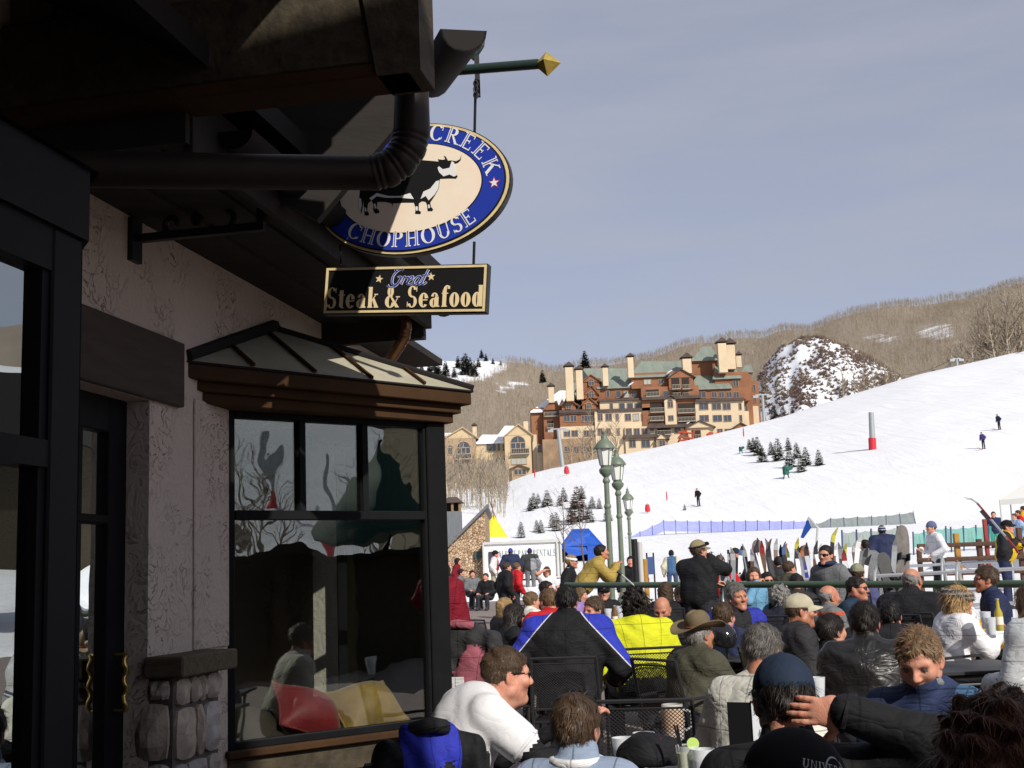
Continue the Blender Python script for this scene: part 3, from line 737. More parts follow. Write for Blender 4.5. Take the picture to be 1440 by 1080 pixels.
m = MB(); q = [nb.p(-1.9, -.95, 3.1), nb.p(-1.9, .03, 2.722), nb.p(.03, .03, 2.722), nb.p(1.13, -.95, 2.722), nb.p(.2, -.95, 3.1)]
m.add(q, [(0, 1, 2, 4), (2, 3, 4)]); rpart(flip(m), 'near_bay_roof', M_gutter, npost)
# --- far eave: soffit boards, fascia, gutter, roof
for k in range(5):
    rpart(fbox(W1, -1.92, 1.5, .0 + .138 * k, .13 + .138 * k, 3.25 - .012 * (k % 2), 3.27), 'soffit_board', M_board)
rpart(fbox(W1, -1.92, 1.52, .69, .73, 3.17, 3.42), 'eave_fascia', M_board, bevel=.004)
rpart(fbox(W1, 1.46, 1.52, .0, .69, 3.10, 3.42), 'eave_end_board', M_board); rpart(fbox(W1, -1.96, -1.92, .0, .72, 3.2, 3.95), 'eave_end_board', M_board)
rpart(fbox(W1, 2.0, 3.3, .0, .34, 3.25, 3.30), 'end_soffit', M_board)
def half_gutter(a, b, r, cap=True):
    m = MB(); d = (b - a).normalized(); sd = d.cross(Vector((0, 0, 1))).normalized(); V = []; n = 9
    for p in (a, b):
        for rr in (r, r * .92):
            for k in range(n): t = math.pi * k / (n - 1); V.append(p + sd * math.cos(t) * rr - Vector((0, 0, 1)) * math.sin(t) * rr)
    F = []
    for k in range(n - 1):
        F += [(k, k + 1, 2 * n + k + 1, 2 * n + k), (n + k + 1, n + k, 3 * n + k, 3 * n + k + 1), (k + 1, k, n + k, n + k + 1), (2 * n + k, 2 * n + k + 1, 3 * n + k + 1, 3 * n + k)]
    F += [(0, 2 * n, 3 * n, n), (n - 1, 2 * n - 1, 4 * n - 1, 3 * n - 1)]
    if cap: F += [tuple(range(n)), tuple(range(3 * n - 1, 2 * n - 1, -1))]
    m.smooth = True; m.add(V, F); return m
rpart(half_gutter(W1.p(-1.7, .80, 3.33), W1.p(1.58, .80, 3.33), .075), 'gutter', M_gutter)
m = MB(); a = W1.p(-3.4, .86, 3.43); b = W1.p(1.6, .86, 3.43); c = W1.p(1.6, -5, 6.6); d = W1.p(-3.4, -5, 6.6); m.prism([tuple(p) for p in (a, b, c, d)], (0, 0, .1)); rpart(m, 'main_roof', M_gutter)
# copper downspout from the far gutter back over the bay roof
def ribbed(pts, r, ribs, n=12):
    """pipe along pts with raised ribs between the point indices in ribs."""
    m = MB(); fine = []; rs = []
    for i in range(len(pts) - 1):
        k = 10 if ribs[0] <= i < ribs[1] else 2
        for j in range(k): fine.append(pts[i].lerp(pts[i + 1], j / k)); rs.append(r * (1 + (.07 if (k > 2 and j % 4 < 2) else 0)))
    fine.append(pts[-1]); rs.append(r); m.tube(fine, r, n=n, rs=rs); return m
Yd = 7.55
pp = [at(571, 428, Yd), at(571, 462, Yd), at(569, 474, Yd + .03), at(562, 486, Yd + .08), at(545, 512, Yd + .22), at(520, 550, Yd + .4)]
rpart(ribbed(pp, .035, (1, 4)), 'downspout', M_copper)
# --- near roof: timber beam, soffit, fascia boards, gutter, ribbed downspout
sN = -1.92
bmz = 3.35
rpart(fbox(W1, sN - .14, sN, .0, 1.50, bmz + .02, bmz + .36), 'eave_beam', M_timber, bevel=.012)
m = MB(); m.box(sN - .15, sN + .03, .0, 1.62, bmz - .03, bmz + .02, M=W1.M); rpart(m, 'beam_trim', M_bronze, bevel=.006)
m = MB(); m.prism([tuple(W1.p(*q)) for q in ((sN - .16, 1.50, bmz - .03), (sN - .16, 1.66, bmz - .03), (sN - .16, 1.66, bmz + .6), (sN - .16, 1.40, bmz + .6))], W1.d * .2); rpart(m, 'beam_end', M_timber)
for k in range(7):
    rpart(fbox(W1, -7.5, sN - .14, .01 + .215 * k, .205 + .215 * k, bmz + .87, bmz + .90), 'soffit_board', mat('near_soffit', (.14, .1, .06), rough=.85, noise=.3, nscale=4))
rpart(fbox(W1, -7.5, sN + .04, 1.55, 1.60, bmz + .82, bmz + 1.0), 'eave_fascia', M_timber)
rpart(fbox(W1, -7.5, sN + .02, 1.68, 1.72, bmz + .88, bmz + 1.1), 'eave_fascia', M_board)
m = MB(); a = W1.p(-7.6, 1.86, bmz + 1.05); b = W1.p(sN + .15, 1.86, bmz + 1.05); c = W1.p(sN + .15, -5, bmz + 5.0); d = W1.p(-7.6, -5, bmz + 5.0); m.prism([tuple(p) for p in (a, b, c, d)], (0, 0, .12)); rpart(m, 'near_roof', M_gutter)
rpart(half_gutter(at(652, 42, 4.3), at(606, 112, 5.3), .088), 'gutter', M_gutter)
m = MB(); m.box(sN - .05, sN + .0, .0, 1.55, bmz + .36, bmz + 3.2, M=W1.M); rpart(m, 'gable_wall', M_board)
for k in range(8): rpart(fbox(W1, sN - .085, sN - .05, .02 + .19 * k, .19 + .19 * k, bmz + .37, bmz + .86), 'gable_board', mat('near_soffit'))
Yp = 4.45
pp = [at(579, 80, Yp), at(579, 188, Yp), at(574, 208, Yp), at(562, 226, Yp), at(545, 238, Yp), at(524, 243, Yp), at(380, 242, Yp - .1), at(0, 236, Yp - .35), at(-200, 232, Yp - .5)]
rpart(ribbed(pp, .066, (1, 5), 16), 'downspout', mat('dark_pipe', (.03, .021, .017), rough=.5, spec=.25, noise=.4, nscale=3))
q = [at(300, 118, 5.2), at(600, 128, 5.2), at(548, 188, 5.2), at(446, 309, 5.2), at(395, 282, 5.2), at(330, 200, 5.2)]
m = MB(); m.prism([tuple(p) for p in q], (0, .07, 0)); m.f = [f[::-1] for f in m.f] if (q[1] - q[0]).cross(q[2] - q[1]).y > 0 else m.f; rpart(m, 'verge_board', M_board)
# unseen wing added behind the photographer, sized to throw the shade on this front
wg = MB(); wg.box(-16, 4.2, -13, -3.2, 0, 8.9)
wing = empty('lodge_wing', (-6, -8, 0), 0, 'stucco lodge wing standing behind the terrace', 'building')
o = wg.build('wall', M_stucco, wing, loc=(6, 8, 0))
for z in (1.0, 4.2):
    for x in (-4.5, -2.0, .5): m = MB(); m.box(x - .6, x + .6, -3.24, -3.17, z, z + 1.7); o = m.build('window', M_frame, wing, loc=(6, 8, 0)); m = MB(); m.box(x - .52, x + .52, -3.262, -3.25, z + .08, z + 1.62); m.build('pane', M_glass2, o)
m = MB(); m.box(-16.1, 4.3, -13.1, -3.1, 8.9, 9.0); m.build('roof', M_gutter, wing, loc=(6, 8, 0))

# --- scrolled iron wall bracket below the near downspout
ib = empty('wall_bracket', W1.p(-1.15, 0, 2.9), 0, 'scrolled black iron bracket on the stucco wall above the door lintel', 'bracket')
def ip(mb, name, m=M_iron): o = mb.build(name, m); o.parent = ib; o.matrix_parent_inverse = Matrix.Translation(-W1.p(-1.15, 0, 2.9)); return o
sb = -1.02; zb = 3.13
ip(fbox(W1, sb - .018, sb + .018, .0, .64, zb, zb + .036), 'bracket_bar'); ip(fbox(W1, sb - .045, sb + .045, .0, .025, zb - .09, zb + .11), 'wall_plate'); ip(fbox(W1, sb - .02, sb + .02, .61, .645, zb + .036, zb + .1), 'end_post')
def spiral(c, r0, turns, a0, sgn=1, n=26): return [W1.p(sb, c[0] + r0 * (1 - .75 * k / n) * math.cos(a0 + sgn * turns * 6.283 * k / n), zb + c[1] + r0 * (1 - .75 * k / n) * math.sin(a0 + sgn * turns * 6.283 * k / n)) for k in range(n + 1)]
for c, r0, tn, a0, sg in (((.45, .085), .08, .62, -2.6, 1), ((.2, .07), .055, .9, -1.0, -1), ((.32, .085), .028, 1.1, 1.5, 1)):
    m = MB(); m.tube(spiral(c, r0, tn, a0, sg), .014, n=6); ip(m, 'scroll')

# ---------------------------------------------------------------- buildings across the terrace, right of the view (seen in the window glass; the dark ones are added)
occluder = empty('terrace_bar', (11.5, 2.2, 0), R(20), 'low dark timber terrace bar with stone piers across from the restaurant', 'building')  # low dark block added so the lower bay pane reflects something dark
m = MB(); m.box(-.2, 3.0, -8, -.3, 0, 2.02); m.build('wall', M_timber, occluder); m = MB(); m.box(-.9, 3.6, -8.6, .2, 2.02, 2.12); m.build('roof', M_gutter, occluder)
for y in (-6.5, -3.5, -.7):
    m = MB(); m.box(-.45, -.3, y - .08, y + .08, 0, 2.02); m.build('column', M_board, occluder); m = MB(); m.box(-.3, -.22, y - 2.3, y - .6, .3, 1.8); m.build('window', M_frame, occluder)
tl = empty('timber_lodge', (42, 38, 0), R(-45), 'dark timber lodge beyond the right side of the terrace', 'building')  # unseen building, added to give the near glass a dark reflection
m = MB(); m.box(-14, 14, 0, 10, -1, 8); m.build('wall', M_timber, tl); m = MB(); m.prism([(-15, -1, 8), (-15, 11, 8), (-15, 5, 12.5)], (30, 0, 0)); m.build('roof', M_gutter, tl)
cl = empty('cream_lodge', (59.4, -1.7, 0), R(100), 'cream lodge with arched windows far right of the terrace', 'building')
M_clw = mat('cream_lodge_wall', (.5, .43, .28), rough=.85)
m = MB(); m.box(-9, 9, -5, 5, -1, 10); m.build('wall', M_clw, cl); m = MB(); m.prism([(-9.5, -5.5, 10), (9.5, -5.5, 10), (0, -5.5, 14.5)], (0, 11, 0)); m.build('roof', M_gutter, cl)
for x in (-6, -2, 2, 6):
    for z in (1, 4.4, 7.6):
        for y, sg in ((5.02, 1), (-5.06, -1)): m = MB(); m.box(x - .7, x + .7, y, y + .04, z, z + 1.6); m.build('window', M_frame, cl)
pr = empty('closed_parasol', (17, 1.2, 0), 0, 'dark green parasol standing on the right of the terrace', 'parasol')
m = MB(); m.tube([(0, 0, 0), (0, 0, 4.4)], .04, n=8); m.build('pole', M_frame, pr); m = MB(); m.lathe([(1.5, 2.5), (1.45, 2.7), (.05, 4.3)], n=8); m.build('canopy', mat('parasol_green', (.02, .06, .045), rough=.8), pr); m = MB(); m.lathe([(.3, 0), (.3, .12), (.06, .16)], n=12); m.build('base', M_frame, pr)
# ---------------------------------------------------------------- cushions and glasses on the window seat
def cushion(c, w_, h_, t_, rot, m, lab):
    mb = MB(); mb.smooth = True; n = 14; V = []
    for sgn in (1, -1):
        for j in range(n + 1):
            for i in range(n + 1):
                u, v = i / n * 2 - 1, j / n * 2 - 1; e = ((1 - u * u) * (1 - v * v)) ** .75; pin = 1 - .1 * (1 - abs(u)) * 0 - .09 * (1 - max(abs(u), abs(v)) ** 6) * 0
                k = 1 - .13 * (1 - u * u) * (abs(v) ** 3); k2 = 1 - .13 * (1 - v * v) * (abs(u) ** 3); V.append((u * w_ / 2 * k2, sgn * t_ / 2 * e, v * h_ / 2 * k))
    m_ = n + 1; F = []
    for j in range(n):
        for i in range(n): q = (j * m_ + i, j * m_ + i + 1, (j + 1) * m_ + i + 1, (j + 1) * m_ + i); F += [q, tuple(x + m_ * m_ for x in q)[::-1]]
    mb.add(V, F); e_ = empty('cushion', c, 0, lab, 'cushion', 'cushions on the window seat'); e_.rotation_euler = tuple(R(a) for a in rot); o = mb.build('cover', m, e_)
    mb = MB(); mb.tube([(x * w_ / 2 * (1 - .1 * (1 - abs(z) ** 2) * 1), 0, z * h_ / 2 * (1 - .1 * (1 - abs(x) ** 2))) for x, z in [(-1, -1), (-.5, -1), (0, -1), (.5, -1), (1, -1), (1, -.5), (1, 0), (1, .5), (1, 1), (.5, 1), (0, 1), (-.5, 1), (-1, 1), (-1, .5), (-1, 0), (-1, -.5), (-1, -1)]], .006, n=5, cap=False); mb.build('piping', m, o)
M_cg = mat('cushion_gold', (.38, .215, .045), rough=.6, sheen=.4, noise=.3, nscale=9, bump=.006, bscale=14); M_cr = mat('cushion_red', (.24, .009, .014), rough=.55, sheen=.3, noise=.3, nscale=8, bump=.004, bscale=14); M_cb = mat('cushion_brown', (.05, .035, .025), rough=.7, noise=.3, nscale=8)
cushion(B1.p(.98, -.25, .86), .42, .34, .30, (-50, -5, 39), M_cg, 'gold velvet cushion lying in the bay window beside the post'); cushion(B1.p(.60, -.24, .86), .43, .34, .27, (-48, 22, 39), M_cr, 'dark red cushion leaning on the gold one in the window'); cushion(B1.p(.24, -.28, .80), .46, .36, .24, (-60, 4, 39), M_cb, 'dark brown cushion at the left end of the window seat')

gh = empty('ski_school_hut', (22, 14, 0), R(-45), 'low dark ski school hut beyond the right edge of the terrace', 'building')  # added to hide bright snow from the near pane's reflection
m = MB(); m.box(-8, 8, 0, 6, -.5, 4.2); m.build('wall', M_timber, gh); m = MB(); m.prism([(-8.5, -.6, 4.2), (-8.5, 6.6, 4.2), (-8.5, 3, 5.6)], (17, 0, 0)); m.build('roof', M_gutter, gh)
for x in (-5, -1, 3): m = MB(); m.box(x, x + 1.6, -.05, .0, 1, 2.6); m.build('window', M_wglass_h if False else M_frame, gh)
# ================================================================ lettering (drawn glyph by glyph) and the hanging sign
class Pen:
    """flat glyph polygons in a local (x, y) plane; each stroke a hair above the one before."""
    def __init__(s): s.V = []; s.F = []; s.k = 0
    def poly(s, pts):
        b = len(s.V); z = .00012 * (s.k % 7); s.k += 1
        s.V += [(x, y, z) for x, y in pts]; s.F.append(tuple(range(b, b + len(pts))))
    def strip(s, a, b_):
        z = .00012 * (s.k % 7); s.k += 1; b = len(s.V); n = len(a)
        s.V += [(x, y, z) for x, y in a] + [(x, y, z) for x, y in b_]
        for i in range(n - 1): s.F.append((b + i, b + i + 1, b + n + i + 1, b + n + i))
def ring(p, cx, cy, rx, ry, a0, a1, wx, wy, n=18):
    A = []; B = []
    for i in range(n + 1):
        a = R(a0 + (a1 - a0) * i / n); A.append((cx + rx * math.cos(a), cy + ry * math.sin(a))); B.append((cx + (rx - wx) * math.cos(a), cy + (ry - wy) * math.sin(a)))
    p.strip(A, B)
def stroke(p, x0, y0, x1, y1, w_):
    d = math.hypot(x1 - x0, y1 - y0); nx, ny = -(y1 - y0) / d * w_ / 2, (x1 - x0) / d * w_ / 2
    p.poly([(x0 - nx, y0 - ny), (x1 - nx, y1 - ny), (x1 + nx, y1 + ny), (x0 + nx, y0 + ny)])
def glyph(p, ch, T=.17, t=.06, serif=True):
    """draws one serif letter of cap height 1; returns its advance."""
    sf = .09; real = p
    if T < .06: p = Pen()      # inline pass: only the stems are drawn
    def ser(x, y, w_=None):
        if serif: w2 = (w_ or T) / 2 + sf; p.poly([(x - w2, y), (x + w2, y), (x + w2, y + t * .9), (x - w2, y + t * .9)])
    def vst(x, y0=0, y1=1): real.poly([(x - T / 2, y0), (x + T / 2, y0), (x + T / 2, y1), (x - T / 2, y1)])
    def hb(x0, x1, y, th=None): th = th or t; p.poly([(x0, y), (x1, y), (x1, y + th), (x0, y + th)])
    if ch == 'I': vst(.2); ser(.2, 0); ser(.2, 1 - t * .9); return .42
    if ch in 'EFL':
        vst(.2); ser(.16, 0); ser(.16, 1 - t * .9)
        if ch != 'L': hb(.2, .68, 1 - t); stroke(p, .68, .78, .68, 1, .05); hb(.2, .5, .5); stroke(p, .5, .4, .5, .63, .045)
        if ch != 'F': hb(.2, .72, 0); stroke(p, .72, 0, .72, .25, .05)
        return .82
    if ch == 'H':
        for x in (.2, .76): vst(x); ser(x, 0); ser(x, 1 - t * .9)
        hb(.2, .76, .48); return .98
    if ch == 'O': ring(p, .48, .5, .46, .52, 0, 360, T, t * .8, 28); return .98
    if ch == 'C': ring(p, .48, .5, .46, .52, 42, 322, T, t * .8, 24); stroke(p, .82, .66, .84, .98, .05); stroke(p, .82, .1, .84, .28, .03); return .94
    if ch == 'G': ring(p, .48, .5, .46, .52, 42, 330, T, t * .8, 24); vst(.84, .02, .42); ser(.84, .4); return 1.0
    if ch in 'PRB':
        vst(.2); ser(.2, 0); ser(.2, 1 - t * .9); ring(p, .42, .75, .3, .25, -90, 90, T, t, 14); hb(.2, .44, 1 - t); hb(.2, .44, .5)
        if ch == 'R': p.poly([(.36, .5), (.5, .5), (.9, 0), (.7, 0)]); ser(.82, 0, .12); return .92
        if ch == 'B': ring(p, .44, .26, .34, .27, -90, 90, T, t, 14); hb(.2, .46, 0); return .86
        return .8
    if ch == 'U':
        vst(.2, .35, 1); ser(.2, 1 - t * .9); stroke(p, .76, .35, .76, 1, t); ser(.76, 1 - t * .9, t)
        ring(p, .465, .36, .35, .38, 180, 360, T * .8, t * .9, 16); return .95
    if ch == 'S':
        ring(p, .36, .74, .28, .28, 20, 270, T * .8, t, 18); ring(p, .36, .26, .3, .28, -160, 90, T * .8, t, 18)
        stroke(p, .62, .74, .62, .98, .045); stroke(p, .07, .02, .07, .26, .045); p.poly([(.12, .62), (.3, .58), (.62, .36), (.44, .42)]); return .72
    if ch == 'K':
        vst(.2); ser(.2, 0); ser(.2, 1 - t * .9); stroke(p, .28, .42, .72, .97, t); ser(.74, 1 - t * .9, .06)
        p.poly([(.4, .58), (.54, .7), (.92, 0), (.7, 0)]); ser(.82, 0, .12); return .95
    if ch == 'A':
        stroke(p, .08, 0, .46, 1, t); p.poly([(.36, 1), (.5, 1), (.88, 0), (.68, 0)]); hb(.2, .68, .3); ser(.08, 0, .06); ser(.78, 0); return .92
    if ch == 'N':
        stroke(p, .16, 0, .16, 1, t); ser(.16, 0, .05); p.poly([(.08, 1), (.27, 1), (.84, 0), (.76, 0)]); stroke(p, .8, 0, .8, 1, t); ser(.8, 1 - t * .9, .05); return .98
    if ch == 'V': p.poly([(.04, 1), (.24, 1), (.5, .12), (.42, 0)]); stroke(p, .46, .03, .8, 1, t); ser(.14, 1 - t * .9); ser(.8, 1 - t * .9, .05); return .88
    if ch == 'T': vst(.4); ser(.4, 0); hb(.04, .76, 1 - t); stroke(p, .06, .76, .06, 1, .05); stroke(p, .74, .76, .74, 1, .05); return .8
    if ch == 'D': vst(.2); ser(.2, 0); ser(.2, 1 - t * .9); ring(p, .4, .5, .5, .5, -90, 90, T, t, 18); hb(.2, .42, 1 - t); hb(.2, .42, 0); return .98
    # lower case, x-height .66
    X = .66
    if ch == 'o': ring(p, .3, X / 2, .3, X / 2 + .02, 0, 360, T, t, 24); return .64
    if ch == 'e': ring(p, .3, X / 2, .3, X / 2 + .02, 15, 320, T, t, 22); hb(.1, .54, X / 2 - .02); return .62
    if ch == 'a':
        ring(p, .25, .2, .24, .22, 0, 360, T * .85, t, 18); vst(.44, .02, .48); ring(p, .3, .46, .22, .22, 10, 170, T * .7, t, 12); p.poly([(.36, 0), (.62, 0), (.62, .06), (.36, .06)]); return .66
    if ch == 't': vst(.22, .06, .86); hb(.02, .44, X - t); ring(p, .33, .12, .2, .13, 180, 300, T * .8, t, 8); return .46
    if ch == 'k': vst(.18); hb(.02, .34, 0); hb(.04, .2, 1 - t); stroke(p, .22, .26, .56, X, t); p.poly([(.3, .4), (.44, .46), (.72, 0), (.48, 0)]); hb(.42, .72, 0); hb(.42, .66, X - t); return .72
    if ch == 'f': vst(.2, 0, .8); hb(.04, .38, 0); hb(.02, .42, X - t); ring(p, .34, .8, .22, .22, 50, 180, T * .9, t, 10); p.poly([(.38, .84), (.52, .84), (.52, .98), (.38, .98)]); return .46
    if ch == 'd': ring(p, .28, X / 2, .28, X / 2 + .02, 0, 360, T, t, 22); vst(.5); hb(.36, .5, 1 - t); hb(.5, .66, 0); return .7
    if ch == 'r': vst(.2, 0, X); hb(.04, .36, 0); ring(p, .4, X - .22, .2, .24, 30, 120, T, t, 8); return .5
    if ch == '&':
        ring(p, .34, .76, .2, .25, 0, 360, T * .75, t, 18); ring(p, .34, .28, .33, .3, 60, 350, T, t, 20); p.poly([(.18, .72), (.36, .6), (.92, 0), (.68, 0)]); stroke(p, .66, .22, .82, .5, t); hb(.68, .94, .48); return .96
    return .4
def advance(ch, **k):
    return glyph(Pen(), ch, **k) if ch != ' ' else .4
def text_pen(txt, h, place, T=.17, t=.06, gap=.06, narrow=1.0, outline=0):
    """pen with a whole line; place(x) -> matrix 3x3 for a point x metres along the line."""
    P = Pen(); x = 0; out = []
    for ch in txt:
        if ch == ' ': x += .34 * h * narrow; continue
        g_ = Pen(); g_.k = P.k; adv = glyph(g_, ch, T, t) * h * narrow
        M_ = place(x + adv / 2); b = len(P.V)
        for (gx, gy, gz) in g_.V:
            q = M_ @ Vector((gx * h * narrow - adv / 2, gy * h, 1)); P.V.append((q.x, q.y, gz))
        P.F += [tuple(i + b for i in f) for f in g_.F]; P.k = g_.k; x += adv + gap * h * narrow
    P.width = x - gap * h * narrow
    return P
def pen_obj(P, name, m, parent, z, thick=0):
    me = bpy.data.meshes.new(name)
    # plane x right, y up -> object local x, z; facing -y
    me.from_pydata([(x, -(z + dz), y) for x, y, dz in P.V], [], P.F); me.materials.append(m); me.update()
    return link_mesh(name, me, parent)
def on_line(x0, y0): return lambda x: Matrix(((1, 0, x0 + x), (0, 1, y0), (0, 0, 1)))
def on_arc(cx, cy, rx, ry, mid, sgn, W, dist):
    """letters along an ellipse; sgn 1: tops outward (upper arc), -1: tops inward (lower arc)."""
    # arc length table
    N = 2000; tab = [0]; A = [mid - sgn * -180 + 0 for _ in (0,)]
    angs = [R(mid + sgn * 170 - sgn * 340 * i / N) for i in range(N + 1)]
    pts = [(cx + rx * math.cos(a), cy + ry * math.sin(a)) for a in angs]
    for i in range(N): tab.append(tab[-1] + math.dist(pts[i], pts[i + 1]))
    half = tab[N // 2]
    def f(x):
        s_ = half + (x - W / 2) + dist; i = min(N - 1, max(0, int(np.searchsorted(tab, s_)) - 1)); (x0, y0), (x1, y1) = pts[i], pts[i + 1]
        l = math.dist((x0, y0), (x1, y1)); c, s = (x1 - x0) / l, (y1 - y0) / l
        return Matrix(((c, -s, x0), (s, c, y0), (0, 0, 1)))
    return f
M_sblue = mat('sign_blue', (.022, .05, .40), rough=.35, spec=.5, noise=.12, nscale=3)
M_scream = mat('sign_cream', (.9, .82, .68), rough=.4, noise=.12, nscale=4, color2=(.9, .74, .58))
M_sgold = mat('sign_gold', (.78, .62, .33), rough=.45, noise=.15, nscale=20)
M_swhite = mat('sign_white', (.8, .8, .8), rough=.5)
M_sblack = mat('sign_black', (.012, .012, .013), rough=.4)
M_slet = mat('sign_letter_gold', (.80, .64, .38), rough=.45)
M_sred = mat('sign_red', (.55, .06, .06), rough=.5)
M_spale = mat('sign_pale_blue', (.35, .5, .8), rough=.5)
def sign_frame(o, pl, pr):
    """place object so local x runs pl->pr (world points), facing the camera side."""
    x = (pr - pl).normalized(); up = Vector((0, 0, 1)); y = up.cross(x).normalized(); z = x.cross(y)
    c = (pl + pr) / 2
    o.matrix_world = Matrix(((x.x, y.x, z.x, c.x), (x.y, y.y, z.y, c.y), (x.z, y.z, z.z, c.z), (0, 0, 0, 1)))
def ellipse_slab(rx, ry, y0, y1, n=72, cy=0):
    m = MB(); m.prism([(rx * math.cos(2 * math.pi * k / n), y0, cy + ry * math.sin(2 * math.pi * k / n)) for k in range(n)][::-1], (0, y1 - y0, 0)); m.f = [f[::-1] for f in m.f]; return m
def star(P, cx, cy, r, rot=90, inner=.42):
    P.poly([(cx + (r if k % 2 == 0 else r * inner) * math.cos(R(rot + 36 * k)), cy + (r if k % 2 == 0 else r * inner) * math.sin(R(rot + 36 * k))) for k in range(10)])
YS = 5.6
def build_sign():
    root = empty('oval_sign', (0, 0, 0), 0, 'blue oval hanging sign with a black bull and white CREEK CHOPHOUSE lettering', 'sign')
    pl, pr = at(443, 283, YS + .12), at(718, 248, YS - .14)
    sign_frame(root, pl, pr); rx = (pr - pl).length / 2; ry = 98.5 / ppm(YS)
    ellipse_slab(rx, ry, -.0, .045).build('board', M_sblack, root)
    ellipse_slab(rx * .988, ry * .984, -.006, .0).build('rim', M_sgold, root)
    ellipse_slab(rx * .962, ry * .948, -.010, -.006).build('rim_line', M_sblack, root)
    ellipse_slab(rx * .945, ry * .93, -.013, -.010).build('blue_band', M_sblue, root)
    ellipse_slab(rx * .735, ry * .685, -.0145, -.013).build('field_line', M_sblack, root)
    ellipse_slab(rx * .722, ry * .668, -.016, -.0145).build('field', M_scream, root)
    h = .076
    for txt, mid, sgn, ax, ay, gp, nm in (('BEAVER CREEK', 90, 1, .765, .73, .12, 'lettering'), ('CHOPHOUSE', 270, -1, .91, .885, .12, 'lettering')):
        W = text_pen(txt, h, on_line(0, 0), gap=gp).width
        P_ = text_pen(txt, h, on_arc(0, 0, rx * ax, ry * ay, mid, sgn, W, .05 if sgn > 0 else .0), T=.2, t=.075, gap=gp)
        pen_obj(P_, nm, M_swhite, root, .0150)['kind'] = 'stuff'
        # thin blue inline in the thick stems
        P2 = text_pen(txt, h, on_arc(0, 0, rx * ax, ry * ay, mid, sgn, W, .05 if sgn > 0 else .0), T=.055, t=.004, gap=gp)
        pen_obj(P2, 'lettering_inline', M_sblue, root, .0162)['kind'] = 'stuff'
    P_ = Pen(); star(P_, rx * .845, -ry * .08, .031); star(P_, -rx * .845, -ry * .08, .031); pen_obj(P_, 'star', M_sred, root, .0145)
    P_ = Pen(); star(P_, rx * .845, -ry * .08, .023); star(P_, -rx * .845, -ry * .08, .023); pen_obj(P_, 'star', M_swhite, root, .0152)
    # bull: outline in photo pixels (4.8x crop), turned to local metres
    def loc(pts):
        r = []
        Mi = root.matrix_world.inverted()
        for x, y in pts:
            q = at(440 + x / 4.8, 150 + y / 4.8, YS); o = Vector((0, 0, CAMH)); d = q - o
            a = Mi @ o; b = Mi.to_3x3() @ d; t = -(a.y) / b.y; p = a + b * t; r.append((p.x, p.z))
        return r
    bull = [(325, 590), (318, 640), (335, 735), (345, 690), (350, 640), (358, 740), (385, 742), (388, 725), (375, 712), (382, 660), (405, 640), (418, 668), (416, 700), (428, 727), (458, 724), (455, 705), (440, 692), (445, 650), (500, 650), (540, 660), (545, 685), (550, 660), (620, 655), (690, 655), (702, 690), (698, 730), (735, 732), (738, 716), (722, 706), (724, 660), (745, 645), (770, 650), (780, 672), (782, 712), (815, 712), (820, 700), (805, 682), (800, 655), (830, 610), (858, 560), (866, 495), (930, 492), (975, 493), (985, 478), (965, 430), (958, 395), (985, 388), (1005, 370), (1010, 330), (1000, 362), (975, 375), (940, 370), (920, 372), (905, 345), (890, 338), (902, 362), (885, 366), (850, 362), (858, 378), (820, 374), (740, 368), (640, 375), (560, 372), (470, 380), (390, 400), (345, 450), (330, 520)]
    import mathutils
    def fill(pts, name, m, z):
        P2 = loc(pts); me = bpy.data.meshes.new(name); tris = mathutils.geometry.tessellate_polygon([[Vector((x, y, 0)) for x, y in P2]])
        me.from_pydata([(x, -z, y) for x, y in P2], [], [tuple(t) for t in tris]); me.materials.append(m); me.update(); link_mesh(name, me, root)
    fill(bull, 'bull_emblem', M_sblack, .0168)
    for pts in ([(320, 620), (316, 690), (330, 720), (340, 670), (335, 630)], [(390, 625), (440, 590), (520, 610), (600, 610), (665, 590), (690, 630), (600, 622), (500, 622), (440, 612), (405, 640)], [(735, 630), (755, 580), (800, 560), (840, 510), (862, 505), (855, 560), (830, 600), (790, 640), (770, 610)], [(850, 420), (860, 410), (885, 430), (930, 420), (945, 375), (962, 385), (968, 430), (980, 470), (960, 480), (930, 465), (890, 478), (860, 450)], [(702, 680), (716, 680), (716, 708), (704, 708)], [(785, 668), (795, 668), (800, 690), (788, 692)], [(420, 665), (430, 660), (440, 690), (428, 698)], [(358, 690), (366, 685), (372, 712), (362, 715)]):
        fill(pts, 'bull_marking', M_swhite, .0176)
    # lower board
    low = empty('steak_sign', (0, 0, 0), 0, 'black rectangular sign reading Great Steak and Seafood hanging under the oval', 'sign')
    a, b = at(456, 409, YS + .1), at(685, 405, YS - .12); sign_frame(low, a, b); w_ = (b - a).length; hh = 71 / ppm(YS)
    m = MB(); m.box(-w_ / 2, w_ / 2, 0, .05, -hh / 2, hh / 2); m.build('board', M_sblack, low, bevel=.003)
    fw = .011
    for x0, x1, z0, z1 in ((-w_ / 2 + .006, w_ / 2 - .006, hh / 2 - .006 - fw, hh / 2 - .006), (-w_ / 2 + .006, w_ / 2 - .006, -hh / 2 + .006, -hh / 2 + .006 + fw), (-w_ / 2 + .006, -w_ / 2 + .006 + fw, -hh / 2 + .006 + fw, hh / 2 - .006 - fw), (w_ / 2 - .006 - fw, w_ / 2 - .006, -hh / 2 + .006 + fw, hh / 2 - .006 - fw)):
        m = MB(); m.box(x0, x1, -.005, 0, z0, z1); m.build('border', M_sgold, low)
    h2 = .1; P0 = text_pen('Steak & Seafood', h2, on_line(0, 0), T=.24, t=.05, gap=.05, narrow=.8)
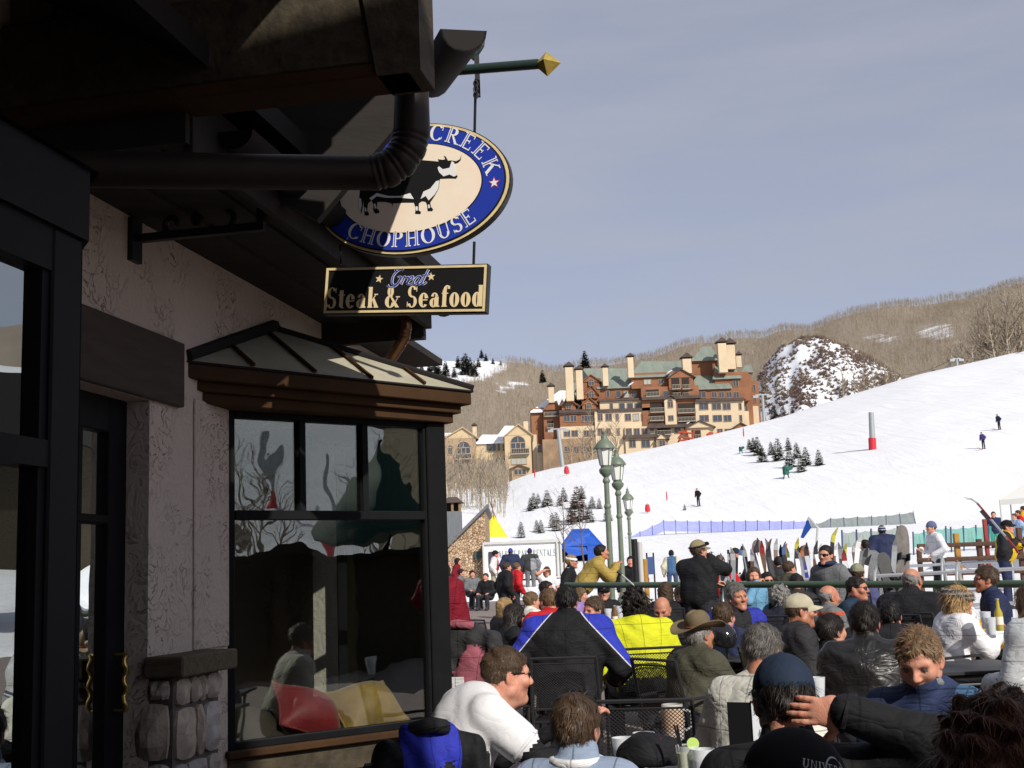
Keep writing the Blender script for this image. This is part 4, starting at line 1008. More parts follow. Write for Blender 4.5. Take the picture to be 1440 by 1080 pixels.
    P_ = text_pen('Steak & Seafood', h2, on_line(-P0.width / 2, -hh / 2 + .03), T=.24, t=.05, gap=.05, narrow=.8); pen_obj(P_, 'lettering', M_slet, low, .002)['kind'] = 'stuff'
    # script word Great: stroked curves, slanted, white outline with a blue heart
    def script(width, m, z):
        P2 = Pen(); sl = .32; x0 = -.085; y0 = .022; s = .072
        def cur(pts, wd=width):
            n = 26; C = []
            k = len(pts)
            for i in range((k - 1) * 8 + 1):
                f = i / 8; j = min(k - 2, int(f)); u = f - j
                p0, p1, p2, p3 = pts[max(0, j - 1)], pts[j], pts[j + 1], pts[min(k - 1, j + 2)]
                C.append(tuple(.5 * ((2 * p1[c]) + (-p0[c] + p2[c]) * u + (2 * p0[c] - 5 * p1[c] + 4 * p2[c] - p3[c]) * u * u + (-p0[c] + 3 * p1[c] - 3 * p2[c] + p3[c]) * u ** 3) for c in (0, 1)))
            C = [(x0 + (x + sl * y) * s, y0 + y * s) for x, y in C]; A = []; B = []
            for i in range(len(C)):
                a_, b_ = C[max(0, i - 1)], C[min(len(C) - 1, i + 1)]; l = math.dist(a_, b_) or 1; nx, ny = -(b_[1] - a_[1]) / l, (b_[0] - a_[0]) / l
                ww = wd * (.55 + .45 * abs(ny * 0 + (b_[1] - a_[1]) / l)); A.append((C[i][0] + nx * ww, C[i][1] + ny * ww)); B.append((C[i][0] - nx * ww, C[i][1] - ny * ww))
            P2.strip(B, A)
        cur([(.75, .95), (.62, 1.02), (.35, .9), (.2, .55), (.3, .12), (.55, .0), (.75, .2), (.8, .5), (.7, .1), (.5, -.12), (.2, -.14), (.02, .02)]); cur([(.5, .5), (.68, .55), (.84, .5)]); cur([(.35, .9), (.2, .98), (.25, 1.08)])
        cur([(.95, .02), (1.02, .5), (1.0, .55), (1.1, .48), (1.25, .52), (1.3, .42)])
        cur([(1.3, .1), (1.45, .3), (1.62, .42), (1.55, .55), (1.4, .45), (1.35, .15), (1.5, .0), (1.75, .12)])
        cur([(2.15, .48), (2.0, .56), (1.82, .4), (1.78, .12), (1.92, .0), (2.1, .2), (2.18, .52), (2.12, .1), (2.2, .0), (2.36, .12)])
        cur([(2.5, .98), (2.42, .5), (2.38, .1), (2.5, .0), (2.68, .16)]); cur([(2.22, .6), (2.48, .62), (2.75, .66)])
        pen_obj(P2, 'script_lettering', m, low, z)
    script(.0062, M_swhite, .0015); script(.0036, M_sblue, .0028)
    P_ = Pen(); star(P_, -.128, .052, .021, 80); star(P_, .132, .058, .021, 95); pen_obj(P_, 'star', M_slet, low, .002)
    # rods and bracket arm
    br = empty('sign_bracket', at(668, 93, YS), 0, 'dark green sign arm with gold pointed finial and hanging rods', 'bracket')
    def bp(m, name, mm): o = m.build(name, mm); o.parent = br; o.matrix_parent_inverse = Matrix.Translation(-at(668, 93, YS)); return o
    M_green = mat('arm_green', (.018, .035, .03), rough=.45)
    arm_l, arm_r = at(480, 112, YS + .12), at(757, 90, YS - .16)
    m = MB(); m.tube([arm_l, arm_r], .024, n=10); bp(m, 'arm', M_green)
    fc = at(769, 90, YS - .17); dx = (arm_r - arm_l).normalized(); m = MB(); k = .062
    up = Vector((0, 0, 1)); fy = dx.cross(up); V = [fc - dx * k, fc + dx * k * 1.1, fc + up * k, fc - up * k, fc + fy * k, fc - fy * k]
    m.add(V, [(0, 2, 5), (0, 5, 3), (0, 3, 4), (0, 4, 2), (1, 5, 2), (1, 3, 5), (1, 4, 3), (1, 2, 4)]); bp(m, 'finial', mat('finial_gold', (.52, .38, .08), rough=.42, metal=.2, noise=.4, nscale=18))
    c0 = at(664, 84, YS); pts = [c0 + dx * x + up * z for x, z in ((.0, .0), (.03, .03), (.055, .065), (.06, .1), (.045, .118), (.026, .108), (.028, .092))]
    m = MB(); m.tube(pts, .009, n=6); bp(m, 'scroll', M_green)
    m = MB(); m.box(-.012, .012, -.012, .012, -.13, .075); o = bp(m, 'drop_plate', M_iron); o.location = at(671, 100, YS)
    for (u0, v0, u1, v1, yy) in ((669, 112, 667, 205, -.06), (667, 340, 666, 372, -.06), (479, 345, 480, 372, .1)):
        m = MB(); m.tube([at(u0, v0, YS + yy + .02), at(u1, v1, YS + yy + .02)], .007, n=6); bp(m, 'rod', M_iron)
    m = MB()
    for k in range(3): c = at(669, 118 + k * 8, YS - .07); m.tube([c + Vector((.010 * math.cos(a), .0 if k % 2 else .010 * math.cos(a) * .3, .016 * math.sin(a))) for a in np.linspace(0, 6.28, 13)], .0035, n=5)
    bp(m, 'chain', M_iron)
build_sign()
# ================================================================ hotel, lodges, stone hut
M_wood = mat('hotel_wood', (.275, .12, .058), rough=.8, noise=.35, nscale=.25, color2=(.2, .085, .042))
M_cream = mat('hotel_cream', (.62, .50, .34), rough=.85, noise=.12, nscale=.3)
M_hroof = mat('hotel_green_roof', (.235, .27, .225), rough=.6, noise=.25, nscale=.3, stretch=(3, .3, 1))
M_droof = mat('hotel_dark_roof', (.09, .065, .055), rough=.8, noise=.3, nscale=.5)
M_wglass = mat('far_glass', (.05, .06, .075), rough=.15, spec=.8)
M_wframe = mat('far_frame', (.30, .2, .13), rough=.7)
M_wlight = mat('far_curtain', (.35, .37, .33), rough=.7)
M_dkop = mat('balcony_shade', (.03, .022, .018), rough=.9)  # shade of open recesses put into a dark colour
M_rail = mat('balcony_rail', (.3, .27, .22), rough=.7)
HY = 325.0
hotel = empty('hotel', at(900, 660, HY), 0, 'large orange timber and cream hotel with green roofs and tall chimneys', 'building')
HINV = Matrix.Translation(-at(900, 660, HY))
def child(mb, name, m, root, inv, **k):
    o = mb.build(name, m, **k); o.parent = root; o.matrix_parent_inverse = inv; return o
def zoomer(x0, y0, f):
    def Z(zx, zy, Y): return at(x0 + zx / f, y0 + zy / f, Y)
    return Z
Z2 = zoomer(740, 460, 4.235)
def wallbox(Z, z0, z1, t0, t1, Y, th, m, name='wall', root=None, inv=None):
    mid = (t0 + t1) / 2; a = Z(z0, mid, Y); b = Z(z1, mid, Y); top = Z((z0 + z1) / 2, t0, Y).z; bot = Z((z0 + z1) / 2, t1, Y).z
    mb = MB(); mb.box(a.x, b.x, Y, Y + th, bot, top); return child(mb, name, m, root or hotel, inv or HINV)
def slope(Z, e0, e1, ey, r0, r1, ry, Y, depth, m, name='roof', th=.35, root=None, inv=None):
    """sloping roof: eave line (zoom x e0..e1 at y ey, depth Y) up to ridge (r0..r1 at ry, depth Y+depth)."""
    k = (Y + depth) / Y
    a, b = Z(e0, ey, Y), Z(e1, ey, Y); c, d = Z(r1, ry, Y + depth), Z(r0, ry, Y + depth)
    a.z = b.z = (a.z + b.z) / 2 if abs(a.z - b.z) < 2 else a.z
    mb = MB(); up = Vector((0, 0, th)); V = [a, b, c, d]; V2 = [v - up for v in V]
    back = [Vector((c.x, c.y + .3, V2[0].z)), Vector((d.x, d.y + .3, V2[0].z))]
    mb.add(V + V2 + back, [(0, 1, 2, 3), (0, 4, 5, 1), (1, 5, 8, 2), (3, 9, 4, 0), (2, 8, 9, 3), (4, 9, 8, 5)])
    return child(mb, name, m, root or hotel, inv or HINV)
def gable(Z, x0, x1, ey, px, py, Y, th, m, mr, name='gable', root=None, inv=None, over=.5):
    a, b, c = Z(x0, ey, Y), Z(x1, ey, Y), Z(px, py, Y); a.z = b.z = (a.z + b.z) / 2; c.x = (a.x + b.x) / 2 if abs(px - (x0 + x1) / 2) < 3 else c.x
    mb = MB(); mb.prism([tuple(a), tuple(b), tuple(c)], (0, th, 0)); mb.f = [f[::-1] for f in mb.f]
    g_ = child(mb, name, m, root or hotel, inv or HINV)
    mb = MB()
    for p, q in ((a, c), (b, c)):
        d = (p - q).normalized(); e = p + d * over; n = Vector((0, 0, .25 + .02 * over))
        mb.add([e + Vector((0, -.5, 0)), q + Vector((0, -.5, 0)), q + Vector((0, th, 0)), e + Vector((0, th, 0)), e + Vector((0, -.5, 0)) + n, q + Vector((0, -.5, 0)) + n, q + Vector((0, th, 0)) + n, e + Vector((0, th, 0)) + n],
               [(0, 1, 2, 3), (4, 7, 6, 5), (0, 4, 5, 1), (2, 6, 7, 3), (1, 5, 6, 2), (0, 3, 7, 4)])
    child(mb, name + '_roof', mr, root or hotel, inv or HINV)
    return g_
def window(Z, z0, z1, t0, t1, Y, mg=None, cols=2, root=None, inv=None, arch=False, fm=None):
    mid = (t0 + t1) / 2; a = Z(z0, mid, Y); b = Z(z1, mid, Y); top = Z((z0 + z1) / 2, t0, Y).z; bot = Z((z0 + z1) / 2, t1, Y).z
    fw = .13; mb = MB(); w_ = b.x - a.x
    mb.box(a.x - fw, b.x + fw, Y - .16, Y + .05, top, top + fw); mb.box(a.x - fw, b.x + fw, Y - .2, Y + .05, bot - fw, bot)
    mb.box(a.x - fw, a.x, Y - .14, Y + .05, bot, top); mb.box(b.x, b.x + fw, Y - .14, Y + .05, bot, top)
    for k in range(1, cols): x = a.x + w_ * k / cols; mb.box(x - .06, x + .06, Y - .1, Y + .05, bot, top)
    mb.slot = 1; mb.box(a.x, b.x, Y - .05, Y - .01, bot, top)
    if arch:
        r_ = w_ / 2; n = 10; cx = (a.x + b.x) / 2
        mb.slot = 1; mb.prism([(cx + r_ * math.cos(math.pi * k / n), Y - .05, top + fw + r_ * .9 * math.sin(math.pi * k / n)) for k in range(n + 1)][::-1], (0, .04, 0))
        mb.slot = 0; mb.tube([(cx + (r_ + .08) * math.cos(math.pi * k / n), Y - .06, top + fw + (r_ + .08) * .9 * math.sin(math.pi * k / n)) for k in range(n + 1)], .1, n=4)
        mb.box(cx - .05, cx + .05, Y - .09, Y - .05, top, top + r_ * .85)
    return child(mb, 'window', [fm or M_wframe, mg or M_wglass], root or hotel, inv or HINV)
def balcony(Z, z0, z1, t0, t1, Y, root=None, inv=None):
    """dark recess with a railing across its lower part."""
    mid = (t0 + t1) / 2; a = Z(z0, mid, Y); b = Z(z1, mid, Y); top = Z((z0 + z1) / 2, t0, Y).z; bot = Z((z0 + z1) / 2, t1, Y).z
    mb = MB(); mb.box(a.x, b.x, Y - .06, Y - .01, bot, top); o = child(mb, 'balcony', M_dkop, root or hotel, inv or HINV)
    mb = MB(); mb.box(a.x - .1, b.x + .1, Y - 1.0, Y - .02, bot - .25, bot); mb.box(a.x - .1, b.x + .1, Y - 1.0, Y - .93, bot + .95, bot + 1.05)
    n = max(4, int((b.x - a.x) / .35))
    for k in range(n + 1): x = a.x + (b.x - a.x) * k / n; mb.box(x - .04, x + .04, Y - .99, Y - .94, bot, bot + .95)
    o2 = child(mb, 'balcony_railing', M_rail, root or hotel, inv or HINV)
def chimney(Z, z0, z1, t0, t1, Y, root=None, inv=None, cap=True):
    mid = (t0 + t1) / 2; a = Z(z0, mid, Y); b = Z(z1, mid, Y); top = Z((z0 + z1) / 2, t0, Y).z; bot = Z((z0 + z1) / 2, t1, Y).z; w_ = b.x - a.x; cx = (a.x + b.x) / 2
    mb = MB(); mb.box(a.x, b.x, Y, Y + w_ * .9, bot, top); o = child(mb, 'chimney', M_cream, root or hotel, inv or HINV, bevel=.05)
    if cap:
        mb = MB(); h = w_ * .55
        for sx in (-1, 1): mb.box(cx + sx * w_ * .42 - .12, cx + sx * w_ * .42 + .12, Y + .1, Y + w_ * .8, top, top + h * .35)
        z0_ = top + h * .3; q = w_ * .72
        mb.prism([(cx - q, Y - .5, z0_), (cx + q, Y - .5, z0_), (cx, Y - .5, z0_ + h)], (0, w_ + 1.0, 0)); mb.f = mb.f[:-5] + [f[::-1] for f in mb.f[-5:]]
        c = child(mb, 'chimney_cap', M_droof, root or hotel, inv or HINV)
W = lambda *a, **k: wallbox(Z2, *a, **k)
# --- walls (zoom x0, x1, y top, y bottom, depth, thickness)
W(35, 112, 480, 880, 331, 22, M_wood); W(40, 66, 640, 880, 330.6, 8, M_cream); W(108, 208, 490, 800, 328, 16, M_wood); W(66, 215, 695, 900, 327.2, 16, M_cream)
W(200, 425, 498, 592, 325, 16, M_wood); W(204, 425, 590, 680, 324.6, 17, M_cream); W(100, 600, 660, 860, 324.2, 18, mat('hotel_base', (.34, .23, .14), rough=.85, noise=.4, nscale=.3))
W(330, 440, 318, 500, 326.5, 10, M_wood); W(430, 700, 352, 470, 327, 14, M_wood); W(438, 728, 432, 500, 325.4, 14, M_cream); W(412, 745, 498, 760, 324, 16, M_cream)
W(690, 1035, 352, 620, 323.6, 16, M_wood); W(625, 1000, 268, 360, 325.4, 14, M_wood); W(826, 894, 428, 580, 322.6, 4, M_cream); W(590, 1130, 585, 760, 323.2, 16, M_cream)
W(1012, 1305, 428, 700, 323.4, 16, M_cream); W(990, 1310, 362, 432, 325.2, 14, M_wood); W(1125, 1330, 268, 440, 326.4, 14, M_wood); W(985, 1160, 190, 300, 331, 14, M_wood)
W(1295, 1348, 262, 640, 330, 22, M_wood); W(1345, 1392, 318, 620, 346, 24, M_wood); W(1288, 1330, 500, 660, 327, 6, M_cream); W(1325, 1388, 470, 640, 338, 10, M_cream)
# ledges and mid roofs
for a in ((425, 740, 484, 503, 323.6, 3.0), (690, 1040, 410, 428, 322.4, 3.0), (1010, 1298, 424, 440, 322.6, 3.0), (430, 720, 425, 437, 324.6, 3), (195, 430, 490, 508, 324.2, 3), (580, 780, 640, 660, 322.2, 3)):
    W(*a, M_droof, name='ledge_roof')
S = lambda *a, **k: slope(Z2, *a, **k)
S(420, 668, 356, 332, 605, 246, 326.2, 9, M_hroof); S(612, 965, 288, 685, 935, 203, 324.6, 9, M_hroof); S(978, 1228, 362, 985, 1120, 226, 324.4, 12, M_hroof)
S(195, 432, 508, 238, 425, 418, 324.4, 6, M_droof); S(25, 120, 500, 200, 236, 378, 330, 10, M_snow, name='snowy_roof'); S(985, 1150, 192, 1050, 1100, 115, 330, 8, M_hroof)
S(1110, 1285, 300, 1130, 1200, 196, 325.6, 8, M_hroof); S(240, 340, 418, 275, 335, 330, 327, 6, M_hroof); S(720, 990, 590, 740, 985, 560, 321.4, 3, M_droof, name='porch_roof'); S(1285, 1350, 262, 1300, 1345, 230, 329.5, 5, M_hroof)
# gables
gable(Z2, 105, 212, 492, 152, 432, 327.6, 10, M_wood, M_wood); gable(Z2, 332, 440, 325, 388, 285, 326.2, 6, M_wood, M_wood); gable(Z2, 335, 428, 400, 388, 352, 325.6, 4, M_wood, M_wood)
gable(Z2, 212, 295, 462, 252, 425, 324.3, 5, M_wood, M_wood); gable(Z2, 335, 418, 460, 375, 422, 324.2, 5, M_wood, M_wood); gable(Z2, 845, 1000, 300, 922, 252, 322.8, 8, M_wood, M_droof)
W(850, 995, 296, 372, 323.0, 6, M_wood); gable(Z2, 826, 894, 430, 860, 408, 322.5, 3, M_cream, M_droof, over=.2); gable(Z2, 955, 1118, 598, 1030, 560, 320.6, 6, M_cream, M_droof); gable(Z2, 1232, 1325, 600, 1278, 572, 321, 4, M_wood, M_droof); gable(Z2, 775, 845, 665, 810, 632, 321.4, 4, M_cream, M_droof)
W(212, 295, 460, 500, 324.5, 3, M_wood); W(335, 418, 458, 500, 324.4, 3, M_wood); W(335, 428, 398, 425, 325.8, 3, M_wood)
W(960, 1115, 598, 680, 321.4, 4, M_cream); W(775, 845, 665, 740, 321.8, 3, mat('porch_stone', (.35, .28, .2), rough=.9, noise=.5, nscale=1))
# snow lying on roofs
for a, b, c, d in ((832, 868, 255, 288), (600, 640, 335, 352), (940, 975, 568, 585)):
    p0, p1 = Z2(a, d, 323.2), Z2(b, c, 324.2); mb = MB(); mb.lathe([(.05, .35), (1.0, .15), (1.3, -.1)][::-1], n=9, M=Matrix.Translation((p0 + p1) / 2) @ Matrix.Rotation(R(-35), 4, 'Y')); child(mb, 'roof_snow', M_snow, hotel, HINV)
# chimneys
for a in ((235, 281, 238, 440, 322.4), (298, 338, 255, 430, 323), (455, 488, 240, 350, 325), (605, 640, 178, 300, 323.4), (932, 985, 188, 275, 323.4), (1145, 1196, 95, 270, 324), (1188, 1246, 105, 250, 327), (1250, 1282, 168, 240, 332), (132, 166, 355, 450, 327)):
    chimney(Z2, *a)
# windows
Wn = lambda *a, **k: window(Z2, *a, **k)
for x0, x1 in ((225, 258), (265, 298), (330, 362), (366, 395)): Wn(x0, x1, 528, 562, 325)
for x0, x1 in ((226, 260), (272, 306), (345, 372), (380, 405)): Wn(x0, x1, 617, 650, 324.6)
for x0, x1 in ((478, 494), (535, 562), (582, 612), (628, 656)): Wn(x0, x1, 382, 418, 327, cols=1, mg=M_wlight if x0 == 582 else None)
for x0, x1 in ((500, 514), (555, 585), (602, 634), (648, 680), (705, 715)): Wn(x0, x1, 455, 488, 325.4, cols=1)
for x0, x1 in ((428, 453), (474, 508), (535, 549), (590, 622), (638, 670), (686, 716)): Wn(x0, x1, 518, 556, 324, mg=M_wlight if x0 == 638 else None)
for x0, x1 in ((428, 453), (478, 500), (540, 555), (596, 627), (643, 674), (690, 720)): Wn(x0, x1, 605, 642, 323.2 if x0 > 590 else 324)
for x0, x1 in ((615, 650), (688, 735), (795, 825)): Wn(x0, x1, 675, 715, 321.8 if x0 > 700 and x0 > 780 else 323.2)
for x0, x1 in ((702, 742), (790, 815)): Wn(x0, x1, 312, 340, 325.4, mg=M_wlight if x0 == 702 else None)
Wn(815, 848, 382, 412, 323.6, cols=1); Wn(845, 872, 446, 478, 322.6, arch=True); Wn(848, 875, 528, 556, 322.6)
for x0, x1 in ((1020, 1068), (1104, 1133), (1148, 1176), (1193, 1222), (1236, 1265)): Wn(x0, x1, 388, 420, 325.2)
for x0, x1 in ((1032, 1082), (1108, 1158), (1172, 1215), (1268, 1280)): Wn(x0, x1, 455, 490, 323.4, cols=2 if x1 - x0 > 20 else 1)
for x0, x1 in ((1035, 1085), (1114, 1164), (1178, 1220), (1272, 1284)): Wn(x0, x1, 526, 560, 323.4, cols=2 if x1 - x0 > 20 else 1)
for x0, x1 in ((1140, 1168), (1184, 1214)): Wn(x0, x1, 608, 632, 323.4)
Wn(1232, 1262, 318, 352, 326.4); Wn(885, 915, 600, 632, 323.2)
for x0, y0 in ((1300, 268), (1303, 335), (1302, 395), (1306, 465), (1318, 530), (1352, 345), (1356, 410), (1350, 470), (1362, 530)): Wn(x0, x0 + 12, y0, y0 + 36, 330 if x0 < 1340 else 346, cols=1)
for cx, cy, Y in ((388, 330, 326.2), (388, 400, 325.6), (252, 470, 324.3), (375, 470, 324.2)): Wn(cx - 14, cx + 14, cy - 4, cy + 16, Y - .2, arch=True)
for a in ((110, 195, 500, 530, 328), (125, 160, 555, 600, 328), (712, 790, 372, 412, 323.6), (872, 915, 382, 416, 323.6), (930, 972, 386, 416, 323.6), (738, 818, 448, 506, 323.6), (902, 1004, 452, 510, 323.6), (735, 815, 522, 556, 323.6), (905, 1005, 526, 560, 323.6), (866, 912, 300, 368, 322.9), (928, 970, 290, 368, 322.9), (738, 760, 598, 636, 323.2), (780, 860, 592, 640, 323.1), (985, 1040, 615, 665, 321.4), (1255, 1300, 595, 615, 323.2), (120, 210, 720, 780, 327.2)):
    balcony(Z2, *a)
for a in ((70, 90, 700, 745), (100, 120, 700, 745)): Wn(*a, 327.2, cols=1)
for k in range(6): Wn(230 + 55 * k, 258 + 55 * k, 712, 742, 324.2)
# red timber play stand and parked sleds by the hotel
ps_ = empty('timber_stand', Z2(945, 690, 300), 0, 'red timber stand on the snow in front of the hotel', 'stand')
inv = Matrix.Translation(-Z2(945, 690, 300)); M_redw = mat('red_timber', (.35, .06, .03), rough=.8)
for x0, x1 in ((905, 935), (975, 950), (985, 1000)): mb = MB(); mb.tube([Z2(x0, 690, 300), Z2(x1, 612, 300)], .25, n=6); child(mb, 'post', M_redw, ps_, inv)
for y0 in (625, 655, 672): mb = MB(); mb.tube([Z2(905, y0, 299.6), Z2(990, y0 + 8, 299.6)], .22, n=6); child(mb, 'rail', M_redw, ps_, inv)
for i, (a, b) in enumerate(((1075, 1115), (1125, 1170))):
    c = Z2((a + b) / 2, 655, 290); e = empty('snow_groomer_sled', c, 0, 'red and white sled parked at the hotel, %s one' % ('left', 'right')[i], 'sled')
    w_ = (b - a) / 4.235 / ppm(290); mb = MB(); mb.prism([(-w_ / 2, -.6, .2), (w_ / 2, -.6, .5), (w_ / 2, -.6, 1.0), (0, -.6, 1.3), (-w_ / 2, -.6, .8)][::-1], (0, 1.2, 0)); mb.f = [f[::-1] for f in mb.f]; mb.build('body', M_redw, e)
    for y in (-.5, .5): mb = MB(); mb.tube([(-w_ * .55, y, .35), (-w_ * .45, y, .05), (w_ * .5, y, .05)], .08, n=5); mb.build('runner', M_snow, e)

# ---------------------------------------------------------------- beige lodges
Z5 = zoomer(600, 580, 8.0)
M_beige = mat('lodge_beige', (.56, .43, .26), rough=.85, noise=.12, nscale=.4); M_trim = mat('lodge_trim', (.42, .32, .2), rough=.8); M_tan = mat('lodge_tan', (.40, .28, .17), rough=.85, noise=.2, nscale=.6)
def lodge(label, refx, build):
    root = empty('lodge', Z5(refx, 740, 258), 0, label, 'building'); build(root, Matrix.Translation(-Z5(refx, 740, 258)))
def _l1(r, i):
    k = dict(root=r, inv=i)
    wallbox(Z5, 885, 1182, 255, 860, 258, 12, M_beige, **k); gable(Z5, 885, 1182, 258, 1030, 140, 258, 12, M_beige, M_trim, **k)
    window(Z5, 950, 1108, 345, 440, 258, cols=3, arch=True, fm=M_trim, **k); balcony(Z5, 955, 1150, 410, 462, 257.9, **k)
    window(Z5, 958, 1122, 515, 578, 258, cols=3, mg=M_wlight, fm=M_trim, **k); gable(Z5, 950, 1135, 635, 1040, 598, 256.6, 3, M_tan, M_droof, **k); wallbox(Z5, 960, 1130, 632, 860, 256.9, 2, M_tan, **k)
    window(Z5, 985, 1115, 645, 700, 256.9, cols=3, fm=M_trim, **k); slope(Z5, 800, 890, 250, 880, 985, 150, 258.5, 6, M_snow, name='snowy_roof', **k); chimney(Z5, 1090, 1142, 100, 260, 260, cap=False, **k)
def _l2(r, i):
    k = dict(root=r, inv=i)
    wallbox(Z5, 195, 562, 290, 900, 262, 14, M_tan, **k); gable(Z5, 195, 562, 292, 405, 175, 262, 14, M_beige, M_trim, **k); window(Z5, 345, 488, 400, 465, 262, cols=3, arch=True, fm=M_trim, **k)
    window(Z5, 240, 290, 400, 470, 262, cols=1, arch=True, fm=M_trim, **k); window(Z5, 350, 400, 540, 640, 262, **k); window(Z5, 430, 480, 540, 640, 262, **k); window(Z5, 240, 290, 560, 650, 262, **k); chimney(Z5, 515, 562, 150, 290, 264, **k); chimney(Z5, 168, 205, 225, 300, 264, cap=False, **k)
    slope(Z5, 100, 200, 300, 180, 330, 230, 262.5, 5, M_snow, name='snowy_roof', **k)
    balcony(Z5, 330, 500, 470, 520, 261.9, **k)
def _l3(r, i):
    k = dict(root=r, inv=i)
    wallbox(Z5, 552, 884, 330, 900, 262.5, 10, M_beige, **k); slope(Z5, 548, 868, 332, 625, 850, 250, 262, 6, M_snow, name='snowy_roof', **k)
    for a, b in ((672, 698), (706, 732), (742, 778), (796, 826), (855, 876)): window(Z5, a, b, 350, 432, 262.5, cols=1, fm=M_trim, **k)
    for a, b in ((780, 802), (808, 832), (862, 884)): window(Z5, a, b, 515, 580, 262.5, cols=1, fm=M_trim, **k)
    for a, b in ((600, 640), (700, 760)): window(Z5, a, b, 540, 620, 262.5, fm=M_trim, **k)
lodge('beige gabled lodge with arched window and balcony left of the hotel', 1030, _l1)
lodge('beige gabled lodge half hidden behind bare aspens', 400, _l2)
lodge('low beige lodge wing with snow on its roof between the two gables', 720, _l3)

# ---------------------------------------------------------------- stone hut
HYs = 48.0
hut = empty('stone_hut', at(650, 838, HYs), 0, 'stone walled hut with slate roof and little wooden lantern tower', 'building'); inv = Matrix.Translation(-at(650, 838, HYs))
M_rubble = bpy.data.materials.new('rubble_stone'); M_rubble.use_nodes = True
def _rubble():
    t = M_rubble.node_tree; b = t.nodes['Principled BSDF']; b.inputs['Roughness'].default_value = .9
    tc = t.nodes.new('ShaderNodeTexCoord'); v = t.nodes.new('ShaderNodeTexVoronoi'); v.inputs['Scale'].default_value = 11
    v2 = t.nodes.new('ShaderNodeTexVoronoi'); v2.feature = 'DISTANCE_TO_EDGE'; v2.inputs['Scale'].default_value = 11
    hs = t.nodes.new('ShaderNodeMix'); hs.data_type = 'RGBA'; hs.inputs[6].default_value = (.32, .2, .11, 1); hs.inputs[7].default_value = (.62, .46, .31, 1)
    sx = t.nodes.new('ShaderNodeSeparateColor'); mr = t.nodes.new('ShaderNodeMapRange'); mr.inputs[1].default_value = .02; mr.inputs[2].default_value = .07
    mx = t.nodes.new('ShaderNodeMix'); mx.data_type = 'RGBA'; mx.inputs[6].default_value = (.17, .11, .07, 1)
    bp = t.nodes.new('ShaderNodeBump'); bp.inputs['Distance'].default_value = .05
    K = t.links.new
    K(tc.outputs['Object'], v.inputs['Vector']); K(tc.outputs['Object'], v2.inputs['Vector']); K(v.outputs['Color'], sx.inputs[0]); K(sx.outputs[0], hs.inputs[0]); K(v2.outputs['Distance'], mr.inputs[0])
    K(mr.outputs[0], mx.inputs[0]); K(hs.outputs[2], mx.inputs[7]); K(mx.outputs[2], b.inputs['Base Color']); K(mr.outputs[0], bp.inputs['Height']); K(bp.outputs[0], b.inputs['Normal'])
_rubble()
M_slate = mat('slate_roof', (.16, .16, .17), rough=.8, noise=.4, nscale=3, stretch=(1, 1, 6))
M_siding = mat('grey_siding', (.19, .21, .23), rough=.8, noise=.3, nscale=4, stretch=(8, 8, .5))
a = at(686, 838, HYs); zt_, zl = at(686, 718, HYs).z, at(622, 778, HYs).z; xl = at(622, 778, HYs).x; sl_ = (zt_ - zl) / (a.x - xl)
mb = MB(); x0 = a.x - 6.0
mb.prism([(x0, HYs, .5), (a.x, HYs, .5), (a.x, HYs, zt_), (a.x - 2.6, HYs, zt_ - sl_ * 2.6), (x0, HYs, zt_ - sl_ * 2.6)], (0, 7, 0)); mb.f = [f[::-1] for f in mb.f]; child(mb, 'wall', M_rubble, hut, inv)
mb = MB(); mb.prism([(a.x + .12, HYs - .3, zt_ + .12 * sl_), (a.x + .12, HYs - .3, zt_ + .12 * sl_ + .14), (a.x - 3.0, HYs - .3, zt_ - 3.0 * sl_ + .14), (a.x - 3.0, HYs - .3, zt_ - 3.0 * sl_)], (0, 8, 0)); child(mb, 'roof', M_slate, hut, inv)
mb = MB(); p = at(637, 745, HYs + 3); w_ = 12 / ppm(HYs + 3); zc0, zc1 = at(637, 770, HYs + 3).z, at(637, 719, HYs + 3).z; mb.box(p.x - w_, p.x + w_, HYs + 3, HYs + 3 + 2 * w_, zc0, zc1); tw = child(mb, 'tower', M_siding, hut, inv)
M_lan = mat('lantern_wood', (.24, .16, .08), rough=.8); zr = at(637, 707, HYs + 3).z
for sx in (-1, 0, 1):
    mb = MB(); mb.box(p.x + sx * (w_ - .05) - .05, p.x + sx * (w_ - .05) + .05, HYs + 3, HYs + 3.1, zc1, zr); child(mb, 'lantern_post', M_lan, hut, inv)
mb = MB(); mb.box(p.x - w_ + .1, p.x + w_ - .1, HYs + 3.3, HYs + 3.4, zc1, zr); child(mb, 'lantern_back', M_dkop, hut, inv)
mb = MB(); q = w_ * 1.3; zz = at(637, 698, HYs + 3).z; cy = HYs + 3 + w_
mb.add([(p.x - q, cy - q, zr), (p.x + q, cy - q, zr), (p.x + q, cy + q, zr), (p.x - q, cy + q, zr), (p.x - q * .4, cy, zz), (p.x + q * .4, cy, zz)], [(0, 1, 5, 4), (1, 2, 5), (2, 3, 4, 5), (3, 0, 4), (3, 2, 1, 0)]); child(mb, 'lantern_roof', M_droof, hut, inv)
mb = MB(); lp = at(672, 781, HYs); mb.box(lp.x - .12, lp.x + .12, HYs - .16, HYs, lp.z - .14, lp.z + .16); child(mb, 'wall_lamp', mat('dark_green', (.03, .06, .05), rough=.6), hut, inv)
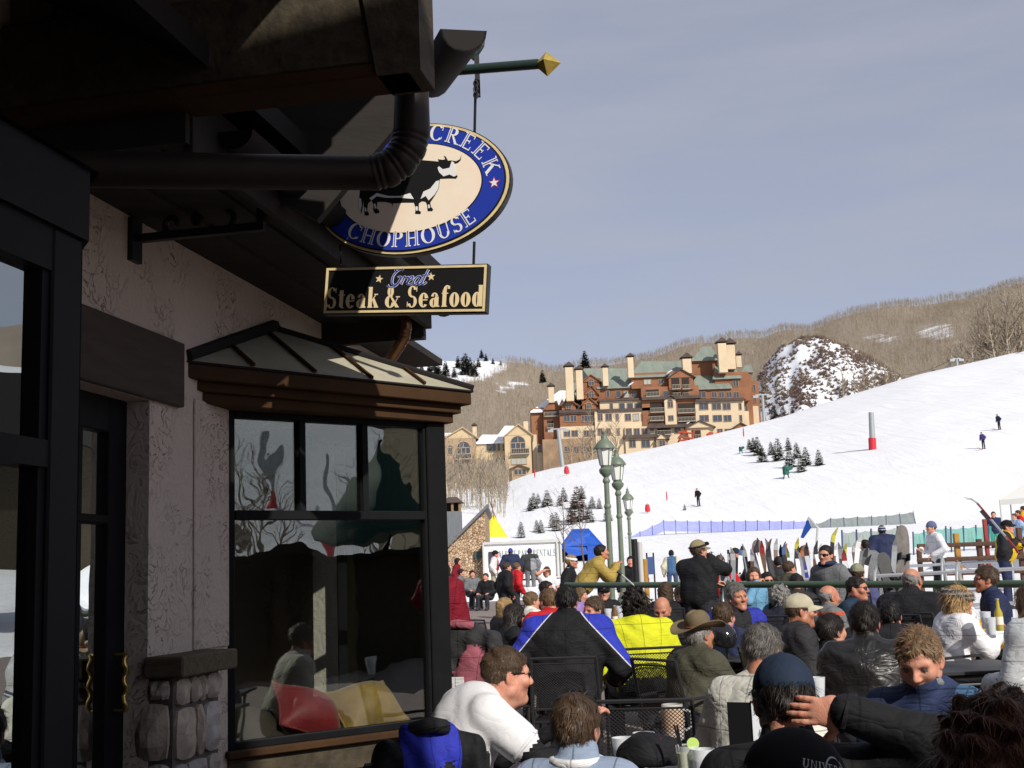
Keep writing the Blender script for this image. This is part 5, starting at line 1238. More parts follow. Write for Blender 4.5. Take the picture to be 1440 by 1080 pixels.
# ================================================================ terrace and slope furniture
for i, (u, yb, yt, lab) in enumerate([(832, 668, 572, 'bare aspen in front of the hotel base, left of the lamp posts'), (822, 672, 596, 'smaller bare tree in front of the hotel base'), (868, 660, 575, 'bare tree behind the lamp lanterns at the hotel'), (775, 690, 640, 'bare little tree at the left foot of the hotel'), (805, 690, 610, 'thin bare tree left of the hotel lift tower')]):
    Y = 236; p = at(u, yb, Y); aspen('aspen_tree', p - Vector((0, 0, .5)), (yb - yt) / ppm(Y), 110 + i, lab, 'bare trees at the hotel', limbs=30, start=.18, tr=.014, spread=.28, tw=.004)
# leafless young trees by the rental board
for i, (u, yb, yt, Y, lab) in enumerate([(794, 812, 692, 40, 'leafless young tree with wide branches left of the blue tent'), (823, 812, 690, 42, 'leafless young tree in front of the blue tent')]):
    p = at(u, yb, Y); e = aspen('young_tree', p, (yb - yt) / ppm(Y), 130 + i, lab, 'young trees by the tent', limbs=14, start=.3, tr=.012, spread=.42, twig=3)
    for c in e.children: c.data.materials[0] = mat('young_bark', (.13, .09, .075), rough=.9)
p = hit(733 - 11, 713); aspen('young_tree', p, 30 / ppm(p.y), 141, 'tiny leafless tree on the snow beside the lone walker', None, limbs=12, start=.55, spread=.5)

# ---------------------------------------------------------------- lamp posts
M_lampg = mat('lamp_green', (.15, .19, .135), rough=.5, spec=.5, noise=.2, nscale=6)
M_lglass = mat('lamp_glass', (.75, .76, .74), rough=.15, spec=.6)
def lamp_post(u, ytop, Y, lab):
    top = at(u, ytop, Y); b = zt(top.x, Y) if Y > 40 else ground(top.x, Y); H = top.z - b
    e = empty('lamp_post', (top.x, Y, b), 0, lab, 'street lamp', 'green lamp posts')
    L = lambda prof, name, m, n=12, par=None: (lambda mb: mb.build(name, m, par or e))((lambda mb: (mb.lathe(prof, n=n), mb)[1])(MB()))
    L([(.19, 0), (.19, .12), (.14, .2), (.12, .55), (.075, .62), (.058, .7)], 'base', M_lampg)
    L([(.058, .7), (.05, H - 1.35), (.047, H - .86)], 'pole', M_lampg)
    for z in (H - 1.5, H - 1.02): L([(.05, z), (.07, z + .03), (.07, z + .06), (.05, z + .1)], 'pole_ring', M_lampg)
    L([(.05, H - .9), (.12, H - .82), (.13, H - .76), (.09, H - .72), (.1, H - .68)], 'cup', M_lampg, 8)
    L([(.1, H - .68), (.15, H - .36), (.02, H - .36)], 'glass', M_lglass, 6)
    for k in range(6):
        a = k * math.pi / 3; mb = MB(); mb.tube([(.103 * math.cos(a), .103 * math.sin(a), H - .68), (.155 * math.cos(a), .155 * math.sin(a), H - .35)], .011, n=4); mb.build('lantern_bar', M_lampg, e)
    L([(.2, H - .37), (.2, H - .34), (.13, H - .24), (.06, H - .18), (.06, H - .12), (.03, H - .1), (.04, H - .05), (.012, H - .02), (.004, H + .04)], 'cap', M_lampg, 8)
lamp_post(849, 604, 23, 'tallest green lamp post, leftmost and nearest of three'); lamp_post(866, 630, 26, 'green lamp post in the middle of three'); lamp_post(882, 686, 39, 'small far green lamp post, rightmost of three')

# ---------------------------------------------------------------- green terrace rail
M_railg = mat('rail_green', (.05, .085, .05), rough=.45, spec=.5)
rail = empty('terrace_railing', (2.4, 15, ground(2.4, 15)), 0, 'dark green metal railing running behind the crowd', 'railing'); inv = Matrix.Translation(-Vector((2.4, 15, ground(2.4, 15))))
A_, B_ = at(795, 823, 17.6), at(1500, 821, 12.4)
mb = MB(); mb.tube([A_, B_], .04, n=8); child(mb, 'top_rail', M_railg, rail, inv)
for dz in (.42, .8): mb = MB(); mb.tube([A_ - Vector((0, 0, dz)), B_ - Vector((0, 0, dz))], .018, n=6); child(mb, 'lower_rail', M_railg, rail, inv)
for k in range(6):
    p = A_.lerp(B_, k / 5); mb = MB(); mb.tube([(p.x, p.y, ground(p.x, p.y)), (p.x, p.y, p.z)], .03, n=8); child(mb, 'post', M_railg, rail, inv)

# ---------------------------------------------------------------- teepee, rental board, blue tent, awning
p = at(690, 770, 62); zb_ = zt(p.x, 62) - .2; apex = at(693, 722, 62); tp = empty('teepee', (apex.x, 62, zb_), 0, 'small teepee with yellow top, white middle and green striped hem', 'teepee')
H = apex.z - zb_; Rr = 46 / ppm(62)
def cone(z0, z1, name, m):
    mb = MB(); mb.lathe([(Rr * (1 - z0 / H) + .0, z0), (Rr * (1 - z1 / H) + .0, z1)], n=20); mb.build(name, m, tp)
M_tw = mat('canvas_white', (.78, .77, .72), rough=.8); M_ty = mat('canvas_yellow', (.80, .56, .03), rough=.8); M_tg = mat('canvas_green', (.02, .24, .15), rough=.8)
hz = [0, .1, .2, .3, .56, .96]
for k, (nm, m) in enumerate((('hem', M_ty), ('green_stripe', M_tg), ('yellow_stripe', M_ty), ('middle', M_tw), ('top_cover', M_ty))): cone(H * hz[k], H * hz[k + 1], nm, m)
for k in range(5): a = k * 1.25; mb = MB(); mb.tube([(.3 * math.cos(a), .3 * math.sin(a), H * .75), (-.16 * math.cos(a), -.16 * math.sin(a), H * 1.25)], .025, n=5); mb.build('pole', M_lan, tp)
rb = empty('rental_trailer', at(735, 835, 47.5), 0, 'white rental trailer board lettered ALPINE PARK RENTALS in grey', 'trailer'); c0 = at(735, 835, 47.5); inv = Matrix.Translation(-c0)
a, b = at(681, 790, 47.5), at(789, 790, 47.5); zt0, zt1 = at(735, 812, 47.5).z, at(735, 764, 47.5).z
mb = MB(); mb.box(a.x, b.x, 47.5, 49.8, zt0, zt1); child(mb, 'body', mat('trailer_white', (.72, .73, .73), rough=.5, noise=.06, nscale=2), rb, inv)
M_tfr = mat('trailer_frame', (.5, .5, .48), rough=.5)
for x0, x1, z0, z1 in ((a.x - .04, b.x + .04, zt1 - .0, zt1 + .08), (a.x - .04, b.x + .04, zt0 - .06, zt0), (a.x - .05, a.x + .02, zt0, zt1), (b.x - .16, b.x - .1, zt0, zt1), (b.x - .02, b.x + .05, zt0, zt1)):
    mb = MB(); mb.box(x0, x1, 47.4, 47.5, z0, z1); child(mb, 'frame_bar', M_tfr, rb, inv)
mb = MB(); mb.box(a.x, b.x, 47.55, 49.8, zt1, zt1 + .1); child(mb, 'roof', M_tfr, rb, inv)
mb = MB(); q0, q1 = at(687, 776, 47.4), at(696, 797, 47.4); mb.box(q0.x, q1.x, 47.44, 47.5, q1.z, q0.z); child(mb, 'side_window', M_wglass, rb, inv)
for x in (a.x + .6, b.x - .6): mb = MB(); mb.tube([(x, 47.7, zt0 - .22), (x, 47.95, zt0 - .22)], .24, n=16); child(mb, 'wheel', M_iron, rb, inv)
M_tlet = mat('rental_letters', (.15, .19, .21), rough=.6)
l0 = at(701, 783.5, 47.4); hL = 9.6 / ppm(47.4); P0 = text_pen('ALPINE PARK RENTALS', hL, on_line(0, 0), T=.13, t=.05, gap=.1, narrow=.8); P_ = text_pen('ALPINE PARK RENTALS', hL, on_line(0, 0), T=.13, t=.05, gap=.1, narrow=.8 * (80 / ppm(47.4)) / P0.width)
o = pen_obj(P_, 'lettering', M_tlet, None, 0); o.parent = rb; o.matrix_parent_inverse = inv; o.location = (l0.x, 47.47, l0.z - hL * .1); o['kind'] = 'stuff'
bt = empty('blue_tent', at(820, 820, 60), 0, 'blue peaked canopy tent with open front behind the bare trees', 'tent'); inv = Matrix.Translation(-at(820, 820, 60))
M_bt = mat('tent_blue', (.012, .09, .48), rough=.6, noise=.25, nscale=3)
x0, x1, xm, xm2 = at(789, 790, 60).x, at(850, 790, 60).x, at(808, 790, 60).x, at(832, 790, 60).x; ze, zp, zg = at(820, 768, 60).z, at(820, 742, 60).z, zt(x0, 60) - .3
mb = MB(); V = [(x0, 60, ze), (x1, 60, ze), (x1, 62.4, ze), (x0, 62.4, ze), (xm, 61.2, zp), (xm2, 61.2, zp)]; mb.add(V, [(0, 1, 5, 4), (1, 2, 5), (2, 3, 4, 5), (3, 0, 4)]); child(mb, 'canopy', M_bt, bt, inv)
mb = MB(); mb.box(x0 + .02, x0 + .06, 60, 62.4, zg, ze - .01); mb.box(x1 - .06, x1 - .02, 60, 62.4, zg, ze - .01); mb.box(x0 + .06, x1 - .06, 62.3, 62.38, zg, ze - .01); mb.box(x0 + (x1 - x0) * .62, x1 - .06, 59.98, 60.02, zg, ze - .01); child(mb, 'side_wall', M_bt, bt, inv)
mb = MB(); mb.prism([(x0 + .02, 59.97, ze), (x0 + .5, 59.97, ze - .5), (xm2 + .1, 59.97, ze - .35), (x1, 59.97, ze), (xm2, 60.5, zp - .25), (xm, 60.5, zp - .25)], (0, .03, 0)); child(mb, 'valance', M_bt, bt, inv)
for x in (x0 + .03, x1 - .03): mb = MB(); mb.tube([(x, 59.95, zg), (x, 59.95, ze)], .025, n=6); child(mb, 'leg', M_tfr, bt, inv)
aw = empty('white_canopy', at(1470, 790, 36), 0, 'pale grey canopy tent corner at the right edge', 'tent'); inv = Matrix.Translation(-at(1470, 790, 36))
v = [at(1406, 703, 36), at(1560, 690, 34), at(1560, 690, 40), at(1420, 700, 41), at(1500, 640, 37.5)]; mb = MB(); mb.add(v, [(0, 1, 4), (1, 2, 4), (2, 3, 4), (3, 0, 4)]); child(mb, 'canopy', M_tw, aw, inv)
mb = MB(); u_ = Vector((0, 0, .16)); mb.add(v[:4] + [q - u_ for q in v[:4]], [(0, 4, 5, 1), (3, 7, 4, 0), (1, 5, 6, 2), (2, 6, 7, 3)]); child(mb, 'valance', M_tw, aw, inv)
for q in v[:4]: mb = MB(); mb.tube([(q.x, q.y, ground(q.x, q.y)), tuple(q)], .025, n=6); child(mb, 'leg', M_tfr, aw, inv)

# ---------------------------------------------------------------- netting fences
def net_mat(name, c, a):
    m = bpy.data.materials.new(name); m.use_nodes = True; t = m.node_tree; b = t.nodes['Principled BSDF']; b.inputs['Base Color'].default_value = (*c, 1); b.inputs['Roughness'].default_value = .8
    tc = t.nodes.new('ShaderNodeTexCoord'); n = t.nodes.new('ShaderNodeTexNoise'); n.inputs['Scale'].default_value = 3; mr = t.nodes.new('ShaderNodeMapRange'); mr.inputs[3].default_value = a - .12; mr.inputs[4].default_value = a + .12
    t.links.new(tc.outputs['Object'], n.inputs[0]); t.links.new(n.outputs[0], mr.inputs[0]); t.links.new(mr.outputs[0], b.inputs['Alpha']); return m
def net_fence(name, tops, bots, Y, m, lab, posts=True):
    """tops/bots: photo pixel polylines (equal length) standing at depth list Y."""
    e0 = at(*bots[0], Y[0]); e = empty(name, e0, 0, lab, 'fence', 'net fences on the snow'); inv = Matrix.Translation(-e0)
    mb = MB(); T = [at(*q, y) for q, y in zip(tops, Y)]; B = [at(*q, y) for q, y in zip(bots, Y)]
    FT, FB = [], []
    for i in range(len(T) - 1):
        n = max(2, int((tops[i + 1][0] - tops[i][0]) / 4))
        for k in range(n + (i == len(T) - 2)):
            f = k / n; sag = .14 * math.sin(math.pi * ((f * n / 4.0) % 1.0)); FT.append(T[i].lerp(T[i + 1], f) - Vector((0, 0, sag * .35))); FB.append(B[i].lerp(B[i + 1], f) + Vector((0, .06 * math.sin(k * 1.3), 0)))
    n = len(FT); V = FT + FB; mb.add([tuple(p) for p in V], [(k, k + 1, n + k + 1, n + k) for k in range(n - 1)])
    child(mb, 'net', m, e, inv)
    for i in range(len(T) - 1):
        k = max(1, round((tops[i + 1][0] - tops[i][0]) / 17))
        for j in range(k + (i == len(T) - 2)):
            f = j / k; a, b = T[i].lerp(T[i + 1], f), B[i].lerp(B[i + 1], f); mb = MB(); mb.tube([b - Vector((0, 0, .3)), a + Vector((0, 0, .06))], .03, n=5); child(mb, 'post', M_netp, e, inv)
M_netp = mat('net_post', (.06, .07, .16), rough=.6)
M_netb = net_mat('net_blue', (.13, .17, .62), .62); M_netg = net_mat('net_green_grey', (.17, .24, .2), .72); M_nett = net_mat('net_teal', (.05, .33, .26), .75)
net_fence('blue_net_fence', [(880, 757), (900, 748), (933, 732), (1000, 733), (1065, 732), (1134, 733)], [(880, 772), (900, 761), (934, 747), (1000, 748), (1065, 749), (1132, 750)], [88, 92, 98, 98, 97, 96], M_netb, 'blue safety net fence crossing the foot of the slope')
net_fence('green_net_fence', [(1136, 730), (1148, 737), (1168, 729), (1206, 727), (1246, 725), (1284, 720)], [(1139, 745), (1150, 746), (1168, 744), (1206, 743), (1246, 742), (1288, 736)], [95, 94, 92, 90, 88, 86], M_netg, 'grey green net fence continuing right of the blue net')
net_fence('teal_net_fence', [(1284, 750), (1330, 742), (1337, 743), (1390, 739), (1445, 736)], [(1284, 770), (1330, 765), (1337, 765), (1390, 762), (1445, 760)], [46, 46, 46, 46, 46], M_nett, 'teal net fence behind the wooden fence at the right')
net_fence('low_grey_net_fence', [(1184, 748), (1225, 746), (1262, 742)], [(1184, 770), (1225, 768), (1262, 764)], [40, 40, 40], M_netg, 'low grey net behind the ski racks')
# ---------------------------------------------------------------- brown wooden fence
M_fw = mat('fence_wood', (.10, .05, .03), rough=.8, noise=.4, nscale=8, stretch=(3, 3, .6)); M_fy = mat('fence_fresh_wood', (.42, .22, .05), rough=.8, noise=.3, nscale=8)
FY = 28; f0 = at(1344, 820, FY); fe = empty('wooden_fence', f0, 0, 'dark brown post and rail wooden fence beside the snow', 'fence'); inv = Matrix.Translation(-f0)
for u, yt, hw, m in ((1292, 772, 3.0, M_fw), (1344, 750, 3.6, M_fy), (1376, 758, 3.4, M_fw), (1384, 730, 2.6, mat('fence_red', (.25, .04, .03), rough=.8)), (1432, 742, 3.2, M_fw), (1460, 742, 3.2, M_fw)):
    t_ = at(u, yt, FY); g0 = ground(t_.x, FY); w_ = hw / ppm(FY); mb = MB(); mb.box(t_.x - w_, t_.x + w_, FY - w_, FY + w_, g0 - .2, t_.z); child(mb, 'post', m, fe, inv, bevel=.01)
for y in (764, 784, 804): 
    a, b = at(1290, y + 4, FY - .1), at(1465, y - 2, FY - .1); mb = MB(); mb.tube([a, b], .05, n=6); child(mb, 'rail', M_fw, fe, inv)
a, b = at(1345, 788, FY - .3), at(1376, 802, FY - .3); mb = MB(); mb.tube([a, (a + b) / 2 - Vector((0, 0, .08)), b], .014, n=5); child(mb, 'rope', mat('rope', (.3, .16, .14), rough=.9), fe, inv)
# poles and posts between the railing and the snow
for u, yb, yt, Y, r, m, lab in ((903, 830, 762, 22, .045, M_tfr, 'silver pole beside the lamp posts'), (895, 822, 758, 23, .06, M_iron, 'dark pole left of the silver pole'), (908, 825, 786, 22.5, .06, M_fy, 'short yellow wooden post right of the silver pole')):
    a, b = at(u, yb, Y), at(u - 1, yt, Y); a.z = ground(a.x, Y); e = empty('pole', a, 0, lab, 'pole'); mb = MB(); mb.tube([(0, 0, 0), (0, 0, b.z - a.z)], r, n=10); mb.build('shaft', m, e); mb = MB(); mb.lathe([(r * 1.5, 0), (r * 1.5, .06), (r, .1)], n=10); mb.build('foot', m, e)
# blue flag panel and flag
a, b = at(911, 808, 30), at(919, 783, 30); e = empty('banner_stand', (a.x, 30, ground(a.x, 30)), 0, 'narrow dark blue banner on the snow beside the yellow post', 'banner'); mb = MB(); mb.box(0, b.x - a.x, 0, .04, a.z - ground(a.x, 30), b.z - ground(a.x, 30)); mb.build('cloth', mat('panel_blue', (.04, .08, .22), rough=.8), e)
for x in (0, b.x - a.x): mb = MB(); mb.tube([(x, .02, 0), (x, .02, b.z - ground(a.x, 30) + .1)], .02, n=6); mb.build('stake', M_iron, e)
fl = empty('blue_flag', at(1146, 800, 30), 0, 'blue flag drooping from a leaning pole by the ski racks', 'flag'); inv = Matrix.Translation(-at(1146, 800, 30))
mb = MB(); mb.tube([at(1146, 800, 30), at(1150, 742, 30), at(1137, 727, 30)], .03, n=6); child(mb, 'flag_pole', M_tfr, fl, inv)
q = [at(1136, 730, 30), at(1141, 742, 29.8), at(1130, 757, 30), at(1126, 756, 30.1), at(1130, 744, 30.1)]; mb = MB(); mb.prism([tuple(p) for p in q], (0, .03, 0)); child(mb, 'cloth', mat('flag_blue', (.02, .12, .55), rough=.7), fl, inv)
# ---------------------------------------------------------------- lift towers
M_steel = mat('tower_steel', (.32, .34, .35), rough=.45, metal=.3); M_red = mat('pad_red', (.5, .02, .03), rough=.6)
def lift_tower(base, top, r, lab, pad=True, head=False):
    e = empty('lift_tower', base, 0, lab, 'lift tower', 'lift towers'); d = top - base; mb = MB(); mb.tube([(0, 0, -.5), tuple(d)], 0, n=12, rs=[r, r * .85]); mb.build('shaft', M_steel, e)
    if pad: mb = MB(); mb.tube([(0, 0, -.2), tuple(d * .3)], r * 1.25, n=12); mb.build('pad', M_red, e)
    mb = MB()
    for k in range(10): mb.box(r * .9, r * 1.5, -.04, .04, d.z * (.4 + .055 * k), d.z * (.4 + .055 * k) + .04)
    mb.build('ladder', M_steel, e)
    if head:
        w_ = d.z * .17; mb = MB(); mb.box(d.x - w_, d.x + w_, d.y - .2, d.y + .2, d.z, d.z + .22)
        for s in (-1, 1): mb.box(d.x + s * w_ - .5, d.x + s * w_ + .5, d.y - .3, d.y + .3, d.z - .45, d.z)
        mb.build('crossarm', M_steel, e)
b = hit(1227, 632); lift_tower(b, at(1225, 580, b.y), 4.2 / ppm(b.y), 'grey pole with red pad standing on the open slope')
lift_tower(at(1348, 540, 240), at(1345, 505, 240), .32, 'chairlift tower with crossarm on the right crest', False, True); lift_tower(at(1076, 612, 236), at(1072, 556, 236), .34, 'slim lift tower at the right end of the hotel', False, True)
lift_tower(at(793, 668, 228), at(785, 604, 228), .42, 'leaning lift tower with crossarm at the left end of the hotel', False, True); lift_tower(at(1333, 545, 260), at(1334, 512, 260), .25, 'thin distant lift tower left of the chairlift tower', False, False)
cb = empty('lift_cable', at(1345, 505, 240), 0, 'chairlift cable sagging across the hillside on the right', 'cable'); inv = Matrix.Translation(-at(1345, 505, 240)); mb = MB(); a, b = at(1250, 527, 300), at(1345, 502, 240); c = at(1460, 485, 200)
mb.tube([a.lerp(b, t) - Vector((0, 0, 5 * t * (1 - t))) for t in np.linspace(0, 1, 9)] + [b.lerp(c, t) - Vector((0, 0, 5 * t * (1 - t))) for t in np.linspace(.1, 1, 9)], .05, n=4); child(mb, 'cable', M_iron, cb, inv)
for i, t in enumerate((.25, .5, .78)):
    q = b.lerp(c, t) - Vector((0, 0, 5 * t * (1 - t))); mb = MB(); mb.tube([q, q - Vector((0, 0, 1.8))], .05, n=4); mb.box(q.x - .9, q.x + .9, q.y - .25, q.y + .25, q.z - 2.3, q.z - 1.8); mb.box(q.x - .9, q.x + .9, q.y + .2, q.y + .25, q.z - 1.8, q.z - 1.2); child(mb, 'chair', M_iron, cb, inv)
# snow guns: green padded cabinets with a barrel
for u, y, hp, lab in ((1106, 674, 18, 'green padded snow gun below the young spruces'), (1042, 638, 10, 'small green snow gun left of the young spruces')):
    b = hit(u, y); h = hp / ppm(b.y); e = empty('snow_gun', b, .4, lab, 'snow gun'); M_gg = mat('gun_green', (.01, .09, .07), rough=.6)
    mb = MB(); mb.box(-h * .22, h * .22, -h * .18, h * .18, h * .3, h * .95); mb.build('cabinet', M_gg, e, bevel=h * .05); mb = MB(); mb.lathe([(h * .16, -h * .3), (h * .19, h * .25), (h * .15, h * .3)], n=12, M=Matrix.Translation((h * .2, -h * .1, h * .78)) @ Matrix.Rotation(R(70), 4, 'Y')); mb.build('barrel', M_gg, e)
    for sx in (-1, 1): mb = MB(); mb.tube([(sx * h * .15, 0, h * .35), (sx * h * .28, 0, -h * .05)], h * .05, n=6); mb.build('leg', M_gg, e)
# red marker discs on the slope
for u, y, lab in ((911, 722, 'bright red marker bag on the slope near the lamp'), (938, 705, 'thin red marker pole on the slope'), (797, 668, 'red pad at the foot of the leaning lift tower'), (752, 672, 'red marker at the lodge corner'), (1046, 615, 'thin red flag pole above the snow gun')):
    b = hit(u, y); h = 12 / ppm(b.y); e = empty('slope_marker', b, 0, lab, 'marker'); wide = .28 if 'bag' in lab or 'pad' in lab else .07; mb = MB(); mb.lathe([(h * wide, .15 * h), (h * wide * 1.1, .5 * h), (h * wide * .8, h)], n=8); mb.build('pad', M_red, e); mb = MB(); mb.tube([(0, 0, -.2), (0, 0, h * 1.15)], h * .03, n=5); mb.build('stake', M_iron, e)
# ---------------------------------------------------------------- ski racks, skis, snowboards
M_alu = mat('rack_metal', (.55, .56, .57), rough=.35, metal=.6)
def rack(x0, x1, Y0, Y1, lab):
    a, b = Vector((x0, Y0, 0)), Vector((x1, Y1, 0)); a.z, b.z = ground(x0, Y0) + .06, ground(x1, Y1) + .06
    e = empty('ski_rack', a, 0, lab, 'ski rack', 'metal ski racks'); d = b - a; n = Vector((d.y, -d.x, 0)).normalized()
    for h, o in ((.82, .2), (.30, .42), (.82, -.2)):
        mb = MB(); mb.tube([n * o + Vector((0, 0, h)), d + n * o + Vector((0, 0, h))], .028, n=8); mb.build('rail', M_alu, e)
    for t in (0, .5, 1):
        q = d * t; mb = MB(); mb.tube([q + n * .5, q + n * .48 + Vector((0, 0, .3)), q + n * .2 + Vector((0, 0, .84)), q + Vector((0, 0, .95)), q - n * .2 + Vector((0, 0, .84)), q - n * .48 + Vector((0, 0, .3)), q - n * .5], .025, n=8); mb.build('hoop', M_alu, e)
rack(3.6, 5.6, 21.5, 20.6, 'silver ski rack behind the woman in the pale blue vest'); rack(5.9, 8.2, 20.5, 19.4, 'silver ski rack under the yellow and black skis'); rack(3.3, 6.6, 25.5, 25.0, 'farther silver ski rack at the snow edge'); rack(7.0, 9.2, 24.2, 23.2, 'farther silver ski rack left of the wooden fence')
def ski_mesh(L, w_, cols):
    mb = MB(); n = 14; V = []; 
    for i in range(n + 1):
        t = i / n; z = t * L; bend = .0; hw = w_ / 2 * (1.0 + .28 * abs(2 * t - 1) ** 2)
        if t > .86: bend = ((t - .86) / .14) ** 2 * .11; hw *= max(.12, 1 - ((t - .86) / .14) ** 3)
        if t < .05: bend = ((.05 - t) / .05) ** 2 * .02
        V += [(-hw, -bend, z), (hw, -bend, z), (hw, -bend + .014, z), (-hw, -bend + .014, z)]
    F = [(0, 3, 2, 1)] + [(4 * i + j, 4 * i + (j + 1) % 4, 4 * i + 4 + (j + 1) % 4, 4 * i + 4 + j) for i in range(n) for j in range(4)] + [(4 * n, 4 * n + 1, 4 * n + 2, 4 * n + 3)]
    b = 0; mb.slot = 0; mb.add(V, F)
    for k, f in enumerate(mb.f):
        zz = sum(mb.v[i][2] for i in f) / len(f) / L; mb.m[k] = 1 if (.55 < zz < .84 or zz < .25) else 0
    return mb
SKC = {'white': (.75, .75, .75), 'yellow': (.5, .46, .05), 'orange': (.42, .14, .05), 'black': (.03, .03, .035), 'silver': (.4, .42, .44), 'red': (.34, .04, .04), 'blue': (.06, .12, .3), 'green': (.1, .24, .1), 'purple': (.15, .09, .2), 'brown': (.16, .09, .06)}
def skm(c): return mat('ski_' + c, SKC[c], rough=.35, spec=.5, noise=.2, nscale=9)
def ski(x, Y, yaw, lean, roll, L, c1_, c2_, lab, z0=None, grp='skis standing in the racks'):
    z = (ground(x, Y) + .06) if z0 is None else z0
    e = empty('ski', (x, Y, z), 0, lab, 'ski', grp); e.rotation_euler = (R(lean), R(roll), R(yaw))
    ski_mesh(L, .075, None).build('board', [skm(c1_), skm(c2_)], e)
    mb = MB(); mb.box(-.035, .035, -.045, 0, L * .42, L * .5); mb.box(-.03, .03, -.06, 0, L * .54, L * .6); mb.box(-.02, .02, -.03, 0, L * .38, L * .62); mb.build('binding', M_iron, e, bevel=.006)
    return e
g = random.Random(21)
def ski_at(u, ytip, Y, c1_, c2_, i, roll=None, n='', desc=None, L=None):
    t = at(u, ytip, Y); z0 = ground(t.x, Y) + .06; L = L or max(1.2, min(1.95, (t.z - z0) * 1.03)); rl = g.uniform(-9, 9) if roll is None else roll
    x = t.x - math.sin(R(rl)) * L; ski(x, Y, g.uniform(-35, 35), g.uniform(-10, -4), rl, L, c1_, c2_, desc or '%s and %s ski, %s from left %s' % (c1_, c2_, ORD[i], n), z0 = t.z - L * math.cos(R(rl)) if t.z - L > z0 - .35 else None)
cn = list(SKC)
# left cluster, short visible tips between the black jacket and the flag
for i, (u, y, c) in enumerate([(1008, 782, 'white'), (1013, 778, 'silver'), (1018, 784, 'red'), (1022, 776, 'purple'), (1027, 770, 'white'), (1042, 764, 'silver'), (1047, 766, 'blue'), (1053, 772, 'white'), (1060, 768, 'purple'), (1064, 756, 'brown'), (1068, 758, 'black'), (1071, 760, 'red'), (1075, 757, 'silver'), (1086, 765, 'black'), (1091, 757, 'brown'), (1094, 757, 'silver'), (1098, 766, 'black'), (1103, 762, 'blue'), (1107, 770, 'green'), (1111, 764, 'orange'), (1118, 772, 'silver'), (1124, 756, 'yellow'), (1128, 768, 'black')]):
    ski_at(u, y, 21.8 if i % 3 else 25.2, c, ['silver', 'black', 'white', 'brown'][i % 4], i, n='in rack left of blue flag')
for i, (u, y, c, rl) in enumerate([(1133, 766, 'orange', -6), (1138, 762, 'black', 4), (1144, 770, 'silver', -3), (1153, 760, 'black', 5), (1158, 764, 'white', -4), (1176, 762, 'silver', 3), (1181, 765, 'white', -8), (1187, 772, 'red', 2), (1192, 764, 'yellow', -6), (1198, 740, 'yellow', -17), (1205, 760, 'silver', 0), (1213, 752, 'white', -12), (1222, 768, 'black', -14), (1258, 758, 'silver', -8), (1262, 754, 'white', -10), (1230, 780, 'black', -15), (1237, 784, 'silver', 5)]):
    ski_at(u, y, 20.6 if i % 2 else 22.5, c, ['black', 'silver', 'brown', 'white'][i % 4] if c != 'yellow' else 'black', i, roll=-rl, n='in rack right of blue flag')
def snowboard(u, y, Y, c, roll, L, lab):
    t = at(u, y, Y); e = empty('snowboard', (t.x - math.sin(R(roll)) * L, Y, t.z - L * math.cos(R(roll))), 0, lab, 'snowboard'); e.rotation_euler = (R(-8), R(roll), R(10))
    mb = MB(); n = 22; pts = []
    for k in range(n): a = 2 * math.pi * k / n; pts.append((.145 * math.copysign(abs(math.cos(a)) ** .75, math.cos(a)), 0, L / 2 + L / 2 * math.copysign(abs(math.sin(a)) ** .45, math.sin(a))))
    mb.prism(pts, (0, .014, 0)); mb.build('board', mat('snowboard_' + lab.split()[0], c, rough=.4, noise=.6, nscale=5), e)
    for z in (.35, .62): mb = MB(); mb.box(-.1, .1, -.05, 0, L * z, L * z + .05); mb.box(-.09, -.07, -.14, 0, L * z - .05, L * z + .08); mb.box(.07, .09, -.14, 0, L * z - .05, L * z + .08); mb.build('binding', M_iron, e, bevel=.005)
snowboard(1279, 736, 22, (.13, .11, .1), 10, 1.6, 'charcoal snowboard with pale stripes held upright beside the white shirt'); snowboard(1246, 775, 20.5, (.02, .02, .022), -12, 1.55, 'black snowboard leaning in the right rack'); snowboard(1071, 757, 23.4, (.1, .05, .04), 3, 1.5, 'dark snowboard standing at the back of the left rack')
# poles crossing the racks
for i, (u0, y0, u1, y1, Y) in enumerate(((868, 803, 918, 846, 16.6), (1005, 800, 1000, 775, 24), (1043, 768, 1052, 812, 21), (1024, 773, 1024, 820, 21.2))):
    a, b = at(u0, y0, Y), at(u1, y1, Y); e = empty('ski_pole', a, 0, '%s silver ski pole from the left near the racks' % ORD[i], 'ski pole', 'ski poles'); d = b - a; mb = MB(); mb.tube([(0, 0, 0), tuple(d)], .012, n=6); mb.build('shaft', M_alu, e); mb = MB(); mb.tube([(0, 0, 0), tuple(d * .12)], .02, n=8); mb.build('grip', M_iron, e); mb = MB(); mb.lathe([(.045, -.005), (.045, .005)], n=10, c=tuple(d * .93)); mb.build('basket', M_iron, e)

# things on the slope to the right of the view (they show in the window glass)
for i, (d_, a_) in enumerate(((88, 110.6), (120, 113.6))):
    x, y = -1 + d_ * math.sin(R(a_)), 6.8 + d_ * math.cos(R(a_)); z = zt(x, y); lift_tower(Vector((x, y, z)), Vector((x, y, z + 8)), .35, 'padded lift tower on the slope right of the view, %s one' % ('nearer', 'farther')[i])
for i, (d_, a_) in enumerate(((46, 113.2), (50, 114.4), (55, 115.2), (70, 109.2), (48, 106.6), (52, 108.0))):
    x, y = -1 + d_ * math.sin(R(a_)), 6.8 + d_ * math.cos(R(a_)); aspen('aspen_tree', Vector((x, y, zt(x, y))), 6 + i % 3, 160 + i, '%s bare tree on the slope right of the view' % ORD[i], 'trees right of the view', limbs=20, start=.25, tr=.014, tw=.003, spread=.3)
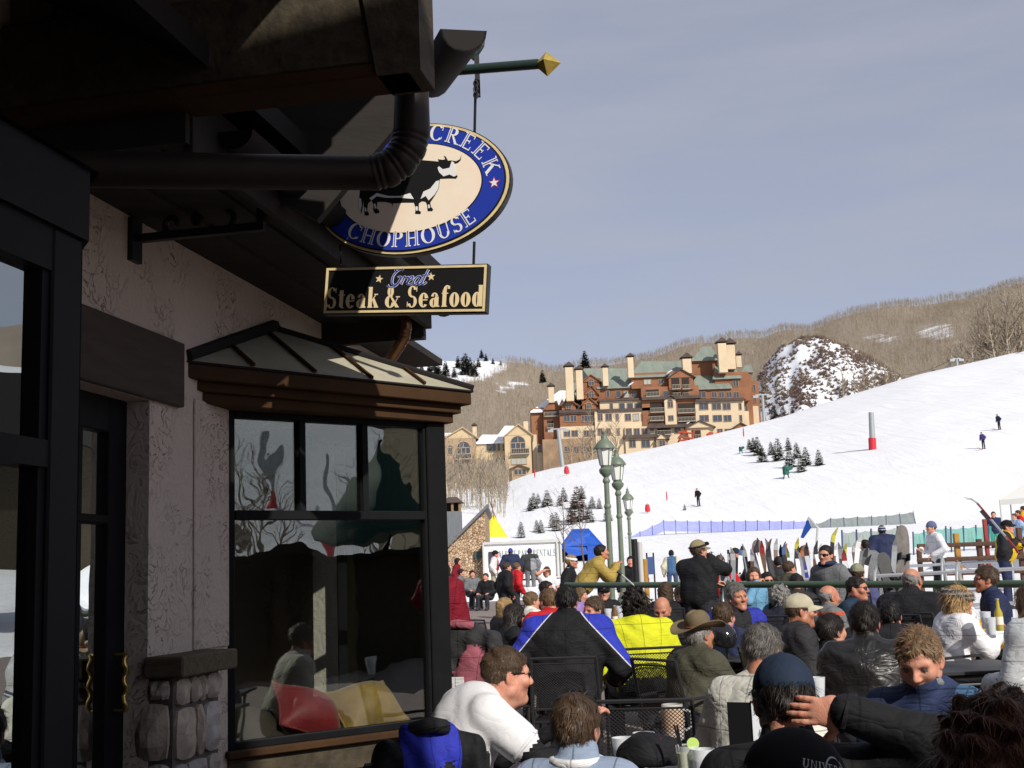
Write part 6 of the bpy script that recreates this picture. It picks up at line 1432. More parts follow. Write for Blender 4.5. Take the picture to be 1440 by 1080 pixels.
# ================================================================ figures: bodies grown as one smooth surface
def surface_nets(F, org, h):
    """smooth quad mesh of the zero level of a sampled field."""
    s = F < 0; nx, ny, nz = F.shape
    c = [(i, j, k) for i in (0, 1) for j in (0, 1) for k in (0, 1)]
    cnt = sum(s[i:nx - 1 + i, j:ny - 1 + j, k:nz - 1 + k].astype(np.int8) for i, j, k in c)
    act = (cnt > 0) & (cnt < 8); idx = np.argwhere(act)
    ids = -np.ones(act.shape, np.int64); ids[act] = np.arange(len(idx))
    vals = np.stack([F[idx[:, 0] + i, idx[:, 1] + j, idx[:, 2] + k] for i, j, k in c], 1)
    acc = np.zeros((len(idx), 3)); n = np.zeros(len(idx)); C = np.array(c, float)
    for a in range(8):
        for b in range(a + 1, 8):
            if np.abs(C[a] - C[b]).sum() != 1: continue
            va, vb = vals[:, a], vals[:, b]; m = (va < 0) != (vb < 0)
            t = np.where(m, va / np.where(m, va - vb, 1), 0)
            acc += m[:, None] * (C[a] + (C[b] - C[a]) * t[:, None]); n += m
    V = (idx + acc / n[:, None]) * h + org
    Q = []
    for ax in range(3):
        o1, o2 = [(1, 2), (2, 0), (0, 1)][ax]
        sl0 = [slice(1, -1)] * 3; sl0[ax] = slice(0, -1); sl1 = [slice(1, -1)] * 3; sl1[ax] = slice(1, None)
        a, b = s[tuple(sl0)], s[tuple(sl1)]; e = np.argwhere(a != b)
        if not len(e): continue
        inside = a[tuple(e.T)]
        e = e.copy(); off = np.ones(3, int); off[ax] = 0; e = e + off
        def cid(d1, d2):
            q = e.copy(); q[:, o1] -= d1; q[:, o2] -= d2; return ids[tuple(q.T)]
        q = np.stack([cid(1, 1), cid(0, 1), cid(0, 0), cid(1, 0)], 1)
        q[~inside] = q[~inside][:, ::-1]; Q.append(q)
    return V, np.concatenate(Q)
class Field:
    def __init__(s): s.P = []
    def cone(s, a, b, r1, r2, lab=0, k=.02): s.P.append(('c', np.array(a, float), np.array(b, float), r1, r2, lab, k))
    def ell(s, c, r, lab=0, k=.02, M=None): s.P.append(('e', np.array(c, float), np.array(r, float), M, None, lab, k))
    def cut(s, c, r, k=.01): s.P.append(('x', np.array(c, float), np.array(r, float), None, None, 0, k))
    def half(s, n, d, k=.008): s.P.append(('h', np.array(n, float), d, None, None, 0, k))
    def mesh(s, h, wob=None, pad=.03):
        lo, hi = [], []
        for p in s.P:
            if p[0] == 'c': R_ = max(p[3], p[4]); lo.append(np.minimum(p[1], p[2]) - R_); hi.append(np.maximum(p[1], p[2]) + R_)
            elif p[0] == 'e': R_ = p[2] if p[3] is None else np.full(3, p[2].max()); lo.append(p[1] - R_); hi.append(p[1] + R_)
        lo = np.min(lo, 0) - pad; hi = np.max(hi, 0) + pad; dim = np.ceil((hi - lo) / h).astype(int) + 2
        ax = [lo[i] + h * np.arange(dim[i]) for i in range(3)]
        F = np.full(dim, 1.0, np.float32); best = np.full(dim, 1e3, np.float32); L = np.zeros(dim, np.int8)
        for p in s.P:
            k = p[6]
            if p[0] == 'c': R_ = max(p[3], p[4]); a0 = np.minimum(p[1], p[2]) - R_; a1 = np.maximum(p[1], p[2]) + R_
            elif p[0] in 'ex': R_ = p[2] if p[3] is None else np.full(3, p[2].max()); a0 = p[1] - R_; a1 = p[1] + R_
            else: a0, a1 = lo, hi
            m = k + .03; i0 = np.clip(((a0 - m - lo) / h).astype(int), 0, dim); i1 = np.clip(((a1 + m - lo) / h).astype(int) + 2, 0, dim)
            sl = tuple(slice(i0[i], i1[i]) for i in range(3))
            X, Y, Z = np.meshgrid(ax[0][sl[0]], ax[1][sl[1]], ax[2][sl[2]], indexing='ij')
            if X.size == 0: continue
            if p[0] == 'c':
                ab = p[2] - p[1]; l2 = ab @ ab + 1e-12; x, y, z = X - p[1][0], Y - p[1][1], Z - p[1][2]
                t = np.clip((x * ab[0] + y * ab[1] + z * ab[2]) / l2, 0, 1)
                d = np.sqrt((x - t * ab[0]) ** 2 + (y - t * ab[1]) ** 2 + (z - t * ab[2]) ** 2) - (p[3] + (p[4] - p[3]) * t)
            elif p[0] in 'ex':
                x, y, z = X - p[1][0], Y - p[1][1], Z - p[1][2]
                if p[3] is not None: M = p[3]; x, y, z = M[0][0] * x + M[0][1] * y + M[0][2] * z, M[1][0] * x + M[1][1] * y + M[1][2] * z, M[2][0] * x + M[2][1] * y + M[2][2] * z
                r = p[2]; k0 = np.sqrt((x / r[0]) ** 2 + (y / r[1]) ** 2 + (z / r[2]) ** 2); k1 = np.sqrt((x / r[0] ** 2) ** 2 + (y / r[1] ** 2) ** 2 + (z / r[2] ** 2) ** 2) + 1e-9
                d = k0 * (k0 - 1) / k1
            else: d = p[1][0] * X + p[1][1] * Y + p[1][2] * Z - p[2]
            f = F[sl]
            if p[0] in 'xh':
                d2 = -d if p[0] == 'x' else d
                hh = np.clip(.5 - .5 * (d2 - f) / k, 0, 1); F[sl] = d2 * (1 - hh) + f * hh + k * hh * (1 - hh)
            else:
                hh = np.clip(.5 + .5 * (d - f) / k, 0, 1); F[sl] = d * (1 - hh) + f * hh - k * hh * (1 - hh)
                b = best[sl]; w_ = d < b; L[sl] = np.where(w_, p[5], L[sl]); best[sl] = np.where(w_, d, b)
        if wob is not None:
            X, Y, Z = np.meshgrid(*ax, indexing='ij'); F = F + wob(X, Y, Z, L).astype(np.float32)
        V, Q = surface_nets(F, lo, h)
        ci = np.clip(((V - lo) / h + .5).astype(int), 0, dim - 1); lab = L[tuple(ci.T)]
        fl = lab[Q[:, 0]].astype(int)
        return V, Q, fl
def folds(seed, amp=.006):
    """cloth folds: warped ridges, stronger where the sleeve bends."""
    a = seed * 1.7
    def f(X, Y, Z, L):
        w_ = .9 * np.sin(9 * X + 5 * Z + a) + .7 * np.sin(11 * Y - 7 * Z + a * 2)
        n = np.sin(27 * Z + 24 * X + 2.6 * w_ + a) * .6 + np.sin(26 * Y + 15 * Z - 24 * X + 2.2 * w_) * .5 + .35 * np.sin(45 * Z + 50 * Y + 38 * X + 1.6 * w_)
        return np.where((L == 2), 0, np.where((L == 1) | (L == 3), .4 * amp * n, amp * n))
    return f
def xf(V, M):
    A = np.array(M.to_3x3()); return V @ A.T + np.array(M.translation)
_hc = {}
def head_mesh(kind, h):
    if (kind, h) in _hc: return _hc[(kind, h)]
    f = Field(); fat = .008 if kind == 'heavy' else (-.004 if kind in ('female', 'child') else 0)
    f.ell((0, -.014, .03), (.077, .1, .089)); f.ell((0, .024, -.03), (.065 + fat, .071, .09), k=.03)
    for sx in (-1, 1):
        f.cone((sx * (.05 + fat), .0, -.058), (sx * .014, .071, -.1), .026 + fat, .018, k=.025)
        f.ell((sx * (.043 + fat), .062, -.022), (.026 + fat, .026, .026), k=.025)
        f.cone((sx * .012, .083, .024), (sx * .046, .07, .022), .012, .011, k=.015)
        f.ell((sx * .0815, -.012, -.01), (.010, .021, .034), k=.006, M=((1, .25 * sx, 0), (-.25 * sx, 1, .2), (0, -.2, 1))); f.ell((sx * .078, .002, -.03), (.008, .01, .012), k=.006)
    f.ell((0, .077, -.1), (.022, .019, .018), k=.02)
    f.cone((0, .088, .014), (0, .111, -.026), .009, .0125, k=.012)
    for sx in (-1, 1): f.ell((sx * .0125, .1, -.032), (.0095, .012, .008), k=.008)
    f.cone((-.019, .084, -.061), (.019, .084, -.061), .0068, .0068, lab=1, k=.008); f.cone((-.014, .083, -.0715), (.014, .083, -.0715), .0075, .0075, lab=1, k=.008)
    for sx in (-1, 1): f.cut((sx * .032, .098, .003), (.02, .017, .012), k=.012)
    f.cut((0, .105, -.0665), (.022, .018, .0022), k=.004)
    if h < .006:
        for sx in (-1, 1): f.ell((sx * .032, .0755, .003), (.013, .0125, .0125), lab=3, k=.002); f.cone((sx * .018, .0865, .0245), (sx * .048, .074, .0265), .0045, .0035, lab=4, k=.004)
    if kind == 'heavy': f.ell((0, .028, -.112), (.046, .042, .024), k=.03)
    nr = .05 if kind in ('female', 'child') else (.066 if kind == 'heavy' else .058)
    f.cone((0, -.025, -.06), (0, -.05, -.2), nr, nr * 1.06, k=.03)
    V, Q, L = f.mesh(h)
    _hc[(kind, h)] = (V, Q, L); return _hc[(kind, h)]
def hand_mesh(curl, h=.0055):
    """right hand, wrist at origin, fingers along +y, palm facing -z, thumb towards -x."""
    if ('hand', curl, h) in _hc: return _hc[('hand', curl, h)]
    f = Field(); f.cone((0, -.03, 0), (0, .01, 0), .025, .028); f.ell((0, .05, 0), (.043, .052, .017), k=.02); f.cone((-.03, .03, -.004), (.03, .035, -.004), .015, .014)
    for i, (x, l) in enumerate(((-.031, .068), (-.0105, .078), (.0105, .072), (.031, .056))):
        p = np.array([x, .092 - abs(x) * .25, 0.0]); a = 0; d0 = x * 3
        for seg, q in enumerate((.45, .32, .23)):
            a += R(curl) * (.75, 1.1, .8)[seg]; d = np.array([math.sin(d0 * .5) * math.cos(a), math.cos(a), -math.sin(a)]); e = p + d * l * q
            f.cone(p, e, .0095 - seg * .0008, .0088 - seg * .0008, k=.004); p = e
    p = np.array([-.036, .02, -.006]); 
    for seg, (q, r) in enumerate(((.045, .014), (.034, .0105), (.026, .009))):
        a = R(52 - 16 * seg - curl * .2); d = np.array([-math.sin(a), math.cos(a) * .9, -.35 - curl * .006]); d /= np.linalg.norm(d); e = p + d * q; f.cone(p, e, r, r * .9, k=.008); p = e
    V, Q, L = f.mesh(h, pad=.012); _hc[('hand', curl, h)] = (V, Q, np.full(len(Q), 2)); return _hc[('hand', curl, h)]
def hair_field(style):
    f = Field(); cutn, cd = (0, .75, -.66), .014
    th = {'crop': .0072, 'short': .013, 'spiky': .006, 'curly': .026, 'long': .014, 'bob': .02, 'bald': .006, 'bushy': .024, 'pony': .01}[style]
    f.ell((0, -.016, .032), (.077 + th, .1 + th, .09 + th))
    f.half(cutn, cd + (.006 if style in ('spiky', 'crop') else .012 if style in ('curly', 'bushy', 'bob') else 0)); f.half((0, 0, -1), .092)
    if style == 'bald': f.half((0, .45, 1), .018); 
    if style == 'long':
        for sx in (-1, 1): f.cone((sx * .068, -.015, .02), (sx * .082, -.02, -.2), .028, .03, k=.03); f.cone((sx * .06, .05, .075), (sx * .084, .03, -.06), .012, .014, k=.02)
        f.ell((0, -.075, -.1), (.088, .05, .17), k=.04)
    if style in ('bob', 'curly'):
        for sx in (-1, 1): f.cone((sx * .07, -.015, .02), (sx * .078, -.01, -.07), .025, .028, k=.03)
        f.ell((0, -.075, -.05), (.085, .045, .07), k=.04)
    if style == 'pony': f.cone((0, -.1, .02), (0, -.13, -.06), .02, .03, k=.02); f.cone((0, -.13, -.06), (0, -.12, -.2), .03, .015, k=.02)
    return f
def strands(V, N, n, length, width, lift, rng, droop=1.0):
    i = rng.integers(0, len(V), n); p = V[i] + N[i] * rng.uniform(-.002, .003, (n, 1)); nn = N[i]
    gdir = np.array([0, -.35, -1.0]) * droop + rng.normal(0, .28, (n, 3)); t = gdir - (gdir * nn).sum(1, keepdims=True) * nn; t /= np.linalg.norm(t, axis=1, keepdims=True) + 1e-9
    d = t + nn * lift * rng.uniform(.4, 1.6, (n, 1)) + rng.normal(0, .06 + .12 * min(1, lift), (n, 3)); d /= np.linalg.norm(d, axis=1, keepdims=True)
    l = length * rng.uniform(.5, 1.25, (n, 1)); m = p + d * l * .5; e = p + d * l + t * l * .25 * droop - nn * l * .12
    s = np.cross(d, nn); s /= np.linalg.norm(s, axis=1, keepdims=True) + 1e-9; s *= width * rng.uniform(.6, 1.3, (n, 1))
    Vv = np.stack([p - s, p + s, m - s * .8, m + s * .8, e], 1).reshape(-1, 3); b = (np.arange(n) * 5)[:, None]
    F = np.concatenate([b + [0, 1, 3], b + [0, 3, 2], b + [2, 3, 4]]); return Vv, F
def normals(V, Q):
    n = np.cross(V[Q[:, 2]] - V[Q[:, 0]], V[Q[:, 3]] - V[Q[:, 1]]); N = np.zeros_like(V)
    for k in range(4): np.add.at(N, Q[:, k], n)
    return N / (np.linalg.norm(N, axis=1, keepdims=True) + 1e-12)

def cloth(name, c, c2=None, rough=.75, pattern=None, sheen=.0, bump=.0035, bs=22, spec=.18, noise=.22, crease=.018, seams=True, c3=None, pattern3=None):
    """cloth material; pattern(t, coord_sockets) may return a factor socket mixing to c2."""
    if name in MATS: return MATS[name]
    m = bpy.data.materials.new(name); m.use_nodes = True; t = m.node_tree; b = t.nodes['Principled BSDF']; K = t.links.new
    b.inputs['Roughness'].default_value = rough; b.inputs['Specular IOR Level'].default_value = spec; b.inputs['Sheen Weight'].default_value = sheen
    tc = t.nodes.new('ShaderNodeTexCoord'); n = t.nodes.new('ShaderNodeTexNoise'); n.inputs['Scale'].default_value = 14; n.inputs['Detail'].default_value = 6; K(tc.outputs['Object'], n.inputs['Vector'])
    mr = t.nodes.new('ShaderNodeMapRange'); mr.inputs[1].default_value = .3; mr.inputs[2].default_value = .7; mr.inputs[3].default_value = 1 - noise; mr.inputs[4].default_value = 1.0; K(n.outputs[0], mr.inputs[0])
    vm = t.nodes.new('ShaderNodeMix'); vm.data_type = 'RGBA'; vm.blend_type = 'MULTIPLY'; vm.inputs[0].default_value = 1; K(mr.outputs[0], vm.inputs[7])
    sx = t.nodes.new('ShaderNodeSeparateXYZ'); K(tc.outputs['Object'], sx.inputs[0])
    def op(o, x, y=None, z=None):
        q = t.nodes.new('ShaderNodeMath'); q.operation = o
        for i, v in enumerate((x, y, z)):
            if v is None: continue
            if isinstance(v, (int, float)): q.inputs[i].default_value = v
            else: K(v, q.inputs[i])
        return q.outputs[0]
    if pattern:
        mx = t.nodes.new('ShaderNodeMix'); mx.data_type = 'RGBA'; mx.inputs[6].default_value = (*c, 1); mx.inputs[7].default_value = (*c2, 1)
        K(pattern(op, sx.outputs[0], sx.outputs[1], sx.outputs[2]), mx.inputs[0]); last = mx.outputs[2]
        if pattern3:
            m3 = t.nodes.new('ShaderNodeMix'); m3.data_type = 'RGBA'; m3.inputs[7].default_value = (*c3, 1); K(last, m3.inputs[6]); K(pattern3(op, sx.outputs[0], sx.outputs[1], sx.outputs[2]), m3.inputs[0]); last = m3.outputs[2]
        K(last, vm.inputs[6])
    else: vm.inputs[6].default_value = (*c, 1)
    if seams:
        X_, Z_ = sx.outputs[0], sx.outputs[2]; s1 = op('LESS_THAN', op('ABSOLUTE', X_), .0032); ax_ = op('SUBTRACT', op('ABSOLUTE', X_), op('MULTIPLY', Z_, .16)); s2 = op('LESS_THAN', op('ABSOLUTE', ax_), .003); s3 = op('LESS_THAN', op('ABSOLUTE', op('SUBTRACT', op('MODULO', Z_, .23), .1)), .0028)
        sm_ = t.nodes.new('ShaderNodeMix'); sm_.data_type = 'RGBA'; sm_.blend_type = 'MULTIPLY'; sm_.inputs[7].default_value = (.5, .5, .5, 1); K(op('MAXIMUM', op('MAXIMUM', s1, s2), s3), sm_.inputs[0]); K(vm.outputs[2], sm_.inputs[6]); K(sm_.outputs[2], b.inputs['Base Color'])
    else: K(vm.outputs[2], b.inputs['Base Color'])
    n2 = t.nodes.new('ShaderNodeTexNoise'); n2.inputs['Scale'].default_value = bs; n2.inputs['Detail'].default_value = 3; n2.inputs['Distortion'].default_value = 1.2; K(tc.outputs['Object'], n2.inputs['Vector'])
    mp = t.nodes.new('ShaderNodeMapping'); mp.inputs['Scale'].default_value = (1.0, 1.0, 1.9); mp.inputs['Rotation'].default_value = (.5, .4, 0); K(tc.outputs['Object'], mp.inputs[0])
    n3 = t.nodes.new('ShaderNodeTexNoise'); n3.inputs['Scale'].default_value = 5.0; n3.inputs['Detail'].default_value = 2.5; n3.inputs['Distortion'].default_value = 1.6; K(mp.outputs[0], n3.inputs['Vector'])
    q1 = t.nodes.new('ShaderNodeMath'); q1.operation = 'SUBTRACT'; q1.inputs[1].default_value = .5; K(n3.outputs[0], q1.inputs[0]); q2 = t.nodes.new('ShaderNodeMath'); q2.operation = 'ABSOLUTE'; K(q1.outputs[0], q2.inputs[0]); q3 = t.nodes.new('ShaderNodeMath'); q3.operation = 'POWER'; q3.inputs[1].default_value = .8; K(q2.outputs[0], q3.inputs[0])
    q4 = t.nodes.new('ShaderNodeMath'); q4.operation = 'MULTIPLY_ADD'; q4.inputs[1].default_value = bump * .9; K(n2.outputs[0], q4.inputs[0]); q5 = t.nodes.new('ShaderNodeMath'); q5.operation = 'MULTIPLY'; q5.inputs[1].default_value = crease; K(q3.outputs[0], q5.inputs[0]); K(q5.outputs[0], q4.inputs[2])
    bp = t.nodes.new('ShaderNodeBump'); bp.inputs['Distance'].default_value = 1.0; bp.inputs['Strength'].default_value = .75; K(q4.outputs[0], bp.inputs['Height']); K(bp.outputs[0], b.inputs['Normal'])
    MATS[name] = m; return m
def skin(k):
    name = 'skin_%d' % k
    if name in MATS: return MATS[name]
    c = [(.52, .27, .18), (.58, .30, .21), (.47, .22, .14), (.40, .2, .13), (.62, .37, .27)][k]
    m = mat(name, c, rough=.5, spec=.4, nscale=34, color2=(c[0] * .93, c[1] * .62, c[2] * .56), nlo=.42, nhi=.72, bump=.0012, bscale=210); m.node_tree.nodes['Principled BSDF'].inputs['Subsurface Weight'].default_value = .08
    return m
def hairm(name, c): return mat('hair_' + name, c, rough=.62, spec=.25, noise=.55, nscale=38, bump=.003, bscale=90, stretch=(1, 1, .18))
HC = {'brown': (.07, .042, .024), 'dark': (.018, .013, .011), 'black': (.012, .01, .01), 'grey': (.26, .25, .235), 'saltpepper': (.13, .12, .11), 'blond': (.33, .21, .09), 'light_brown': (.15, .09, .045), 'auburn': (.11, .05, .028)}
M_lip = mat('lips', (.45, .19, .14), rough=.45); M_eye = mat('eye_white', (.10, .08, .075), rough=.2, spec=.6); M_shoe = mat('boot_black', (.03, .03, .033), rough=.5); M_lens = mat('sunglass_lens', (.008, .008, .009), rough=.08, spec=.9); M_gfr = mat('sunglass_frame', (.015, .013, .012), rough=.35)
def ik(S, T, l1, l2, pole):
    d = T - S; D = min(d.length, (l1 + l2) * .995); u = d.normalized(); T2 = S + u * D
    a = (l1 * l1 - l2 * l2 + D * D) / (2 * D); h = math.sqrt(max(0, l1 * l1 - a * a)); p = pole - u * pole.dot(u)
    return S + u * a + p.normalized() * h, T2
PEOPLE = []
def person(label, head, Y, az, pose='sit', lean=8, hy=0, hp=0, hr=0, arms=None, jacket=None, pants=None, sleeve=None, skn=0, hair=('short', 'brown'), kind='male', b=1.0, th=.014, hat=None, glasses=False, glove=None, collar=True,
           extra=None, child_scale=1.0, group='people on the terrace', side=0, shoulder=1.0, gz=None, hands=True, hem=None, fold=None, hood=None, legs=None, hoff=(0, 0, 0)):
    """head: photo pixel of the head's centre; az: facing, clockwise from away-from-camera; hy/hp/hr: head yaw/pitch/roll on top of it."""
    Hc = at(head[0], head[1], Y); g0 = ground(Hc.x, Y) if gz is None else gz
    Rz = Matrix.Rotation(R(-az), 3, 'Z'); cs = child_scale
    ln = R(lean); tv = Vector((math.sin(R(side)), math.sin(ln), math.cos(ln))).normalized()
    zh = Hc.z - g0
    if pose == 'sit':
        hipz = .50 * cs; nz = .66 * tv.z + .03
        ts = max(.86 * cs, min(1.14 * cs, (zh - hipz) / nz)); base_dz = zh - (hipz + nz * ts)
        P = Vector((0, 0, hipz + base_dz))
    else:
        ts = max(.9 * cs, min(1.1 * cs, zh / 1.63)) if cs == 1 else cs
        P = Vector((0, 0, zh - (.66 * tv.z + .03) * ts)); base_dz = 0
    S0 = P + tv * .47 * ts; N0 = P + tv * .525 * ts; xax = Vector((1, 0, 0)); fwd = xax.cross(tv) * -1 if False else tv.cross(xax) * -1
    fwd = Vector((0, math.cos(ln), -math.sin(ln)))
    HR = Matrix.Rotation(R(-hy), 3, 'Z') @ Matrix.Rotation(R(-hp), 3, 'X') @ Matrix.Rotation(R(hr), 3, 'Y')
    hs = .96 * (cs ** .4)
    nk = N0 + tv * .01; Hl = nk + Vector((0, .035 + .03 * math.sin(ln), .116 * hs)) + Vector(hoff)
    O = Hc - Rz @ Hl; O.z = Hc.z - Hl.z
    # ---- body surface
    f = Field(); X = lambda a, c_=0, d=0: P + tv * a * ts + xax * c_ + fwd * d
    TM = [list(xax), list(fwd), list(tv)]
    w_ = b * ts * shoulder
    f.ell(X(.05), (.172 * b, .132 * b, .13), 0 if pose == 'stand' else 1, .05, TM); f.ell(X(.16), (.158 * b + th, .122 * b + th, .16 * ts), 0, .05, TM)
    f.ell(X(.35), (.17 * w_ + th, .115 * b + th, .19 * ts), 0, .05, TM)
    if b > 1.08: f.ell(X(.15, 0, .05), (.15 * b, .13 * b, .15), 0, .05, TM)
    SL = {}
    for sx, nm in ((-1, 'L'), (1, 'R')):
        sh = X(.445, sx * .168 * w_, .0); SL[nm] = sh
        f.cone(X(.475, sx * .045), sh, .06 * b + th * .6, .054 * b + th, 0, .06); f.cone(X(.4, sx * .13 * w_), X(.1, sx * .1 * b), .062 * b + th, .07 * b + th, 0, .06)
    if collar: f.cone(N0 - tv * .05, N0 + tv * (.035) + fwd * .018, .082, .07, 0, .015)
    AR = {'R': (.17, .33, .12), 'L': (-.17, .33, .12)} if pose == 'sit' else {'R': (.27, .1, -.02), 'L': (-.27, .1, -.02)}
    if arms: AR.update(arms)
    wr = {}; cuffs = []
    for nm, sx in (('L', -1), ('R', 1)):
        tgt = AR[nm]; spec = tgt[3] if len(tgt) > 3 else {}
        T = Vector(tgt[:3]); T = Vector((T.x, T.y, T.z)) + P if not spec.get('head') else Hl + Vector(tgt[:3])
        E, Wp = ik(SL[nm], T, .29 * ts, .265 * ts, Vector(spec.get('pole', (sx * .6, -.5, -.8))))
        sl_ = 4 if sleeve else 0; r = b ** .5
        if sleeve and spec.get('tee', True):
            mid = SL[nm].lerp(E, .5); f.cone(SL[nm], mid, .068 * r + th, .064 * r + th, 0, .02); f.cone(mid, E, .05 * r, .047 * r, 4, .02); f.cone(E, Wp, .047 * r, .033, 4, .02)
        else:
            f.cone(SL[nm], E, .057 * r + th, .05 * r + th, 0, .05); f.cone(E, Wp, .05 * r + th * .9, .034 + th, 0, .02)
        wr[nm] = (E, Wp, spec)
        if sleeve and spec.get('tee', True): cuffs.append((mid + (E - SL[nm]).normalized() * (.03 + .5 * th), (E - SL[nm]).normalized(), .06 * r + th + .002))
        else: cuffs.append((Wp, (Wp - E).normalized(), .034 + th + .002))
    lg = legs or {}
    for nm, sx in (('L', -1), ('R', 1)):
        hip = P + Vector((sx * .092, 0, .0)); gz0 = -(O.z - g0) if False else g0 - O.z
        if pose == 'sit': kn = hip + Vector((sx * .05, .43, .01)); an = Vector((kn.x, kn.y - .03, gz0 + .1))
        else:
            an = Vector((sx * .12, -.02 + (lg.get(nm, 0)), gz0 + .1)); kn = (hip + an) / 2 + Vector((0, .03, 0))
        f.cone(hip, kn, .088 * b, .064, 1, .03); f.cone(kn, an, .063, .058, 1, .02); f.cone(an + Vector((0, -.02, -.04)), an + Vector((0, .13, -.055)), .05, .042, 3, .02)
    if hood: f.ell(N0 + Vector((0, -.075, -.02)), (.12, .07, .075), 0, .03)
    vox = .0125 if Y < 8 else (.0165 if Y < 14 else .022)
    V, Q, Lb = f.mesh(vox, folds(len(PEOPLE), fold if fold is not None else (.004 if th < .02 else .0065)))
    N = normals(V, Q)
    parts = [(V, Q, Lb)]
    hv = .0042 if Y < 7.5 else (.0055 if Y < 14 else .0085)
    HM = Matrix.Translation(Hl) @ (HR.to_4x4()) @ Matrix.Scale(hs, 4)
    hV, hQ, hL = head_mesh(kind, hv)
    parts.append((xf(hV, HM), hQ, np.array([2, 5, 2, 6, 7])[hL]))
    if hands:
        for nm, sx in (('L', -1), ('R', 1)):
            E, Wp, spec = wr[nm]; d = Vector(spec.get('dir', (Wp - E))).normalized(); up = Vector(spec.get('up', (0, 0, 1))); xx = d.cross(up).normalized(); up = xx.cross(d)
            M_ = Matrix(((xx.x * sx, d.x, up.x, Wp.x), (xx.y * sx, d.y, up.y, Wp.y), (xx.z * sx, d.z, up.z, Wp.z), (0, 0, 0, 1)))
            k_ = .95 * (cs ** .3); M_ = M_ @ Matrix.Scale(k_, 4); hv_, hq_, hl_ = hand_mesh(spec.get('curl', 28), .0055 if Y < 9 else .008)
            if sx < 0: hq_ = hq_[:, ::-1]
            parts.append((xf(hv_, M_), hq_, np.full(len(hq_), 8 if glove else 2)))
            wr[nm] = (E, Wp, spec, M_)
    VV = np.concatenate([p[0] for p in parts]); off = np.cumsum([0] + [len(p[0]) for p in parts]); QQ = np.concatenate([p[1] + o_ for p, o_ in zip(parts, off)]); LL = np.concatenate([p[2] for p in parts])
    sk = skin(skn); jk = jacket; pn = pants or cloth('trousers_dark', (.03, .032, .04)); hm_ = hairm(hair[1], HC[hair[1]])
    mats = [jk, pn, sk, M_shoe, sleeve or jk, M_lip, M_eye, hm_, glove or sk]
    root = link_mesh('person', fast_mesh('person', VV, QQ, mats, LL)); tag(root, label, 'person', group)
    root.location = O; root.rotation_euler = (0, 0, R(-az))
    # ---- clothing shells
    for nm, labs, m, d in (('jacket', (0,), jk, .005), ('trousers', (1,), pn, .004)):
        sel = np.isin(Lb, labs); q = Q[sel]
        if len(q):
            u, inv_ = np.unique(q, return_inverse=True); link_mesh(nm, fast_mesh(nm, V[u] + N[u] * d, inv_.reshape(q.shape), m), root)
    if Y < 22:
        for c_, d_, r_ in cuffs:
            u_ = d_.orthogonal().normalized(); v_ = d_.cross(u_); mb = MB(); mb.tube([tuple(c_ + (u_ * math.cos(a_) + v_ * math.sin(a_)) * r_) for a_ in np.linspace(0, 2 * math.pi, 15)], .009, n=6, cap=False); mb.build('cuff', jk, root)
    # ---- hair
    rng = np.random.default_rng(len(PEOPLE) + 5)
    hcov = hat in ('beanie', 'cowboy', 'cap', 'capback', 'helmet')
    if hair[0] != 'none':
        hf = hair_field(hair[0])
        if hcov and hat != 'cowboy': hf.half((0, .1, 1), .028)
        if hat == 'cowboy': hf.half((0, .1, 1), .03)
        nz_ = {'curly': .008, 'bushy': .008, 'long': .0022, 'spiky': .004}.get(hair[0], .0025)
        HV, HQ, _ = hf.mesh(.0065 if Y < 14 else .0095, lambda X, Y_, Z, L: nz_ * (np.sin(110 * X + 3 * np.sin(60 * Z)) + np.sin(95 * Y_ + 40 * Z) + .7 * np.sin(140 * Z + 60 * X)))
        HN = normals(HV, HQ)
        ob = link_mesh('hair', fast_mesh('hair', xf(HV, HM), HQ, hm_), root)
        if Y < 15:
            n, ln_, w2, lift = {'crop': (2200, .013, .0009, .6), 'short': (2600, .032, .0011, .3), 'spiky': (2800, .022, .0012, .42), 'curly': (3000, .036, .0014, .45), 'long': (3000, .10, .0015, .05), 'bob': (1300, .06, .002, .12), 'bald': (500, .02, .0013, .25), 'bushy': (2400, .034, .0015, .5), 'pony': (900, .05, .0018, .05)}[hair[0]]
            if Y > 9: n = int(n * .5); w2 *= 1.5
            if Y < 3: n = int(n * 2.2); w2 *= .6
            sv, sf = strands(HV, HN, n, ln_, w2, lift, rng); o2 = link_mesh('hair_strands', fast_mesh('hair_strands', xf(sv, HM), sf, mat('strand_' + hair[1], tuple(c_ * 1.7 + .004 for c_ in HC[hair[1]]), rough=.5, spec=.35, noise=.5, nscale=30), smooth=True), ob); o2['kind'] = 'stuff'
    ctx = dict(root=root, HM=HM, P=P, tv=tv, fwd=fwd, X=X, ts=ts, wr=wr, N0=N0, S=SL, O=O, az=az, Y=Y)
    if glasses: add_glasses(ctx)
    if hat: add_hat(ctx, hat)
    if extra: extra(ctx)
    PEOPLE.append((label, O.copy(), az, pose, g0, root)); return ctx
def hchild(ctx, mb, name, m, parent=None, **k):
    """mesh given in head coordinates, as a part of the person."""
    mb.v = [tuple(ctx['HM'] @ Vector(p)) for p in mb.v]; return mb.build(name, m, parent or ctx['root'], **k)
